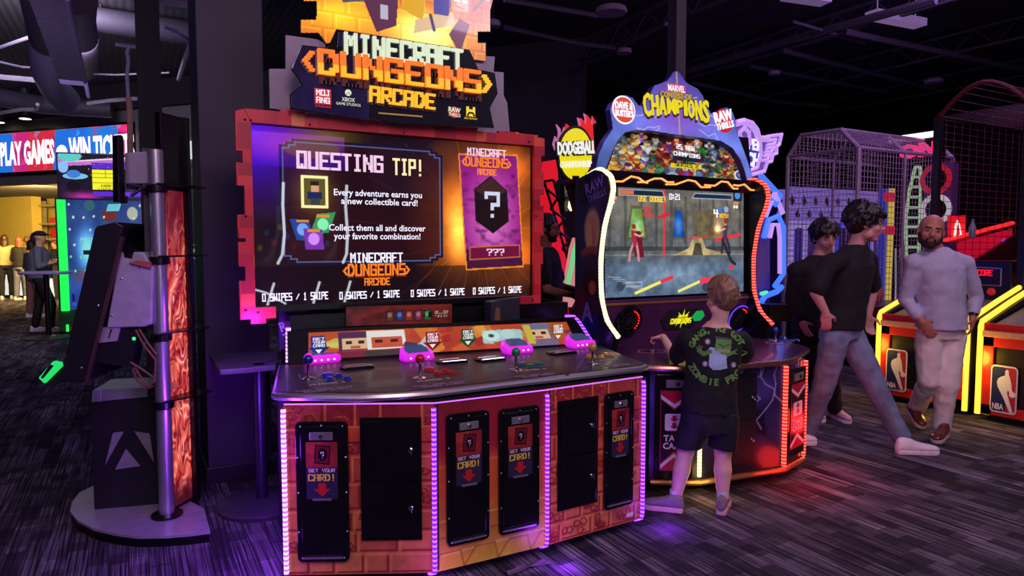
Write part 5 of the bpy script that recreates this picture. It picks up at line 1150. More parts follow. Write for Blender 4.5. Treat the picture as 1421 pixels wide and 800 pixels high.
b = MB(); b.boxp(BWp, -9.5, 2, 2.9, 3.0, -5.4, 0); setp(b.build('ceiling_shop', M['wall_grey']), kind='structure')
q = wq([(-40,243),(187,233),(187,173),(-40,190)]); a0, a1 = q[0][0], q[1][0]; b0, b1 = q[0][1]*.5+q[1][1]*.5, q[2][1]
b0 = BWp.pix(60,238)[1]; b1 = BWp.pix(60,183)[1]
bn = MB(); bn.boxp(BWp, a0-.05, a1+.05, b0-.05, b1+.05, .0, .1); sg = bn.build('lit_banner', M['bezel']); setp(sg, 'long lit banner reading PLAY GAMES WIN TICKETS high on the far left wall', 'sign')
cv = CV(260, 60, (214,40,110)); cv.noise((4,16), .6, 3); rs = random.Random(6)
for u, c in ((.22,(20,110,214)),(.42,(190,36,120)),(.5,(200,40,60)),(.66,(20,110,220)),(.84,(24,120,224)),(.0,(214,30,100))): cv.poly([(u-.1,0),(u+.09,0),(u+.1,1),(u-.08,1)], c, .95)
for q_ in range(60):
    u, v = rs.random(), rs.random(); cv.poly([(u,v),(u+.025,v+.05),(u+.01,v+.2)], rs.choice(((90,180,250),(250,80,140),(40,60,170),(230,50,60))), .5)
panel('banner_picture', cv, pfn(BWp, rq(a0,a1,b0,b1), .102), pmat('banner_light', 1.1, .4), sg)
b = MB(); H = b1-b0
A = BWp.pix(1,226,.106)[0]; B = BWp.pix(76,226,.106)[0]; b.text('PLAY GAMES', BWp, A, b0+H*.2, H*.55, .104, .108, w=B-A, bold=.04, align='L')
A = BWp.pix(96,220,.106)[0]; B = BWp.pix(187,220,.106)[0]; b.text('WIN TICKETS', BWp, A, b0+H*.2, H*.55, .104, .108, w=B-A, bold=.04, align='L'); A = BWp.pix(86,220,.106)[0]; b.lathe(BWp.P(A,b0+H*.42,.104), [(.16,0),(.16,.004),(.01,.005)], 16, BWp.n)
b.build('banner_lettering', em('banner_white', (255,240,255), 1.2), sg)
for px, py in ((35,165),(-2,170)):
    p = G(px,py,4.0); b = MB(); b.lathe((p.x,p.y,4.0), [(.12,0),(.12,.03),(.1,.04),(.1,.6)], 16); b.mat(1).lathe((p.x,p.y,3.995), [(.1,0),(.1,.004),(.01,.005)], 16); setp(b.build('downlight', [M['dark_grey'], em('warm_lamp', (255,250,170), 6)]), 'small warm ceiling downlight over the shop banner' if px > 0 else 'warm ceiling downlight at the far left edge of the ceiling', 'light')
q = BWp.pp([(-40,300),(44,300)]); b = MB(); k_ = 1.4; YW = Plane(BWp.P(0,0,-4.2), wd, ZA); q = YW.pp([(-40,300),(44,300)]); b.boxp(YW, q[0][0]-2, q[1][0], 0, 2.9, -.3, 0); setp(b.build('wall_partition', M['wall_yellow']), kind='structure')
# shelves in the shop
SH = Plane(BWp.P(0,0,-4.4), wd, ZA)
sh = MB(); q = SH.pp([(44,330),(100,330)]); s0, s1 = q[0][0], q[1][0]+1.2
for z in (.4,1.2,1.6,2.05,2.6): sh.boxp(SH, s0, s1, z, z+.05, -.45, 0)
sh.boxp(SH, s0-.05, s0, 0, 2.8, -.5, .0); sh.boxp(SH, s1, s1+.05, 0, 2.8, -.5, 0)
shelf = sh.build('prize_shelf', pm('shelf_cream', (170,160,120), .6)); setp(shelf, 'cream prize shelf with red boxes and stuffed toys in the yellow shop', 'shelf')
rs = random.Random(2); x = s0+.7; k = 0
cols = ((190,40,36),(206,60,50),(150,90,60),(220,190,120),(70,80,110),(120,60,40))
proto = None
bm_ = [pm('toy_box_%d' % i, c, .6) for i, c in enumerate(cols)]
while x < s1-.35 and k < 26:
    for z in (1.65,2.1,1.25):
        w_ = .26; b = MB(); h_ = rs.uniform(.15,.28); b.boxp(SH, x, x+w_*.85, z+.004, z+h_, -.35, -.06); b.boxp(SH, x+.02, x+w_*.85-.02, z+h_, z+h_+.01, -.33, -.08)
        o = b.build('prize_box', bm_[rs.randrange(2) if z > 2 else rs.randrange(6)], bevel=.01); setp(o, 'small coloured prize box in the rows on the cream shop shelf', 'box', 'prize boxes on the shop shelf'); k += 1
    x += .3
# counter
b = MB(); CP = Plane(BWp.P(0,0,-2.6), wd, ZA); q = CP.pp([(-60,410),(82,410)]); b.boxp(CP, q[0][0], q[1][0]+.8, 0, 1.0, -.5, -.02); b.mat(1).boxp(CP, q[0][0], q[1][0]+.85, 1.0, 1.06, -.55, .06); ct = b.build('shop_counter', [M['dark_grey'], M['silver']]); setp(ct, 'long shop counter with white arched glowing front panels', 'counter')
for px in (-20,4,22,43,66,90):
    a_ = CP.pix(px,380)[0]; b = MB(); b.prism(CP, [(a_-.2,.08),(a_+.2,.08),(a_+.14,.6),(a_,.92),(a_-.14,.6)], -.02, .0); b.build('glowing_panel', em('counter_glow', (236,238,225), .9), ct)
# added glowing discs that brighten the shop
for i, (px, py) in enumerate(((20,262),(75,262))):
    p = BWp.P(BWp.pix(px,300)[0], 2.86, -1.8); b = MB(); b.lathe(p, [(.2,0),(.2,.03),(.15,.04)], 20); setp(b.build('shop_fill_disc', em('shop_fill_glow', (255,214,120), 60)), 'added warm glowing disc in the shop over the %s' % ('yellow wall at the far left' if i == 0 else 'prize shelf'), 'light')
# wall sign bits right of the kiosk
b = MB(); q = wq([(262,218),(284,216),(284,200),(262,202)]); b.boxp(BWp, q[0][0], q[1][0]+.3, wq([(270,212)])[0][1]-.12, wq([(270,196)])[0][1], .0, .05)
sgn = b.build('lit_wall_sign', em('white_sign', (226,236,236), .8)); setp(sgn, 'white lit strip sign glimpsed between kiosk and purple column', 'sign')
a_, c_ = BWp.pix(272,349); b = MB(); b.tube([BWp.P(a_+x*.12,c_+y*.12,.03) for x, y in ((-1,1),(1,1),(1,-.6),(0,-1.2),(-1,-.6))], .012, 6, closed=True); b.boxp(BWp, a_-.06, a_+.06, c_-.02, c_+.05, .02, .03); setp(b.build('shield_sign', em('shield_green', (150,180,110), .35)), 'pale green shield outline on the wall between kiosk and column', 'sign')
# ================= space game with green light and TV on top ======================================
g0 = G(90,464); gd = g0.dot(FW) if False else (g0-C0).dot(FW)
TVP = vplane(PD(80,300,gd), PD(205,300,gd+.35))
SG = empty('ticket_game', G(140,463), 'tall game with a green light post and a blue outer-space playfield behind the kiosk', 'arcade machine')
q = TVP.pp([(97,430),(204,425),(204,277),(97,277)]); a0, a1, b0, b1 = q[0][0], q[1][0], q[0][1], q[3][1]
b = MB(); b.boxp(TVP, a0-.16, a1+.02, 0, b1+.03, -.8, -.02); b.mat(1).boxp(TVP, a0-.16, a1+.02, .04, b0, -.02, .0)
b.build('cabinet', [M['black'], pm('green_base', (50,110,70), .5)], SG)
q2 = TVP.pp([(86,432),(97,432),(97,277),(86,277)]); b = MB(); b.boxp(TVP, q2[0][0], q2[1][0], q2[0][1], q2[3][1], -.02, .05); b.build('light_post', em('green_post', (30,235,80), 1.3), SG, bevel=.01)
q2 = TVP.pp([(93,468),(96,468),(96,455),(93,455)]); b = MB(); b.boxp(TVP, q2[0][0], q2[1][0], .04, q2[3][1]+.05, 0, .02); b.build('light_post', em('green_post2', (60,240,90), 1.1), SG)
cv = CV(140, 170, (30,60,120)); cv.tint((20,40,110),(70,110,170), vnoise(170,140,(4,4),3,3)); cv.glow(.25,.55,.13,.2,(120,220,255),.9); cv.glow(.35,.2,.3,.08,(40,60,200),.5); cv.mix(np.clip(1-cv.d(.2,.3,.2,.1),0,1), (160,70,60), .6); cv.ell(.55,.86,.1,.06,(120,50,50)); cv.ell(.85,.88,.07,.06,(190,200,180)); cv.glow(.85,.45,.2,.2,(220,230,240),.7); cv.line([(.6,.6),(1,.75)], .03, (190,150,90)); cv.ell(.3,.95,.07,.05,(60,110,130))
cv.rect(.2,.5,.36,.54,(20,30,60)); cv.ptext('PRIZE', .17,.62,.2,.035,(180,240,255)); cv.ell(.05,.1,.02,.05,(20,30,140)).ell(.06,.05,.03,.02,(60,90,230))
rs = random.Random(5)
for j in range(6):
    for i in range(8):
        if rs.random() < .7: cv.ell(.04+i*.13+(.05 if j % 2 else 0), .97-j*.12-rs.random()*.02, .013, .013, (120,250,170) if j > 3 else (230,235,240))
panel('playfield', cv, pfn(TVP, rq(a0,a1,b0,b1), .0), pmat('playfield_light', .75, .15), SG)
TP = vplane(PD(80,240,gd-.2), PD(205,240,gd+.15))
q = TP.pp([(82,275),(198,277),(198,219),(82,213)]); a0, a1 = q[0][0], q[1][0]; b0, b1 = q[0][1], q[3][1]
b = MB(); b.boxp(TP, a0-.02, a1+.02, b0-.02, b1+.02, -.08, -.004); b.boxp(TP, (a0+a1)/2-.1, (a0+a1)/2+.1, b0-.02, b0+.3, -.17, -.08); tv = b.build('television', M['bezel']); setp(tv, 'wide television with planets and a yellow score table above the space game', 'television', None)
cv = CV(170, 96, (24,16,34)); cv.noise((6,9),.6,7); cv.poly([(0,.9),(.2,.85),(1,1),(1,.88),(.3,.75),(0,.72)], (180,110,190)); cv.line([(.1,.82),(.9,.95)], .03, (240,200,220)); cv.ell(.14,.95,.14,.13,(90,190,190)); cv.ell(.06,.7,.06,.13,(130,180,240)); cv.ell(.2,.5,.15,.07,(120,180,220)).ell(.18,.55,.08,.09,(60,120,200)); cv.ell(.17,.26,.08,.13,(14,8,16)); cv.glow(.3,.05,.2,.1,(190,30,150),.8)
cv.rect(.4,.68,.8,.82,(86,40,190)); cv.rect(.4,.2,.72,.66,(236,232,40)); cv.rect(.4,.06,1,.16,(90,40,200)); cv.rect(.93,.4,1,.6,(40,40,190)); 
for v in (.36,.48,.57): cv.line([(.4,v),(.72,v)], .012, (110,100,20))
cv.line([(.56,.48),(.56,.66)], .012, (110,100,20)); cv.ptext('ENERGY', .5,.27,.14,.05,(90,80,20)); cv.ptext('TICKETS', .46,.21,.22,.05,(90,80,20)) 
for q_ in range(30): cv.ell(rs.uniform(.25,1),rs.uniform(.5,.95),.004,.007,(230,220,240))
panel('tv_picture', cv, pfn(TP, rq(a0,a1,b0,b1), .001), pmat('tv_light', 1.15, .1), tv)
# ================= cocktail table =================================================================
P = G(68,470); tt = empty('cocktail_table', P, 'round cocktail table beside the person in the dark cap, far left', 'table')
b = MB(); b.lathe(P, [(.33,0),(.33,.02),(.06,.05),(.04,.06)], 32); b.build('base', M['dark_grey'], tt, auto=True)
b = MB(); b.cyl(P+ZA*.05, P+ZA*1.0, .04, 16); b.build('pole', M['bezel'], tt, auto=True)
b = MB(); b.lathe(P+ZA*1.0, [(.34,0),(.36,.01),(.36,.03),(.34,.04)], 32); b.build('table_top', pm('pale_violet_top', (150,130,190), .3), tt, auto=True)
# ================= ceiling things =================================================================
def gz(px, py, z): return G(px, py, z)
A = gz(64,-6,3.15); B = gz(101,118,3.15); b = MB(); dr = (B-A).normalized(); sd = dr.cross(ZA).normalized()*.11
b.add([A-sd,A+sd,B+sd,B-sd,A-sd+ZA*.08,A+sd+ZA*.08,B+sd+ZA*.08,B-sd+ZA*.08], [(0,3,2,1),(4,5,6,7),(0,1,5,4),(1,2,6,5),(2,3,7,6),(3,0,4,7)]); b.cyl(A+sd*1.1, B+sd*1.1+dr*.6, .02, 6)
setp(b.build('ceiling_beam', pm('beam_lilac', (150,138,164), .7)), 'pale flat beam slanting across the top left ceiling', 'beam')
duct('duct', [gz(104,-8,3.95), gz(104,25,3.95), gz(112,60,3.95), gz(114,92,3.95)], .2, 'long pale round duct hanging at the upper left ceiling', 'duct', bands=False)
duct('duct', [gz(58,-20,3.5), gz(68,60,3.5), gz(66,100,3.5), gz(76,122,3.45), gz(92,140,3.35)], .17, 'dark elbowed duct ending below the pale flat beam', 'duct', bands=False)
duct('duct', [gz(76,14,4.4), gz(140,28,4.4), gz(200,37,4.4), gz(280,48,4.4)], .16, 'dark horizontal duct across the upper left ceiling', 'duct')
duct('duct', [gz(-10,134,4.0), gz(60,146,4.0), gz(155,152,4.0)], .16, 'long low dark duct above the shop banner', 'duct')
def pipe(pts, r, z, label, mt='duct'):
    b = MB(); b.tube([gz(x,y,z) for x, y in pts], r, 6); return setp(b.build('ceiling_pipe', M[mt], auto=True), label, 'pipe')
M['pale_pipe'] = pm('pale_pipe', (134,126,146), .5)
pipe([(0,107),(10,108),(70,113)], .04, 3.8, 'pale pipe left of the elbowed duct', 'pale_pipe'); pipe([(-5,158),(30,152),(50,152),(52,145)], .03, 3.7, 'pale bent pipe just over the shop banner', 'pale_pipe')
pipe([(122,144),(150,140),(190,137)], .03, 3.7, 'short pale pipe left of the thin black column', 'pale_pipe'); pipe([(160,61),(200,66)], .025, 3.7, 'short pale pipe at the top of the wooden pole', 'pale_pipe')
pipe([(270,48),(256,84),(248,110)], .03, 3.8, 'slanting thin pipe between black column and purple column', 'pale_pipe'); pipe([(230,38),(245,44),(262,56)], .02, 3.8, 'thin crooked pipe right of the black column', 'pale_pipe')
pipe([(-5,85),(30,93),(60,95)], .015, 3.8, 'thin sagging cable at the top left'); pipe([(60,45),(0,66)], .02, 3.9, 'dark cable running to the left edge of the ceiling')
pipe([(228,2),(285,9)], .06, 3.9, 'pale edge of pipe at the top between the two columns', 'pale_pipe'); pipe([(95,101),(160,104),(235,101)], .012, 3.8, 'thin level cable behind the wooden pole', 'pale_pipe')
p0 = PD(181,190,5.6); b = MB(); b.tube([PD(181,212,5.6), PD(180,150,5.6), PD(178,135,5.6)], .022, 8); b.mat(1).tube([PD(178,135,5.6), PD(176,105,5.6), PD(178,85,5.6), PD(176,72,5.6), PD(180,64,5.6)], .014, 8)
b.mat(0); setp(b.build('hanging_pole', [pm('pole_wood', (150,120,96), .5), M['pale_pipe']], auto=True), 'thin wooden pole on a rope hanging in front of the lit banner', 'pole')
def tubelamp(p, q, z, label, em_=.35):
    A, B = gz(*p, z), gz(*q, z); b = MB(); d = (B-A).normalized(); s_ = d.cross(ZA).normalized()*.09
    b.add([A-s_,A+s_,B+s_,B-s_,A-s_+ZA*.09,A+s_+ZA*.09,B+s_+ZA*.09,B-s_+ZA*.09], [(0,3,2,1),(4,5,6,7),(0,1,5,4),(1,2,6,5),(2,3,7,6),(3,0,4,7)]); b.cyl(A+ZA*.08+d*.1, A+d*.1+ZA*(CZ-z), .008, 5); b.cyl(B+ZA*.08-d*.1, B-d*.1+ZA*(CZ-z), .008, 5)
    return setp(b.build('ceiling_lamp_box', em('lilac_lamp', (150,120,180), em_)), label, 'light')
tubelamp((1090,-2),(1146,6), 4.2, 'lilac strip lamp cut by the top edge of the picture'); tubelamp((1209,25),(1277,38), 4.2, 'lilac strip lamp at the upper right ceiling', .45); tubelamp((727,121),(787,127), 4.1, 'dim lilac strip lamp left of the arched header', .3)
def dome(px, py, z, r, label):
    P = gz(px,py,z); b = MB(); b.lathe((P.x,P.y,z), [(.01,0),(r*.9,.008),(r,.03),(r*.9,.06),(r*.3,.08)], 24); b.mat(1).cyl((P.x,P.y,z+.07),(P.x,P.y,CZ),.006,5); return setp(b.build('ceiling_speaker', [pm('dome_lilac', (120,100,130), .5), M['bezel']], auto=True), label, 'speaker')
dome(848,20,3.7,.16,'large round ceiling speaker above the header'); dome(1295,116,3.9,.14,'small pale dome at the right ceiling'); dome(1074,105,3.9,.09,'tiny pale dome in the middle of the dark ceiling'); dome(866,75,3.9,.1,'dark small dome below the large ceiling speaker'); dome(685,38,3.6,.07,'small pale dome beside the orange title board')
p = PD(939,60,4.9); b = MB(); b.box((p.x-.045,p.y-.045,2.55),(p.x+.045,p.y+.045,CZ)); b.box((p.x-.11,p.y-.11,CZ-.03),(p.x+.11,p.y+.11,CZ)); b.box((p.x-.06,p.y-.06,2.5),(p.x+.06,p.y+.06,2.56)); setp(b.build('ceiling_post', M['dark_grey']), 'black square post dropping from the ceiling behind the arched header', 'post')
for i, (pts, r) in enumerate((([(948,101),(1100,55),(1299,0)],.05),([(1172,44),(1421,97)],.04),([(1085,70),(1300,125)],.035),([(700,38),(800,60),(860,68)],.03),([(790,100),(925,33)],.03),([(960,115),(1080,142),(1150,148)],.035),([(700,0),(830,22)],.03),([(1100,30),(1200,60)],.02),([(1040,92),(1230,128)],.03))):
    b = MB(); b.tube([gz(x,y,4.1) for x, y in pts], r, 6); setp(b.build('ceiling_conduit', M['duct'], auto=True), 'dark conduit line crossing the ceiling over the middle and right', 'pipe', 'ceiling conduits')
# ================= behind the cabinets: red machine, ball-game sign ===============================
RG = empty('red_game', G(772,455), 'glowing red game with dark steel truss behind the man with glasses', 'arcade machine')
RPn = vplane(PD(752,300,6.9), PD(806,300,7.1))
b = MB(); b.prism(RPn, RPn.pp([(751,470),(790,470),(786,340),(778,300),(768,252),(752,250)]), -.05, 0); b.prism(RPn, RPn.pp([(747,262),(752,225),(770,222),(772,250),(757,262)]), 0, .04); b.build('red_panel', em('red_panel_glow', (236,24,44), .75), RG)
b = MB()
for p, q in (((755,252),(800,400)),((768,250),(806,395)),((755,252),(768,250)),((758,262),(774,275)),((774,275),(764,290)),((764,290),(784,305)),((784,305),(772,318)),((772,318),(792,334)),((792,334),(780,345)),((780,345),(797,362)),((797,362),(786,372)),((786,372),(803,388)),((790,395),(792,470)),((804,390),(805,470)),((791,405),(804,420)),((804,420),(792,435)),((792,435),(805,450))):
    A, B = RPn.pix(*p, .1), RPn.pix(*q, .1); b.cyl(RPn.P(*A,.1), RPn.P(*B,.1), .014, 6)
b.build('steel_truss', M['bezel'], RG)
b = MB(); b.prism(RPn, RPn.pp([(786,470),(806,470),(806,262),(770,250),(786,340)]), -.3, -.06); q = RPn.pp([(752,455),(806,455)]); b.boxp(RPn, q[0][0], q[1][0], 0, .75, -.3, -.06); b.build('rear_body', M['bezel'], RG)
YN = vplane(PD(785,270,6.6), PD(805,270,6.7))
b = MB(); 
for pts in ([(797,258),(790,259),(788,265),(793,271),(797,270)],[(796,278),(791,281),(790,287),(793,292)],[(797,262),(797,266)]): b.tube([YN.P(*YN.pix(x,y),0) for x, y in pts], .016, 6)
b.mat(1).prism(YN, YN.pp([(786,255),(800,255),(800,296),(786,296)]), -.1, -.03)
b.build('neon_squiggle', [em('squiggle_white', (255,250,190), 1.6), M['bezel']], RG)
# dodgeball sign machine
DG = empty('ball_game', G(812,455), 'ball game tower with a yellow oval title and red flame cutouts', 'arcade machine')
DPn = vplane(PD(775,215,5.7), PD(830,215,5.75))
O = DPn.pix(799,214); rx = (DPn.pix(822,214)[0]-O[0]); ry = DPn.pix(799,177)[1]-O[1]
ov = lambda k, n=40: [(O[0]+rx*k*math.cos(2*math.pi*i/n), O[1]+ry*k*math.sin(2*math.pi*i/n)) for i in range(n)]
b = MB(); b.prism(DPn, ov(1.1), -.08, -.01); b.prism(DPn, DPn.pp([(792,250),(806,250),(830,300),(830,455),(814,455),(806,300)]), -.25, -.1); b.build('sign_box', M['bezel'], DG, bevel=.004)
b = MB(); b.prism(DPn, ov(.97), -.01, .004); b.build('yellow_oval', em('oval_yellow', (232,216,20), .95), DG)
def flame(pts, mt, d, name='flame'): b = MB(); b.prism(DPn, DPn.pp(pts), d-.03, d); b.build(name, mt, DG)
fr_ = em('flame_red', (230,30,24), .85); fp = em('flame_outline', (206,120,170), .7)
flame([(808,178),(812,168),(811,160),(816,165),(818,172),(820,162),(819,155),(825,162),(827,172),(829,165),(828,158),(833,168),(832,182),(829,195),(832,206),(831,232),(822,236),(824,200),(818,188)], fr_, -.12)
flame([(805,180),(810,168),(808,158),(815,163),(817,170),(819,160),(817,152),(826,160),(828,168),(829,160),(829,156),(835,166),(834,182),(831,195),(834,205),(833,236),(830,238)], fp, -.16)
flame([(775,205),(772,196),(775,185),(779,190),(780,178),(777,168),(783,175),(784,184),(788,172),(792,180),(786,192),(779,204)], fp, -.14); flame([(784,188),(788,178),(790,168),(795,172),(796,178),(790,186)], fr_, -.12)
b = MB(); W_2 = rx*2.25; b.mat(1).text('DODGEBALL', DPn, O[0]-.008, O[1]+.0-.008, .105, .0, .03, w=W_2*1.03, bold=.06, rot=.06); b.mat(0).text('DODGEBALL', DPn, O[0], O[1]+.0, .095, .01, .05, w=W_2, bold=.035, rot=.06); b.text('CHAMPIONSHIP', DPn, O[0], O[1]-.11, .05, .01, .02, w=W_2*.85, bold=.03, rot=.05); b.mat(1).boxp(DPn, O[0]-.03, O[0]+.03, O[1]-.24, O[1]-.18, .004, .006)
b.build('title_lettering', [em('dodge_white', (240,240,236), .9), M['bezel']], DG)
WP = vplane(PD(775,400,6.1), PD(806,400,6.2)); b = MB()
b.prism(WP, WP.pp([(806,335),(802,330),(797,345),(793,370),(789,392),(784,400),(781,408),(786,420),(793,427),(798,418),(797,405),(800,380),(804,352)]), -.1, 0); b.build('light_wing', em('wing_pinkwhite', (230,150,150), .7), DG)
b = MB(); b.tube([WP.P(*WP.pix(x,y),.01) for x, y in ((804,330),(797,345),(792,372),(787,395))], .02, 6); b.build('light_wing_edge', em('wing_mint', (120,230,150), .8), DG)
# ================= winged neon sign game right of the arched cabinet ==============================
WG = empty('football_game', G(1070,445), 'purple-lit football game with winged neon shield sign', 'arcade machine')
WPl = vplane(PD(1020,210,6.4), PD(1085,210,6.9))
neon = em('neon_lilac', (196,150,240), .9); neonb = em('neon_blue', (60,110,255), 1.3)
b = MB(); b.prism(WPl, WPl.pp([(1015,172),(1030,168),(1045,176),(1050,190),(1083,187),(1081,200),(1076,212),(1068,222),(1058,238),(1035,243),(1020,235)]), -.05, 0); sb = b.build('sign_board', em('sign_board_purple', (120,92,190), .45), WG)
b = MB()
for pts, r in (([(1018,172),(1028,169),(1040,173),(1047,182),(1050,193),(1062,193)],.035),([(1062,190),(1082,187),(1079,200)],.02),([(1063,196),(1074,194),(1072,200),(1062,202)],.018),([(1061,207),(1071,205),(1068,211),(1059,212)],.018),([(1058,217),(1066,215),(1062,222),(1056,223)],.018),([(1079,200),(1075,204),(1075,213),(1070,215),(1068,224),(1062,226),(1058,238),(1040,243)],.02),([(1052,197),(1053,215),(1048,233),(1030,240)],.02),([(1024,184),(1030,178),(1037,184),(1038,200),(1032,206),(1026,200),(1024,184)],.02)):
    b = MB(); b.tube([WPl.P(*WPl.pix(x,y),.02) for x, y in pts], r, 6); b.build('neon_tube', neon, sb)
b = MB(); b.prism(WPl, WPl.pp([(1020,198),(1050,194),(1052,214),(1047,236),(1030,243),(1020,240)]), 0, .01); b.build('shield_panel', em('shield_blue', (50,60,190), .7), sb)
b = MB(); q = WPl.pix(1056,210); b.text('SUPER', WPl, q[0], q[1], .1, .0, .02, w=.42, bold=.03, align='R'); q = WPl.pix(1053,232); b.text('PITCH', WPl, q[0], q[1], .12, .0, .02, w=.48, bold=.04, align='R', shear=.2); b.build('sign_lettering', [em('sign_letter', (236,230,255), 1.0)], sb)
b = MB(); b.prism(WPl, WPl.pp([(1038,243),(1052,243),(1052,257),(1038,257)]), -.03, .0); b.build('small_sign', em('tiny_sign', (60,60,120), .5), WG)
for pts, mt, r in (([(1045,243),(1052,240),(1083,273),(1077,284),(1060,268)], neonb, .03),([(1062,300),(1075,268),(1086,296)], neon, .03),([(1060,330),(1066,306),(1080,300),(1087,315),(1087,380),(1075,398)], neonb, .03),([(1068,330),(1072,312),(1080,312),(1082,330),(1082,380)], neon, .025),([(1056,420),(1062,411),(1078,405),(1085,398)], neonb, .03),([(1056,408),(1064,406)], em('mint2',(80,230,160),1.1), .02)):
    b = MB(); b.tube([WPl.P(*WPl.pix(x,y,-.1),-.1) for x, y in pts], r, 6); b.build('neon_tube', mt, WG)
b = MB(); b.prism(WPl, WPl.pp([(1050,440),(1093,440),(1093,330),(1088,290),(1068,262),(1056,300)]), -.8, -.2); b.build('tower_body', pm('tower_purple', (96,72,150), .5), WG)
b = MB(); b.prism(WPl, WPl.pp([(1055,445),(1092,445),(1092,422),(1055,422)]), -.2, .1); b.build('tower_base', M['bezel'], WG)
# ================= wire cage with ball game ========================================================
M['cage'] = pm('cage_steel', (170,150,172), .4, .4); M['wire'] = pm('cage_wire', (150,132,152), .45, .3)
X0, X1, YA, YB, ZE = 7.43, 9.40, 5.02, 6.0, 2.585
CG = empty('ball_cage', (8.4,5.5,0), 'tall pale wire cage with a gabled top around a ball-throwing lane', 'cage')
GP = Plane(V((X0,0,0)), V((0,-1,0)), ZA)
gq = GP.pp([(1094,217),(1112,188),(1168,180),(1191,206)])
yz_ = [(-a, z) for a, z in gq]; yz_[0] = (YB, ZE); yz_[3] = (YA, ZE)
def post(name, pts, r=.028, mt='cage', parent=CG): b = MB(); b.tube(pts, r, 6); return b.build(name, M[mt], parent)
for x in (X0, X1):
    for y in (YA, YB): post('post', [V((x,y,0)), V((x,y,ZE))])
    post('gable_bar', [V((x,y,z)) for y, z in yz_])
for y, z in yz_: post('long_rail', [V((X0,y,z)), V((X1,y,z))], .022)
post('post', [V((8.35,YA,.6)), V((8.35,YA,ZE))], .02)
post('post', [V((8.35,YB,.6)), V((8.35,YB,ZE))], .02); post('gable_bar', [V((8.35,y,z)) for y, z in yz_], .018)
def mesh_face(fn, nu, nv, name='wire_mesh', r=.0036, parent=CG, mt='wire'):
    b = MB()
    for i in range(nu+1): b.tube([fn(i/nu,0), fn(i/nu,1)], r, 4)
    for j in range(nv+1): b.tube([fn(0,j/nv), fn(1,j/nv)], r, 4)
    o = b.build(name, M[mt], parent); return o
mesh_face(lambda u,v: V((X0+(X1-X0)*u, YA, .7+(ZE-.7)*v)), 32, 28)
mesh_face(lambda u,v: V((X0, YB+(YA-YB)*u, .7+(ZE-.7)*v)), 16, 28)
mesh_face(lambda u,v: V((X0+(X1-X0)*u, YB, .7+(ZE-.7)*v)), 26, 22)
for k in range(3):
    (y0,z0),(y1,z1) = yz_[k], yz_[k+1]
    mesh_face(lambda u,v: V((X0+(X1-X0)*u, y0+(y1-y0)*v, z0+(z1-z0)*v)), 32, 7)
P0, P1, P2, P3 = [V((X0,y,z)) for y, z in yz_]
b = MB()
for i in range(1,17):
    t = i/17; y = YB+(YA-YB)*t
    zt = np.interp(-y, [-yz_[0][0],-yz_[1][0],-yz_[2][0],-yz_[3][0]], [z for _, z in yz_]); b.tube([V((X0,y,ZE)), V((X0,y,zt))], .0045, 4)
b.tube([V((X0,YB,ZE)), V((X0,YA,ZE))], .02, 6); b.build('wire_mesh', M['wire'], CG)
b = MB(); b.box((X0-.05,YA-.03,.60),(X1,YB,.70)); b.build('lane_floor', pm('lane_dark_red', (92,26,34), .4), CG)
b = MB(); b.box((X0,YA+.05,.04),(X1,YB-.05,.60)); b.build('lane_base', M['bezel'], CG)
def on(px, py, y): return PY(px, py, y)
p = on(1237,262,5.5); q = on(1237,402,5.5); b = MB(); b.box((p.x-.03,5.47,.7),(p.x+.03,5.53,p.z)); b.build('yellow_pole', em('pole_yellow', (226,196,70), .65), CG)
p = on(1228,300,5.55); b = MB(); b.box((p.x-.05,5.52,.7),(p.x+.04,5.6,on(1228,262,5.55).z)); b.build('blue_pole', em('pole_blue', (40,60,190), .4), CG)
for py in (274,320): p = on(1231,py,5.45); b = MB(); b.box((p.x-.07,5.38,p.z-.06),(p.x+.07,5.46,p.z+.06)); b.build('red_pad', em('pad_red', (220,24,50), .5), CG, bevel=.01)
# ladder tower
b = MB(); L_ = [(1262,402),(1259,370),(1257,330),(1257,300),(1262,265),(1270,232)]; R_ = [(1274,402),(1274,370),(1276,330),(1277,300),(1277,265),(1277,232)]
b.tube([on(x,y,5.75) for x, y in L_], .025, 6); b.tube([on(x,y,5.75) for x, y in R_], .025, 6)
for i in range(13): t = i/12*5; k = min(4,int(t)); f = t-k; la = [L_[k][j]+(L_[k+1][j]-L_[k][j])*f for j in (0,1)]; ra = [R_[k][j]+(R_[k+1][j]-R_[k][j])*f for j in (0,1)]; b.tube([on(*la,5.75), on(*ra,5.75)], .02, 5)
b.build('ladder_tower', em('tower_pale_green', (176,206,166), .6), CG)
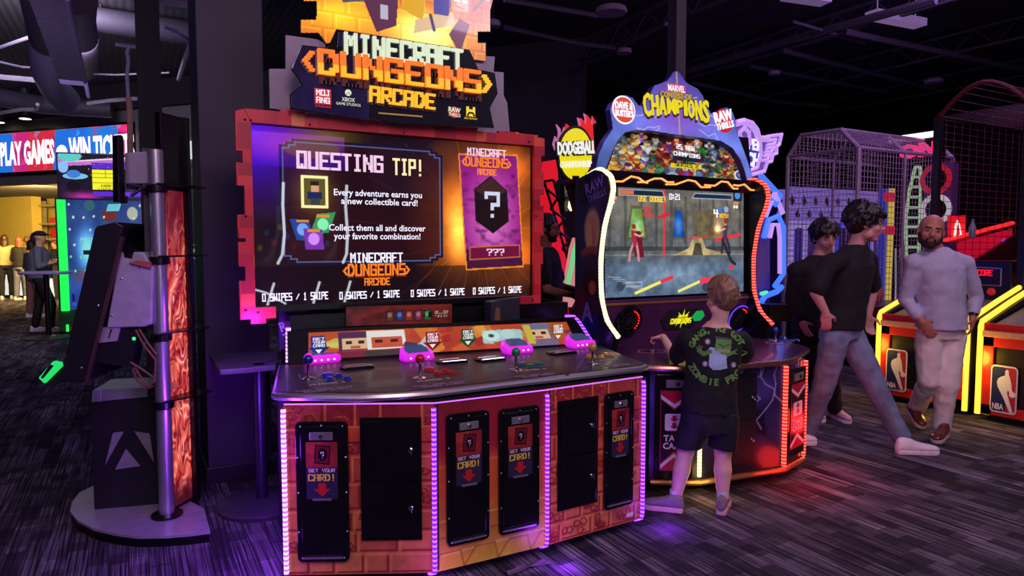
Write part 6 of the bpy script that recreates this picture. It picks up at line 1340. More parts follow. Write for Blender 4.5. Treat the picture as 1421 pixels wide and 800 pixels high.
# target tower at the end
TX = 9.15; b = MB(); TPl = Plane(V((TX,0,0)), V((0,-1,0)), ZA)
qa = TPl.pix(1281,300)[0]; qb = TPl.pix(1319,300)[0]; b.boxp(TPl, qa, qb, .7, 2.5, -.15, 0); tw = b.build('target_board', pm('target_board_purple', (96,60,110), .5), CG)
for py_, mt, r in ((249,'red',.17),(291,'white',.17)):
    b = MB(); A_ = TPl.pix(1299,py_); c = TPl.P(A_[0],A_[1],.01); b.tube([c+(TPl.e1*math.cos(a)+TPl.e2*math.sin(a))*r for a in [k*math.pi/12 for k in range(24)]], .035, 6, closed=True); b.build('target_ring', em('ring_'+mt, (190,30,60) if mt == 'red' else (210,200,210), .55), tw)
    b = MB(); b.lathe(c, [(.13,0),(.13,.01),(.01,.012)], 24, TPl.n); b.build('target_hole', M['bezel'], tw)
b = MB(); A = TPl.pix(1278,212,.05); b.text('ON', TPl, -5.3, 2.62, .16, .05, .08, w=.5, bold=.06); b.mat(1).boxp(TPl, -5.7, -5.1, 2.85, 2.92, .03, .08); b.mat(2).boxp(TPl, -5.8, -5.0, 2.55, 2.95, -.05, .03); b.build('neon_title', [em('pink_neon', (255,40,110), 1.3), em('white_neon', (250,240,250), 1.4), M['bezel']], CG)
b = MB(); p = on(1212,396,5.2); b.ell((p.x,p.y,.8245), .12, None, 24, 16); o = b.build('basketball', pm('ball_orange', (224,110,60), .6, bump=.2, scale=80), None, smooth=True); setp(o, 'orange basketball resting on the lane floor inside the wire cage', 'ball')
b = MB()
for k in range(2): b.tube([V((p.x,p.y,.8245))+V((math.cos(a)*.1205*(1 if k else 0)+(0 if k else math.cos(a)*.1205*.7),math.cos(a)*.1205*(0 if k else .7),math.sin(a)*.1205)) for a in [i*math.pi/16 for i in range(32)]], .002, 4, closed=True)
b.build('seam', M['bezel'], o)
# rope of thin white bars in the lane
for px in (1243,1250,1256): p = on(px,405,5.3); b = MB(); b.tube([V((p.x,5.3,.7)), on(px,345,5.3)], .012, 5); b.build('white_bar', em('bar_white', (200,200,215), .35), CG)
# lattice-front game behind the cage
LT = empty('lattice_game', (8.2,7.1,0), 'violet-lit game with a diagonal lattice canopy and white columns behind the cage', 'arcade machine')
LPn = Plane(V((0,7.0,0)), V((1,0,0)), ZA); lq = lambda pts: LPn.pp(pts)
q = lq([(1096,304),(1232,304),(1232,266),(1096,264)]); a0, a1, b0, b1 = q[0][0], q[1][0], q[0][1], q[3][1]
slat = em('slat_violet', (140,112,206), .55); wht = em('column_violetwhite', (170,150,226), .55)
b = MB(); n = 9; w_ = (a1-a0)/n
for i in range(-1, n): x = a0+i*w_; b.prism(LPn, [(x,b1),(x+w_*.36,b1),(x+w_*1.36,b0),(x+w_,b0)], 0, .05)
for i in range(-1, n): x = a0+i*w_; b.prism(LPn, [(x,b0),(x+w_*.3,b0),(x+w_*1.3,b1),(x+w_,b1)], -.06, -.01)
b.boxp(LPn, a0-.05, a1+.1, b1-.01, b1+.05, -.03, .06); b.boxp(LPn, a0-.05, a1+.1, b0-.04, b0+.02, -.03, .06); b.build('lattice_canopy', slat, LT); b = MB(); b.boxp(LPn, a0, a1, b0, b1, -.12, -.08); b.build('canopy_back', M['bezel'], LT)
for px, wpx, mt in ((1105,9,0),(1122,7,0),(1146,10,0),(1165,6,1),(1173,9,0),(1188,10,0),(1199,6,1),(1214,9,0)):
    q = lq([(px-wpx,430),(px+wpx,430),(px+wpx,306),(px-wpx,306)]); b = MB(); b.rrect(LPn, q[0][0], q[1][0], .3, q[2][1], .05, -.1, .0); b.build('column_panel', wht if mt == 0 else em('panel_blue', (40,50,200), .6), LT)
    b = MB(); c = (q[0][0]+q[1][0])/2; b.rrect(LPn, c-(q[1][0]-q[0][0])*.28, c+(q[1][0]-q[0][0])*.28, .5, q[2][1]-.12, .04, .0, .02); b.build('column_inset', pm('inset_violet', (76,60,140), .4), LT)
b = MB(); b.boxp(LPn, a0, a1, 0, b1, -.5, -.12); b.build('back_body', pm('game_body_violet', (50,38,90), .6), LT)
# ================= hoop games on the right ========================================================
HX = 6.09
HP = Plane(V((HX,0,0)), V((0,-1,0)), ZA)
M['hoop_red'] = pm('hoop_red', (206,36,34), .35, coat=.3); M['hoop_black'] = pm('hoop_black', (22,20,24), .35); M['hoop_wood'] = pm('hoop_shelf', (206,150,120), .5)
M['hoop_deck'] = pm('hoop_deck', (112,106,100), .5); M['nba_blue'] = pm('emblem_blue', (26,40,96), .4); M['nba_red'] = pm('emblem_red', (180,36,56), .4)
def nba(pl, a, c, h, parent):
    w = h*.5; b = MB(); b.mat(0).rrect(pl, a-w/2, a+w/2, c-h/2, c+h/2, w*.16, .0, .006); 
    b.mat(1).rrect(pl, a-w*.45, a+w*.1, c-h*.47, c+h*.47, w*.12, .006, .008); b.mat(2).rrect(pl, a-w*.02, a+w*.45, c-h*.47, c+h*.47, w*.12, .006, .0078)
    f = [(.04,.40),(.10,.43),(.17,.40),(.17,.33),(.22,.26),(.27,.15),(.30,.02),(.37,-.06),(.33,-.11),(.24,-.07),(.16,.01),(.13,-.06),(.20,-.18),(.28,-.32),(.36,-.46),(.25,-.46),(.12,-.30),(.0,-.16),(-.12,-.04),(-.2,.04),(-.24,.14),(-.2,.22),(-.08,.27),(.04,.30)]
    f_old = [(.02,.40),(.10,.43),(.16,.38),(.14,.30),(.06,.27),(.20,.20),(.26,.10),(.30,.0),(.40,-.02),(.42,-.08),(.34,-.12),(.22,-.10),(.16,.02),(.14,-.08),(.22,-.2),(.26,-.32),(.34,-.46),(.22,-.46),(.08,-.3),(-.06,-.16),(-.2,-.06),(-.3,.02),(-.36,.12),(-.30,.24),(-.16,.3),(-.04,.29)]
    b.mat(0).prism(pl, [(a+x*w*1.05, c+y*h) for x, y in f], .008, .0095)
    b.lathe(pl.P(a+w*.34,c-h*.08,.008), [(w*.12,0),(w*.12,.002),(.001,.003)], 16, pl.n)
    b.text('NBA', pl, a-w*.18, c-h*.43, h*.12, .0085, .01, w=w*.42, bold=.03); return b.build('league_emblem', [M['ink_white'], M['nba_blue'], M['nba_red']], parent)
def hoop(yl, yr, label, lp, xend=9.2):
    """machine whose front spans image-left yl to image-right yr"""
    t = empty('hoop_game', (HX+1.2,(yl+yr)/2,0), label, 'arcade machine'); al, ar = -yl, -yr
    b = MB(); b.boxp(HP, al+.02, ar-.02, .08, .70, -.7, -.02); b.boxp(HP, al+.06, ar-.06, 0, .08, -.6, -.08); b.build('front_cabinet', M['hoop_black'], t)
    b = MB()
    for s in ((al+.02,al+.10,.06,.70),(ar-.10,ar-.02,.06,.70),(al+.02,ar-.02,.62,.70),(al+.02,ar-.02,.06,.14),(al+.02,ar-.02,.75,.81)): b.boxp(HP, *s, -.03, .0)
    b.build('red_frame', M['hoop_red'], t, bevel=.003)
    b = MB(); b.boxp(HP, al+.02, ar-.02, .70, .75, -.3, .02); b.build('front_shelf', M['hoop_wood'], t, bevel=.004)
    b = MB(); pl = Plane(V((HX+.1,0,.78)), V((0,-1,0)), V((1.2,0,.30))); b.boxp(pl, al+.03, ar-.03, 0, 1.6, -.03, 0); b.build('ball_ramp', M['hoop_deck'], t)
    q = HP.pix(*lp); nba(HP, q[0], q[1], .385, t)
    zs = .80
    for s, a in ((1,al+.0),(-1,ar-.0)):
        c = V((HX-.005,-a,0)); pts = [c+ZA*.05, c+ZA*.4, c+ZA*(zs-.02), c+V((.02,0,zs+.02)), c+V((.45,0,zs+.16)), c+V((.85,0,zs+.28))]
        b = MB(); b.tube(pts, .022, 8); b.build('light_tube', M['tube_yellow'], t); b = MB(); b.tube([pts[-1], c+V((1.05,0,zs+.34))], .023, 8); b.build('light_tube_tip', M['tube_red'], t)
        b = MB(); b.prism(Plane(V((0,-a-.0,0)),V((1,0,0)),ZA), [(HX+.03,.06),(HX+.03,zs-.01),(HX+1.4,zs+.42),(HX+2.8,zs+.9),(HX+2.8,.06)], -.015, .015); b.build('side_wall', M['hoop_black'], t)
    # cage
    CXf = 6.93
    for a in (al, ar):
        for x in (CXf, xend): b = MB(); b.box((x-.03,-a-.03,.9),(x+.03,-a+.03,2.70)); b.build('cage_post', M['hoop_black'], t)
    arch = lambda x, n=10: [V((x, -(al+(ar-al)*i/n), 2.70+.26*math.sin(math.pi*i/n))) for i in range(n+1)]
    for x in (CXf, xend): b = MB(); b.tube(arch(x), .022, 6); b.build('cage_arch', M['arch_red'], t)
    for a in (al, ar):
        b = MB(); b.tube([V((CXf,-a,2.70)), V((xend,-a,2.70))], .02, 6); b.build('cage_rail', M['hoop_black'], t)
        mesh_face(lambda u,v: V((CXf+(xend-CXf)*u, -a, 1.2+1.5*v)), 16, 22, 'cage_mesh', .003, t, 'netwire')
    mesh_face(lambda u,v: V((CXf+(xend-CXf)*u, -(al+(ar-al)*v), 2.70+.26*math.sin(math.pi*v))), 24, 2, 'cage_mesh', .003, t, 'netwire')
    b = MB()
    for i in range(12): v = i/11; b.tube([V((CXf,-(al+(ar-al)*v),2.70+.26*math.sin(math.pi*v))), V((xend,-(al+(ar-al)*v),2.70+.26*math.sin(math.pi*v)))], .003, 4)
    b.build('cage_mesh', M['netwire'], t)
    # backboard & hoop
    BB = Plane(V((xend-.05,0,0)), V((0,-1,0)), ZA); b = MB(); b.boxp(BB, al+.05, ar-.05, 1.75, 2.5, -.04, 0); b.build('backboard', pm('backboard_dark', (60,30,40), .4), t)
    b = MB(); c = V((xend-.35,(yl+yr)/2,1.95)); b.tube([c+V((math.cos(a)*.2,math.sin(a)*.2,0)) for a in [k*math.pi/10 for k in range(20)]], .012, 6, closed=True); b.tube([c+V((.2,0,0)), c+V((.33,0,0))], .015, 6); b.build('hoop_ring', M['hoop_red'], t)
    return t
M['netwire'] = pm('net_wire', (74,34,46), .5, .2); M['arch_red'] = pm('arch_dark_red', (84,18,26), .4)
yB = 2.975; wH = PX(1218,520,HX).y-3.075
hA = hoop(3.075+wH, 3.075, 'basketball hoop game with yellow light tubes directly behind the man in the pale sweater', (1244,514))
hB = hoop(yB, yB-wH, 'basketball hoop game with yellow light tubes with its emblem panel nearest the camera', (1393,541))
# red inclined rail, red panel and score box of the left hoop game
RY = 3.95
b = MB(); b.tube([PY(1312,334,RY), PY(1405,310,RY)], .025, 8); b.build('inclined_rail', em('rail_red', (255,36,40), 1.5), hA)
RPp = Plane(V((0,RY-.02,0)), V((1,0,0)), ZA)
b = MB(); b.prism(RPp, RPp.pp([(1330,336),(1405,316),(1405,363),(1352,363),(1330,350)]), -.02, 0); b.build('glow_panel', em('panel_crimson', (214,20,60), .5), hA)
b = MB(); b.prism(RPp, RPp.pp([(1387,350),(1391,332),(1394,332),(1390,352)]), 0, .01); b.build('violet_mark', em('violet_mark', (150,50,230), 1.0), hA)
b = MB(); b.prism(RPp, RPp.pp([(1312,340),(1405,316),(1405,312),(1312,336)]), -.03, .03); b.build('rail_board', M['hoop_black'], hA)
sb = PX(1375,390,6.86); SBp = Plane(V((6.86,0,0)), V((0,-1,0)), ZA); q = SBp.pp([(1340,442),(1404,442),(1404,362),(1340,362)])
b = MB(); b.prism(SBp, q, -.3, 0); bx_ = b.build('score_box', M['hoop_black'], hA, bevel=.01)
b = MB(); q = SBp.pp([(1352,395),(1389,397),(1390,373),(1353,371)])
for k in range(4): b.tube([SBp.P(*q[k],.005), SBp.P(*q[(k+1)%4],.005)], .006, 5)
b.build('display_frame', M['silver'], bx_)
q = SBp.pp([(1369,383)])[0]; b = MB(); b.ptext('SCORE', SBp, q[0]-.03, q[1], .055, .16, .002, .006, fat=1.4); b.build('display_text', em('led_text_red', (255,20,30), 1.3), bx_)
for px in (1376,1357): a_, c_ = SBp.pix(px,405); b = MB(); b.lathe(SBp.P(a_,c_,0), [(.035,0),(.035,.012),(.02,.02),(.001,.021)], 16, SBp.n); b.build('red_button', em('btn_red', (200,40,30), .45), bx_)
b = MB(); q = RPp.pp([(1311,330),(1332,325),(1333,299),(1310,300)]); b.prism(RPp, q, .03, .05); b.mat(1).prism(RPp, RPp.pp([(1316,329),(1318,312),(1321,306),(1324,311),(1327,326)]), .05, .056); b.mat(2).prism(RPp, RPp.pp([(1319,328),(1320,315),(1322,311),(1324,326)]), .056, .058)
setp(b.build('red_card', [em('card_red', (220,20,30), .8), M['ink_glow'], M['bezel']]), 'small red card with a white arch shape above the red inclined rail', 'sign')
p = PY(1349,327,3.7); b = MB(); b.lathe(PY(1349,330,3.7), [(.03,0),(.032,.01),(.032,.1),(.02,.13),(.012,.15),(.012,.18),(.014,.185)], 16); setp(b.build('drink_bottle', pm('bottle_clear', (130,130,150), .2), auto=True), 'small clear bottle behind the red inclined rail', 'bottle')
# ================= people =========================================================================
def remesh(mb, name, mats, parent, vox=.007, smooth=6, keep=None):
    me = bpy.data.meshes.new('tmp'); loc = WLOC[parent] if parent is not None else V((0,0,0))
    me.from_pydata([v-loc for v in mb.v], [], mb.f)
    o = bpy.data.objects.new('tmp', me); COL.objects.link(o)
    r = o.modifiers.new('r', 'REMESH'); r.mode = 'VOXEL'; r.voxel_size = vox
    s = o.modifiers.new('s', 'SMOOTH'); s.iterations = smooth; s.factor = .5
    m2 = bpy.data.meshes.new_from_object(o.evaluated_get(bpy.context.evaluated_depsgraph_get())); bpy.data.objects.remove(o)
    m2.name = name
    return link(name, m2, mats, parent, loc, True)
def cap(b, p, q, r0, r1, n=12):
    p, q = V(p), V(q); b.ell(p, r0, None, n, 8); b.ell(q, r1, None, n, 8); b.tube([p, q], [r0, r1], n)
def loft(b, rings, n=20):
    """rings: (centre, side vector, front vector) ellipses"""
    vs = []
    for c, a, f in rings:
        for k in range(n): t = 2*math.pi*k/n; vs.append(c+a*math.cos(t)+f*math.sin(t))
    m = len(rings)
    b.add(vs, [(i*n+k, i*n+(k+1)%n, (i+1)*n+(k+1)%n, (i+1)*n+k) for i in range(m-1) for k in range(n)]+[tuple(range(n))[::-1], tuple(range((m-1)*n, m*n))])
def hand(b, w, d, nrm, s=1.0, curl=.5, thumb=1):
    """w wrist, d pointing along the hand, nrm palm normal (fingers curl that way)"""
    d = d.normalized(); nrm = (nrm-d*nrm.dot(d)).normalized(); sd = d.cross(nrm)*thumb
    M3 = Matrix((sd, d, nrm)).transposed()
    b.ell(w+d*.045*s, (.040*s,.052*s,.017*s), M3, 14, 10); cap(b, w, w+d*.02*s, .026*s, .027*s)
    for i, (o, L) in enumerate(((.030,.066),(.011,.076),(-.009,.071),(-.028,.056))):
        p = w+d*.082*s+sd*o*s; a = 0.0; r = .0092*s
        for k, f in enumerate((.45,.32,.25)):
            a += curl*(.55+.3*k); q = p+(d*math.cos(a)+nrm*math.sin(a))*L*f*s; cap(b, p, q, r, r*.92, 8); p = q; r *= .92
    p = w+d*.022*s+sd*.030*s; q = p+(d*.55+sd*.75+nrm*.35).normalized()*.038*s; t = q+(d*.85+sd*.15+nrm*.5).normalized()*.032*s
    cap(b, p, q, .013*s, .011*s, 8); cap(b, q, t, .0105*s, .009*s, 8)
def headparts(b, c, M3, s, face=True, wide=1.0):
    P = lambda x, y, z: c+M3 @ V((x*s, y*s, z*s))
    b.ell(P(0,-.012,.025), (.074*s*wide,.092*s,.085*s), M3, 20, 14)
    b.ell(P(0,.020,-.035), (.056*s*wide,.066*s,.074*s), M3, 18, 12)
    b.ell(P(0,.052,-.092), (.028*s*wide,.026*s,.020*s), M3, 12, 8)
    for e in (-1,1):
        b.ell(P(e*.076*wide,-.008,-.012), (.009*s,.019*s,.030*s), M3, 12, 8); b.ell(P(e*.036,.052,-.03), (.024*s,.026*s,.026*s), M3, 12, 8); b.ell(P(e*.045,.01,-.07), (.02*s,.03*s,.025*s), M3, 12, 8)
    if face:
        cap(b, P(0,.080,.008), P(0,.100,-.030), .009*s, .013*s); b.ell(P(.011,.090,-.034), .0085*s, None, 8, 6); b.ell(P(-.011,.090,-.034), .0085*s, None, 8, 6)
        cap(b, P(-.034,.072,.022), P(.034,.072,.022), .011*s, .011*s, 8); b.ell(P(0,.082,-.056), (.022*s,.009*s,.006*s), M3, 10, 6); b.ell(P(0,.080,-.066), (.018*s,.010*s,.007*s), M3, 10, 6)
def eyes(c, M3, s, parent, glasses=None, brow=(40,26,22), lips=(170,90,86)):
    P = lambda x, y, z: c+M3 @ V((x*s, y*s, z*s))
    for e in (-1,1):
        b = MB(); b.ell(P(e*.029,.073,.000), (.0105*s,.0085*s,.0055*s), M3, 12, 8); b.mat(1).ell(P(e*.029,.0795,.000), (.0052*s,.0042*s,.0050*s), M3, 10, 6); b.build('eye', [M['eye_white'], M['eye_dark']], parent, smooth=True)
        b = MB(); cap(b, P(e*.014,.083,.018), P(e*.044,.074,.021), .0035*s, .0028*s, 6); b.build('eyebrow', pm('brow', brow, .8), parent, smooth=True)
    b = MB(); b.ell(P(0,.0885,-.057), (.019*s,.0045*s,.0035*s), M3, 12, 6); b.ell(P(0,.0865,-.0635), (.016*s,.0055*s,.0045*s), M3, 12, 6); b.build('lips', pm('lip', lips, .5), parent, smooth=True)
    if glasses:
        b = MB()
        for e in (-1,1): b.tube([P(e*.031+math.cos(a)*.023,.090,.0+math.sin(a)*.017) for a in [k*math.pi/10 for k in range(20)]], .0018*s, 5, closed=True); b.tube([P(e*.054,.088,.006), P(e*.078,.0,.008)], .0018*s, 5)
        b.tube([P(-.009,.091,.003), P(.009,.091,.003)], .0018*s, 5); b.build('glasses', glasses, parent)
M['eye_white'] = pm('eye_white', (176,160,158), .25, var=.02); M['eye_dark'] = pm('eye_dark', (30,20,18), .15)
def skinm(name, rgb): 
    m = pm(name, rgb, .5, var=.05, scale=30, spec=.35); b = m.node_tree.nodes['Principled BSDF']; b.inputs['Subsurface Weight'].default_value = .12; b.inputs['Subsurface Radius'].default_value = (.01,.004,.002); return m
def shoe(heel, toe, parent, mats, s=1.0, pitch=0.0, names=('shoe',), laces=None, sole_h=.028):
    """heel/toe: points on the ground line of the sole"""
    heel, toe = V(heel), V(toe); d = (toe-heel).normalized(); L = (toe-heel).length; sd = d.cross(ZA).normalized(); up = sd.cross(d)
    pl = Plane(heel, d, sd); 
    out = [(-.02,.0),(.0,.030),(.25,.034),(.5,.036),(.72,.046),(.88,.042),(.98,.022),(1.0,0),(.98,-.02),(.9,-.036),(.72,-.042),(.5,-.033),(.25,-.033),(.0,-.028)]
    b = MB(); o3 = [heel+d*(a*L)+sd*(c*s) for a, c in out]
    n = len(o3); b.add([p for p in o3]+[p+up*sole_h*s+ (p-(heel+d*L*.5))*.0 for p in o3], [tuple(range(n)), tuple(range(n,2*n))[::-1]]+[(i,(i+1)%n,n+(i+1)%n,n+i)[::-1] for i in range(n)])
    root = b.build('shoe', mats[1], parent, bevel=.006*s)
    b = MB(); M3 = Matrix((d, sd, up)).transposed()
    R = []
    for t, w, h in ((-.03,.018,.03),(.02,.032,.075),(.15,.036,.088),(.3,.036,.080),(.45,.037,.062),(.62,.042,.048),(.8,.042,.040),(.93,.032,.030),(1.0,.012,.014)):
        c = heel+d*(t*L)+up*(sole_h*s+h*s*.38); R.append((c, sd*w*s, up*h*s*.62))
    loft(b, R, 16); b.ell(heel+d*(.14*L)+up*.085*s, (.042*s,.033*s,.03*s), M3, 14, 8)
    remesh(b, 'shoe_upper', mats[0], root, .005, 4)
    if laces:
        b = MB()
        for k in range(4):
            t = .36+.08*k; z = sole_h+.072-.013*k
            b.tube([heel+d*(t*L)+sd*(x*s)+up*((z-(abs(x)*.35))*s) for x in (-.024,-.012,0,.012,.024)], .0028*s, 5)
        b.build('laces', laces, root)
    return root
def hairm(name, rgb): return pm(name, rgb, .45, var=.5, scale=70, bump=.6, stretch=(1,1,.25))
def hairblob(b, c, M3, s, tufts, seed=1, thick=.018, low=-.02, front=.045, top=.0, spread=1.0):
    """cap of hair made of many overlapping locks over the skull"""
    rs = random.Random(seed); P = lambda x, y, z: c+M3 @ V((x*s, y*s, z*s))
    b.ell(P(0,-.022,.040+top), (.081*s*spread,.092*s*spread,.082*s), M3, 20, 14)
    b.ell(P(0,-.048,.000), (.072*s*spread,.062*s,.075*s), M3, 16, 12)
    for e in (-1,1): b.ell(P(e*.062*spread,-.012,.020), (.020*s,.052*s,.050*s), M3, 12, 8)
    for i in range(tufts):
        th = rs.uniform(0, 2*math.pi); ph = rs.uniform(-.55, 1.4)
        x, y, z = math.cos(th)*math.cos(ph)*.078*spread, math.sin(th)*math.cos(ph)*.092*spread-.018, math.sin(ph)*.086+.035+top
        if y > front and z < .045: continue
        if z < low: z = low
        dx, dz = rs.uniform(-.02,.02), rs.uniform(-.03,.0)
        cap(b, P(x*.96,y*.96,z), P(x*1.06+dx,y*1.06+rs.uniform(-.01,.012),z+dz), thick*s*.8, thick*s*.35, 7)
def facem(f, up=ZA, tilt=0.0):
    f = V(f).normalized(); r = f.cross(up).normalized(); u = r.cross(f); 
    if tilt: R = Matrix.Rotation(tilt, 3, f); r = R @ r; u = R @ u
    return Matrix((r, f, u)).transposed()
def wrinkle(o, k=.006, sc=.09):
    tx = bpy.data.textures.new('folds', 'CLOUDS'); tx.noise_scale = sc; tx.noise_depth = 1
    m = o.modifiers.new('folds', 'DISPLACE'); m.texture = tx; m.strength = k*2; m.mid_level = .5; m.texture_coords = 'LOCAL'
def cam_dir(right, fwd, up=0): return (RT*right+FW*fwd+ZA*up).normalized()
# ---------- boy at the arched cabinet -------------------------------------------------------------
def boy():
    D = 3.62; s = .80; h_ = lambda px, py, d=D: PD(px, py, d)
    root = empty('person', G(965,715), 'boy in black t-shirt with green zombie print, seen from behind, playing at the arched cabinet', 'person')
    sk = skinm('boy_skin', (240,192,180))
    hc = h_(1000,414); hd = cam_dir(-.35,.93,-.12); HM = facem(hd)
    neck = h_(995,452); chest = h_(990,490); waist = h_(985,545); hipc = h_(984,572)
    shL, shR = h_(953,470,D+.02), h_(1029,474,D+.05); side = (shR-shL).normalized(); fr = ZA.cross(side).normalized()
    elL = h_(938,499,D+.20); wrL = JK+V((0,0,.10))-cam_dir(-.5,.7)*.055+V((.02,-.02,.0)); 
    elR = h_(1034,498,D+.10); wrR = h_(1014,473,D+.28)
    kL, kR = h_(950,632,D+.0), h_(1003,634,D+.01); aL, aR = h_(937,694,D+.0), h_(1003,694,D-.01)
    hL, hR = h_(965,575), h_(1004,575)
    b = MB(); headparts(b, hc, HM, s*1.12)
    cap(b, neck-ZA*.02, hc-ZA*.04-hd*.02, .045, .042); loft(b, [(neck+ZA*.02, side*.05, fr*.045),(neck-ZA*.03, side*.10, fr*.06),(chest, side*.125, fr*.08),(waist, side*.11, fr*.08),(hipc, side*.125, fr*.09)])
    for sh, el, wr in ((shL,elL,wrL),(shR,elR,wrR)): cap(b, neck-ZA*.04, sh-ZA*.01, .045, .042); cap(b, sh, el, .040, .031); cap(b, el, wr, .032, .021)
    hd2 = (JK+V((0,0,.085))-wrL).normalized(); hand(b, wrL, hd2, -ZA, .78, .95, -1); hand(b, wrR, (wrR-elR).normalized(), -ZA, .78, .8, 1)
    for hp, k, a in ((hL,kL,aL),(hR,kR,aR)):
        cap(b, hp, k, .068, .046); cap(b, k, k+(a-k)*.32, .043, .050); cap(b, k+(a-k)*.3, a, .049, .028); cap(b, a, a-ZA*.03, .028, .03)
    body = remesh(b, 'body', sk, root, .0065, 5)
    b = MB(); hairblob(b, hc+ZA*.008-hd*.004, HM, s*1.17, 260, 4, .015, -.055, .03); P = lambda x,y,z: hc+HM @ V((x*s,y*s,z*s)); 
    b.ell(P(0,-.055,-.02), (.074*s,.05*s,.07*s), HM, 16, 12)
    hr = remesh(b, 'hair', hairm('boy_hair', (134,104,76)), root, .006, 9); wrinkle(hr, .0015, .02)
    # t-shirt
    b = MB(); loft(b, [(neck-ZA*.005+fr*.0, side*.062, fr*.055),(neck-ZA*.03, side*.115, fr*.075),(chest+ZA*.035, side*.155, fr*.10),(chest-ZA*.03, side*.15, fr*.105),(waist+ZA*.04, side*.142, fr*.105),(waist-ZA*.01, side*.15, fr*.11),(hipc-ZA*.0, side*.158, fr*.118)], 28)
    for sh, el in ((shL,elL),(shR,elR)): cap(b, neck-ZA*.05, sh-ZA*.008, .062, .056); e2 = sh+(el-sh)*.72; cap(b, sh, e2, .058, .056)
    sl = remesh(b, 't_shirt', pm('boy_shirt', (20,19,25), .85, var=.1), root, .008, 5); wrinkle(sl, .006, .06)
    # shorts
    b = MB(); loft(b, [(hipc+ZA*.03, side*.145, fr*.105),(hipc-ZA*.04, side*.15, fr*.112),(hipc-ZA*.10, side*.15, fr*.11)], 24)
    for hp, k, sx in ((hL,kL,-1),(hR,kR,1)): e = hp+(k-hp)*.80; loft(b, [(hp+ZA*.02, side*.075, fr*.095),(hp-ZA*.06, side*.082, fr*.095),(e, side*.078, fr*.082)], 20)
    so = remesh(b, 'shorts', pm('boy_shorts', (24,22,40), .8, var=.1), root, .008, 4); wrinkle(so, .006, .07)
    grey = pm('boy_shoe_grey', (134,116,128), .8, bump=.3, scale=60); sole = pm('boy_sole', (226,186,176), .5)
    for heel, toe in ((G(947,712,.0),G(900,706,.0)),(G(1000,716,.0),G(1009,690,.0))):
        dd = (toe-heel).normalized(); toe = heel+dd*.215; shoe(heel, toe, root, [grey, sole], .84, laces=grey, sole_h=.034)
    for a in (aL,aR): b = MB(); b.cyl(V((a.x,a.y,.075)), V((a.x,a.y,.115)), .031, 14); b.build('sock', M['white'], root)
    # print on the back of the shirt
    bpy.context.view_layer.update()
    dg = bpy.context.evaluated_depsgraph_get(); bv = BVHTree.FromObject(sl, dg); off = WLOC[root]
    cv = CV(110, 130, (20,19,25), asp=110/130); cv.a[..., 3] = 0
    def ink(fn): before = cv.a[..., :3].copy(); fn(); ch = np.abs(cv.a[..., :3]-before).sum(-1) > .12; cv.a[..., 3] = np.where(ch, 1, cv.a[..., 3])
    g = (96,156,72); dkg = (40,70,36); W = (176,206,240)
    ink(lambda: cv.poly([(.32,.25),(.34,.55),(.28,.6),(.36,.68),(.5,.66),(.68,.6),(.78,.52),(.74,.4),(.76,.2),(.6,.16),(.42,.16)], W))
    ink(lambda: cv.line([(.34,.57),(.2,.52),(.1,.6)], .1, g)); ink(lambda: cv.line([(.1,.6),(.04,.68)], .03, g)); ink(lambda: cv.line([(.1,.6),(.11,.71)], .03, g)); ink(lambda: cv.line([(.12,.6),(.17,.69)], .03, g))
    ink(lambda: cv.line([(.76,.5),(.9,.56)], .08, g)); ink(lambda: cv.line([(.9,.56),(.97,.62)], .03, g)); ink(lambda: cv.line([(.9,.54),(.98,.52)], .03, g))
    ink(lambda: cv.poly([(.46,.62),(.5,.92),(.86,.86),(.84,.56),(.66,.5)], g)); cv.line([(.56,.74),(.64,.70)], .025, dkg); cv.line([(.72,.70),(.8,.73)], .025, dkg); cv.line([(.54,.6),(.78,.585)], .06, (190,200,170)); cv.line([(.54,.6),(.78,.585)], .012, dkg); cv.line([(.66,.7),(.66,.65)], .02, dkg)
    ink(lambda: cv.line([(.49,.9),(.86,.85)], .05, (70,70,84)))
    for u, v in ((.3,.8),(.24,.3),(.9,.28)):
        for k in range(4): ink(lambda: cv.line([(u-math.cos(k*.785)*.06,v-math.sin(k*.785)*.06),(u+math.cos(k*.785)*.06,v+math.sin(k*.785)*.06)], .022, (214,196,240)))
    x0, x1, y0, y1 = 964, 1024, 524, 462
    def onshirt(px, py, lift=.0022):
        r = ray(px, py).normalized(); hit, nrm, idx, dist = bv.ray_cast(C0-off, r)
        if hit is None: return None
        return hit+off-r*lift
    pts = [[onshirt(x0+(x1-x0)*u, y0+(y1-y0)*v) for u in np.linspace(0,1,cv.w)] for v in np.linspace(0,1,cv.h)]
    for j in range(cv.h):
        for i in range(cv.w):
            if pts[j][i] is None: cv.a[j,i,3] = 0; pts[j][i] = V(hc)
    it = iter([pts[j][i] for j in range(cv.h) for i in range(cv.w)])
    panel('shirt_print', cv, lambda u, v: next(it), pmat('shirt_ink', 0, .7), sl, True)
    # curved lettering around the figure, laid on the cloth
    FPn = Plane(PD(994,492,D-.2), RT, UP)
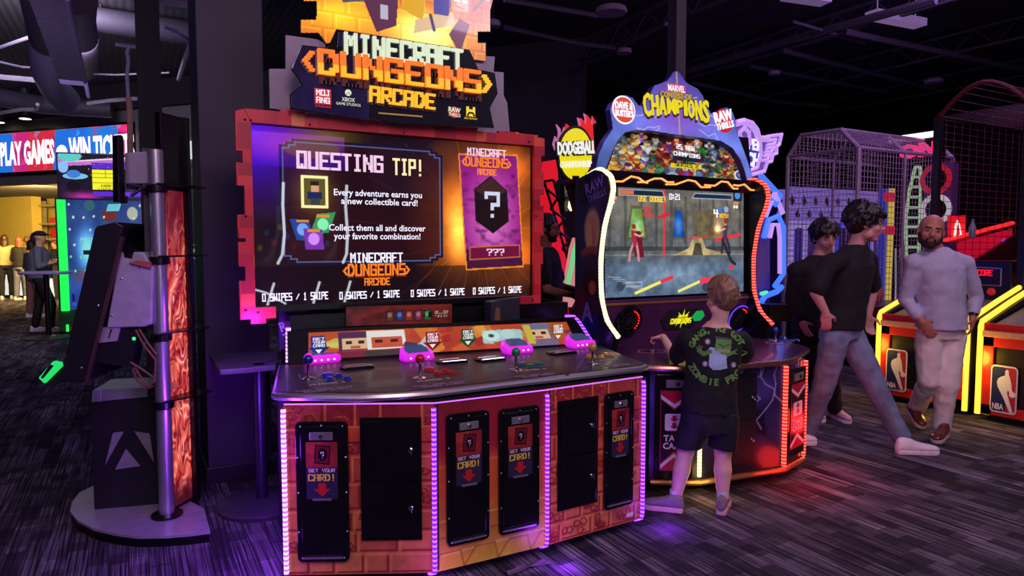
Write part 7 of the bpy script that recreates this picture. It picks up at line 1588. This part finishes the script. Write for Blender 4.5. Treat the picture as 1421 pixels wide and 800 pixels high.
    def arc(st, cx, cy, R, a0, a1, size, flip=False):
        mb = MB(); n = len(st)
        for i, ch in enumerate(st):
            if ch == ' ': continue
            a = math.radians(a0+(a1-a0)*i/(n-1)); px = cx+R*math.cos(a); py = cy-R*math.sin(a)
            k = MB(); rot = (a-math.pi/2) if not flip else (a+math.pi/2)
            k.text(ch, FPn, 0, 0, size, 0, .001, bold=.05); 
            for fc in k.f:
                vv = []
                for q in fc:
                    loc = k.v[q]-FPn.o; X, Y = loc.dot(FPn.e1), loc.dot(FPn.e2)-size/2
                    Xr, Yr = X*math.cos(rot)-Y*math.sin(rot), X*math.sin(rot)+Y*math.cos(rot)
                    w = onshirt(px+Xr*1000, py-Yr*1000, .003)
                    if w is None: vv = None; break
                    vv.append(w)
                if vv: mb.add(vv, [tuple(range(len(vv)))])
        return mb
    m1 = arc('GANG, WE GOT A', 995, 494, 38, 156, 6, .0082); m1.build('shirt_lettering', pm('ink_green', (110,170,80), .7), sl)
    m2 = arc('ZOMBIE PROB', 995, 493, 38, 206, 332, .0088, True); m2.build('shirt_lettering', pm('ink_green2', (110,170,80), .7), sl)
boy()
# ---------- generic clothed figure ----------------------------------------------------------------
def figure(label, J, face, skin, top, bottom, shoes, hair=None, s=1.0, sleeves=.75, vox=.008, loc=None, extras=None, tilt=0.0, hands=None, fat=1.0, glasses=None, jeans=None, beard=None, browc=(40,26,22), detail=True, lean=None, headk=1.0):
    root = empty('person', loc or V(((J['aL']+J['aR'])/2).to_tuple()[:2]+(0,)), label, 'person')
    side = (J['sR']-J['sL']); side.z *= .3; side.normalize(); fr = ZA.cross(side).normalized(); up = (J['neck']-J['hip']).normalized()
    hc = J['head']; HM = facem(face, tilt=tilt); hd = V(face).normalized()
    b = MB(); headparts(b, hc, HM, s*headk, detail); ch = J['neck']+(J['hip']-J['neck'])*.35; wa = J['neck']+(J['hip']-J['neck'])*.75
    cap(b, J['neck']-up*.03*s, hc-HM @ V((0,.02*s,.06*s)), .056*s, .052*s)
    loft(b, [(J['neck'], side*.06*s, fr*.055*s),(J['neck']-up*.05*s, side*.12*s, fr*.08*s),(ch, side*.15*s, fr*.11*s*fat),(wa, side*.135*s, fr*.10*s*fat),(J['hip'], side*.15*s, fr*.11*s)])
    for q in 'LR':
        cap(b, J['neck']-up*.06*s, J['s'+q], .055*s, .052*s); cap(b, J['s'+q], J['e'+q], .046*s, .037*s); cap(b, J['e'+q], J['w'+q], .038*s, .026*s)
        hn = (hands or {}).get(q); dr = (J['w'+q]-J['e'+q]).normalized()
        if hn != 'none':
            hdv, pn, cu = hn if hn else (dr, -side if q == 'R' else side, .35)
            hand(b, J['w'+q], V(hdv), V(pn), s, cu, 1 if q == 'R' else -1)
        cap(b, J['h'+q], J['k'+q], .080*s, .056*s); cap(b, J['k'+q], J['k'+q]+(J['a'+q]-J['k'+q])*.3, .054*s, .058*s); cap(b, J['k'+q]+(J['a'+q]-J['k'+q])*.3, J['a'+q], .056*s, .036*s)
    remesh(b, 'body', skin, root, vox, 5)
    if detail: eyes(hc, HM, s*headk, root, glasses, browc)
    # top
    b = MB(); k = 1.0
    loft(b, [(J['neck']+up*.005*s, side*.075*s, fr*.07*s),(J['neck']-up*.04*s, side*.14*s, fr*.10*s),(ch+up*.05*s, side*.185*s*k, fr*.135*s*fat),(ch-up*.06*s, side*.178*s*k, fr*.142*s*fat),(wa, side*.168*s, fr*.138*s*fat),(J['hip']+up*.02*s, side*.178*s, fr*.142*s*fat),(J['hip']-up*.045*s, side*.182*s, fr*.145*s*fat)], 28)
    for q in 'LR':
        cap(b, J['neck']-up*.07*s, J['s'+q], .075*s, .068*s)
        if sleeves <= 1: cap(b, J['s'+q], J['s'+q]+(J['e'+q]-J['s'+q])*sleeves, .066*s, .064*s)
        else:
            cap(b, J['s'+q], J['e'+q], .064*s, .052*s); cap(b, J['e'+q], J['e'+q]+(J['w'+q]-J['e'+q])*(sleeves-1), .052*s, .040*s)
    tp = remesh(b, 'shirt', top, root, vox, 4); wrinkle(tp, .008*s, .10)
    # trousers
    b = MB(); loft(b, [(J['hip']+up*.03*s, side*.158*s, fr*.118*s),(J['hip']-up*.05*s, side*.168*s, fr*.125*s),(J['hip']-up*.12*s, side*.165*s, fr*.12*s)], 24)
    for q in 'LR':
        cap(b, J['h'+q], J['k'+q], .098*s, .078*s); e = J['a'+q]+(J['k'+q]-J['a'+q])*.06; cap(b, J['k'+q], e, .076*s, .064*s)
    bt = remesh(b, 'trousers', bottom, root, vox, 4); wrinkle(bt, .008*s, .09)
    for q in 'LR':
        if shoes: hl, te, m0, m1 = shoes[q]; shoe(hl, te, root, [m0, m1], s*1.02, laces=shoes.get('laces'))
    if hair: 
        b = MB(); hair(b, hc, HM, s*headk); hr = remesh(b, 'hair', hair.mat, root, max(.006, vox*.8), 2)
    if beard:
        b = MB(); P = lambda x,y,z: hc+HM @ V((x*s*headk,y*s*headk,z*s*headk))
        q_ = s*headk; b.ell(P(0,.022,-.075), (.054*q_,.056*q_,.040*q_), HM, 18, 12); b.ell(P(0,.056,-.094), (.034*q_,.028*q_,.022*q_), HM, 14, 8)
        for e in (-1,1): cap(b, P(e*.060,.0,-.02), P(e*.050,.03,-.07), .014*q_, .018*q_); cap(b, P(e*.006,.088,-.049), P(e*.026,.078,-.06), .006*q_, .007*q_, 6)
        remesh(b, 'beard', pm('beard_dark', beard, .9, var=.4, scale=90, bump=.5), root, .005, 3)
    return root
# ---------- teenager in black t-shirt and jeans, striding right -----------------------------------
D = 4.78
hh = lambda b, c, Mx, s: hairblob(b, c, Mx, s, 260, 9, .024, -.03, .05, .012, 1.1)
hh.mat = hairm('black_hair', (16,12,20))
def hh2(b, c, Mx, s):
    hairblob(b, c, Mx, s, 300, 9, .022, -.035, .055, .012, 1.12); P = lambda x,y,z: c+Mx @ V((x*s,y*s,z*s)); rs = random.Random(3)
    for i in range(46): x = rs.uniform(-.06,.06); cap(b, P(x,.05,.085), P(x*1.1+rs.uniform(-.01,.01),.098,.045+rs.uniform(-.01,.01)), .016*s, .007*s, 6)
hh2.mat = hairm('black_hair2', (18,13,20))
pale = skinm('teen_skin', (214,150,150)); blk = pm('black_tee', (20,17,24), .85, var=.15); 
def denim():
    return pm('blue_denim', (122,134,168), .85, var=.3, scale=9, bump=.25)
wsh = pm('white_trainer', (250,240,252), .45); wso = pm('white_sole', (236,224,240), .5)
J = dict(head=PD(1201,310,D-.02), neck=PD(1187,341,D), hip=PD(1168,447,D), sR=PD(1150,368,D-.16), sL=PD(1204,360,D+.14), eR=PD(1131,406,D-.20), wR=PD(1146,434,D-.22), eL=PD(1211,402,D+.22), wL=PD(1205,438,D+.18),
         hR=PD(1158,470,D-.06), hL=PD(1180,466,D+.04), kR=PD(1142,538,D+.02), aR=PD(1119,602,4.95), kL=PD(1216,540,D-.02), aL=PD(1252,610,4.72))
f0 = G(1244,630,0); t0 = G(1299,631,0); t0 = f0+(t0-f0).normalized()*.285
r0 = G(1100,618,.02); r1 = G(1131,617,.0); r1 = r0+(r1-r0).normalized()*.27
figure('teenager in loose black t-shirt, glasses and blue jeans striding to the right in white trainers', J, cam_dir(.93,-.3,-.05), pale, blk, denim(), dict(L=(f0,t0,wsh,wso), R=(r0-(r1-r0)*.2,r0+(r1-r0)*.8,wsh,wso), laces=wso), hh2, s=1.0, sleeves=.85, vox=.008, hands={'R':(cam_dir(.1,.1,-1), cam_dir(.2,.9,0), .6), 'L':(cam_dir(.1,0,-1), cam_dir(0,-1,0), .5)}, glasses=M['gold'], headk=1.16)
# ---------- boy behind him -----------------------------------------------------------------------
D = 5.55
hh3 = lambda b, c, Mx, s: hairblob(b, c, Mx, s, 260, 19, .024, -.02, .04, .016, 1.12)
hh3.mat = hairm('dark_curls', (30,20,22))
J = dict(head=PD(1144,330,D), neck=PD(1136,355,D), hip=PD(1127,452,D), sR=PD(1104,376,D-.1), sL=PD(1160,374,D+.08), eR=PD(1098,416,D-.05), wR=PD(1112,446,D-.12), eL=PD(1165,415,D+.1), wL=PD(1160,445,D),
         hR=PD(1118,470,D), hL=PD(1142,470,D), kR=PD(1132,515,D), aR=PD(1138,568,5.75), kL=PD(1152,515,D-.1), aL=PD(1158,568,5.55))
f0 = G(1153,578,0); f1 = f0+(G(1180,590)-f0).normalized()*.27; g0_ = G(1118,576,0); g1 = g0_+(G(1140,586)-g0_).normalized()*.27
tan_ = pm('tan_trainer', (206,164,170), .5)
figure('boy with dark curly hair in black clothes, partly hidden behind the striding teenager', J, cam_dir(.12,-.95,-.2), skinm('boy2_skin', (206,146,140)), pm('black_hoodie', (24,21,28), .85), pm('black_trousers', (18,16,22), .85), dict(L=(f0,f1,tan_,wso), R=(g0_,g1,tan_,wso), laces=wso), hh3, s=.98, sleeves=1.9, vox=.010, headk=1.12)
# ---------- man in pale sweater --------------------------------------------------------------------
D = 5.08
sw = pm('lavender_sweater', (190,186,214), .9, var=.08, scale=14, bump=.1); wp = pm('off_white_jeans', (240,224,220), .85, var=.1, scale=10, bump=.2)
bs = pm('brown_leather', (104,48,40), .28, var=.3, coat=.3); bso = pm('pale_sole', (214,190,184), .5)
J = dict(head=PD(1292,321,D-.06), neck=PD(1301,344,D), hip=PD(1306,448,D), sR=PD(1268,366,D-.02), sL=PD(1339,366,D+.02), eR=PD(1256,416,D+.04), wR=PD(1279,446,D-.10), eL=PD(1355,412,D+.06), wL=PD(1350,441,D-.0),
         hR=PD(1290,468,D), hL=PD(1321,468,D), kR=PD(1289,528,D-.02), aR=PD(1270,572,D+.34), kL=PD(1315,535,D-.06), aL=PD(1306,596,5.08))
f0 = G(1312,606,0); f1 = f0+(G(1296,618)-f0).normalized()*.285
g0_ = PD(1262,572,5.45); g1 = G(1284,601,.0)
g1 = g0_+(g1-g0_).normalized()*.27
man = figure('bald bearded man in pale lavender sweater and off-white jeans, one hand in his pocket', J, cam_dir(-.38,-.9,.02), skinm('man_skin', (190,122,106)), sw, wp, dict(L=(f0,f1,bs,bso), R=(g0_,g1,bs,bso), laces=bs), None, s=1.0, sleeves=1.72, vox=.008, hands={'R':(cam_dir(.6,-.1,-.8), cam_dir(.3,.9,0), .2), 'L':(cam_dir(-.1,-.05,-1), cam_dir(-.6,.5,0), .45)}, beard=(44,28,28), fat=1.12, tilt=-.16, headk=1.12)
b = MB(); w_ = J['wL']; dr = (J['wL']-J['eL']).normalized(); b.cyl(w_-dr*.035, w_-dr*.01, .034, 20); b.build('wristwatch', M['bezel'], man)
# ---------- bearded man with glasses behind the big screen ----------------------------------------
def stand(P, h, yaw, label, skin, top, bottom, hair=None, sleeves=1.8, vox=.016, arms=(.12,.0), shoe_m=None, detail=False, glasses=None, beard=None, stride=.1, fat=1.0, hands=None, headk=1.0, wr=None):
    s = h/1.76; f = V((math.cos(yaw), math.sin(yaw), 0)); r = f.cross(ZA); q = lambda a, b_, z: P+r*a*s+f*b_*s+ZA*z*s
    J = dict(head=q(0,.02,1.63), neck=q(0,0,1.47), hip=q(0,0,.97), sR=q(.17,0,1.41), sL=q(-.17,0,1.41), eR=q(.23,-.02+arms[1]*.5,1.13), eL=q(-.23,-.02+arms[1]*.5,1.13), wR=q(.22,.10+arms[1],.93+arms[0]), wL=q(-.22,.10+arms[1],.93+arms[0]),
             hR=q(.09,0,.90), hL=q(-.09,0,.90), kR=q(.1,stride*.5+.02,.5), kL=q(-.1,-stride*.3+.02,.5), aR=q(.1,stride*.5,.09), aL=q(-.1,-stride*.5,.09))
    m = shoe_m or wsh; sh = {}
    for k in 'LR': a = J['a'+k]; sh[k] = (V((a.x,a.y,0))-f*.07*s, V((a.x,a.y,0))+f*.19*s, m, wso)
    return figure(label, J, f+ZA*-.05, skin, top, bottom, sh, hair, s=s, sleeves=sleeves, vox=vox, loc=P, detail=detail, glasses=glasses, beard=beard, fat=fat, hands=hands, headk=headk)
def lonhair(rgb, ln=.16, seed=2):
    def f(b, c, Mx, s):
        hairblob(b, c, Mx, s, 60, seed, .022, -.03, .03); P = lambda x,y,z: c+Mx @ V((x*s,y*s,z*s)); rs = random.Random(seed)
        for i in range(40): a = rs.uniform(-2.9,-.2); x, y = math.cos(a)*.075, math.sin(a)*.07-.01; cap(b, P(x,y,.02), P(x*1.15,y*1.15-.01,-ln*rs.uniform(.7,1.1)), .02*s, .012*s, 6)
    f.mat = hairm('long_hair', rgb); return f
def shorthair(rgb, seed=2):
    f = lambda b, c, Mx, s: hairblob(b, c, Mx, s, 120, seed, .018, -.02, .035)
    f.mat = hairm('short_hair', rgb); return f
yawR = math.atan2((RT*.95-FW*.3).y, (RT*.95-FW*.3).x)
P = PD(757,400,5.55); P.z = 0
stand(P, 1.71, yawR, 'bearded man with glasses in black shirt standing behind the big red screen frame', skinm('man2_skin', (176,112,100)), pm('man2_tee', (18,16,20), .85), pm('man2_trousers', (20,18,24), .85), shorthair((24,16,18), 5), .7, .011, (.16,.18), None, True, M['bezel'], (34,22,22))
# ---------- far left people ------------------------------------------------------------------------
yb = math.atan2(FW.y, FW.x)
warm = skinm('far_skin', (214,160,120)); 
def far(px, py_feet, h, yaw, label, top, bottom, hair, **k):
    P = G(px, py_feet, 0); return stand(P, h, yaw, label, warm, pm('top', top, .85), pm('bottom', bottom, .85), hair, **k)
far(10, 416, 1.72, yb+.5, 'long-haired woman in beige top and black trousers, leftmost in the shop queue', (190,160,120), (22,18,24), lonhair((60,30,26), .22, 3))
far(30, 417, 1.66, yb-.1, 'auburn-haired woman in black jacket and grey-blue jeans in the shop queue', (26,22,30), (104,104,130), lonhair((120,60,44), .16, 5))
far(41, 410, 1.70, yb+.3, 'fair-haired person in mustard top at the shop counter behind the auburn woman', (190,150,60), (40,36,44), shorthair((130,90,50), 7))
far(79, 409, 1.6, yb+2.6, 'shop assistant in black behind the counter below the prize shelf', (24,22,26), (24,22,26), shorthair((90,60,44), 8))
far(92, 412, 1.62, yb-1.0, 'person in a yellow top beside the green light post at the shop counter', (216,190,80), (50,44,60), shorthair((60,36,30), 11))
P = G(60,461); 
def capo(b, c, Mx, s):
    P_ = lambda x,y,z: c+Mx @ V((x*s,y*s,z*s)); b.ell(P_(0,-.01,.055), (.09*s,.10*s,.06*s), Mx, 16, 10); b.ell(P_(0,.09,.05), (.08*s,.07*s,.012*s), Mx, 12, 6); b.ell(P_(0,-.10,-.02), (.05*s,.05*s,.1*s), Mx, 12, 8)
capo.mat = pm('black_cap', (18,16,20), .8)
stand(P, 1.70, yb-1.1, 'person in grey hooded jacket, dark leggings and black cap by the cocktail table', warm, pm('grey_hoodie', (96,100,116), .85), pm('dark_leggings', (20,18,26), .8), capo, arms=(.25,.05), stride=.25, fat=1.25)
P = G(48,441); stand(P, 1.55, yb-.4, 'smaller person in skirt and pale stockings half hidden behind the one in the black cap', warm, pm('grey_top2', (90,90,104), .85), pm('bare_legs', (150,100,96), .7), lonhair((50,34,30), .1, 9))
LIGHTS = [((.4,-1.0,3.6),(1.5,3.0,.6),1.4,(255,205,220),60), ((-1.5,1.0,4.4),(-.8,3.6,0),1.2,(205,175,240),64), ((4.0,.6,4.4),(4.6,4.0,0),1.4,(230,200,230),85), ((7.5,3.5,4.4),(7,5,0),1.5,(200,150,235),90), ((-1,10,4.3),(0,15.4,2.9),1.5,(220,210,225),260), ((-1,9,2.6),(-1,11,4.6),2,(150,130,190),22), ((2.6,7,4.4),(2,8,0),1.5,(130,100,220),30), ((3,.5,2.9),(4,6,4.5),2,(120,90,170),4), ((-2.4,20.0,2.8),(-3.2,24,1.2),1.5,(255,214,120),480), ((-2.0,5.5,1.4),(-1.8,8.5,3.6),1.0,(170,150,205),28), ((-1.0,19.2,2.8),(-1.6,22,1.2),1.0,(255,215,140),200)]
# added point lights for the violet strips' glow on floor, column and side walls
for i, (l, e) in enumerate((((.40,2.88,.55),7),((.38,2.90,.15),4),((.52,3.56,1.05),4),((1.075,2.50,.06),1.0),((1.64,2.46,.05),1.3),((2.34,2.56,.06),1.6),((2.33,2.62,.5),.7),((.42,3.3,.5),9))):
    p_ = bpy.data.lights.new('added_glow', 'POINT'); p_.energy = e; p_.color = lin(c8(150,50,255))[:3]; p_.shadow_soft_size = .05
    o_ = bpy.data.objects.new('added_glow', p_); COL.objects.link(o_); o_.location = l
for l, e, c in (((3.40,2.62,.12),2,(255,40,30)),((3.78,2.72,.3),3,(255,40,30)),((2.8,2.72,.12),1,(255,210,120)),((6.0,3.02,.5),8,(255,200,60)),((6.0,3.9,.5),5,(255,200,60)),((8.2,3.5,1.6),7,(255,30,40)),((8.4,6.3,1.6),14,(120,90,255)),((4.3,4.6,1.2),8,(60,60,255))):
    p_ = bpy.data.lights.new('added_glow', 'POINT'); p_.energy = e; p_.color = lin(c8(*c))[:3]; p_.shadow_soft_size = .08  # added point lights for coloured glow near strips, tubes and neon
    o_ = bpy.data.objects.new('added_glow', p_); COL.objects.link(o_); o_.location = l
# ================= camera, light, world ==========================================================
cd = bpy.data.cameras.new('camera'); co = bpy.data.objects.new('camera', cd); COL.objects.link(co)
cd.sensor_width = 36; cd.sensor_fit = 'HORIZONTAL'; cd.lens = F*36/1421; cd.clip_start = .02; cd.clip_end = 200
mtx = Matrix((RT, UP, -FD)).transposed().to_4x4(); mtx.translation = C0; co.matrix_world = mtx
SC.camera = co
w = bpy.data.worlds.new('world'); SC.world = w; w.use_nodes = True
w.node_tree.nodes['Background'].inputs[0].default_value = lin(c8(150,120,190)); w.node_tree.nodes['Background'].inputs[1].default_value = .055
def area(name, loc, rot_to, size, col, e, spread=None):
    l = bpy.data.lights.new(name, 'AREA'); l.size = size; l.color = lin(c8(*col))[:3]; l.energy = e
    if spread: l.spread = math.radians(spread)
    o = bpy.data.objects.new(name, l); COL.objects.link(o); o.location = loc
    o.rotation_euler = (V(rot_to)-V(loc)).to_track_quat('-Z', 'Y').to_euler(); return o
for i, (l, t_, s_, c, e) in enumerate(LIGHTS): area('added_fill', l, t_, s_, c, e)  # added area lights that brighten the room, without modelled fixtures
SC.view_settings.view_transform = 'Standard'; SC.view_settings.look = 'None'; SC.view_settings.exposure = 0; SC.view_settings.gamma = 1
SC.cycles.max_bounces = 6; SC.cycles.sample_clamp_indirect = 3; SC.cycles.caustics_reflective = False; SC.cycles.caustics_refractive = False
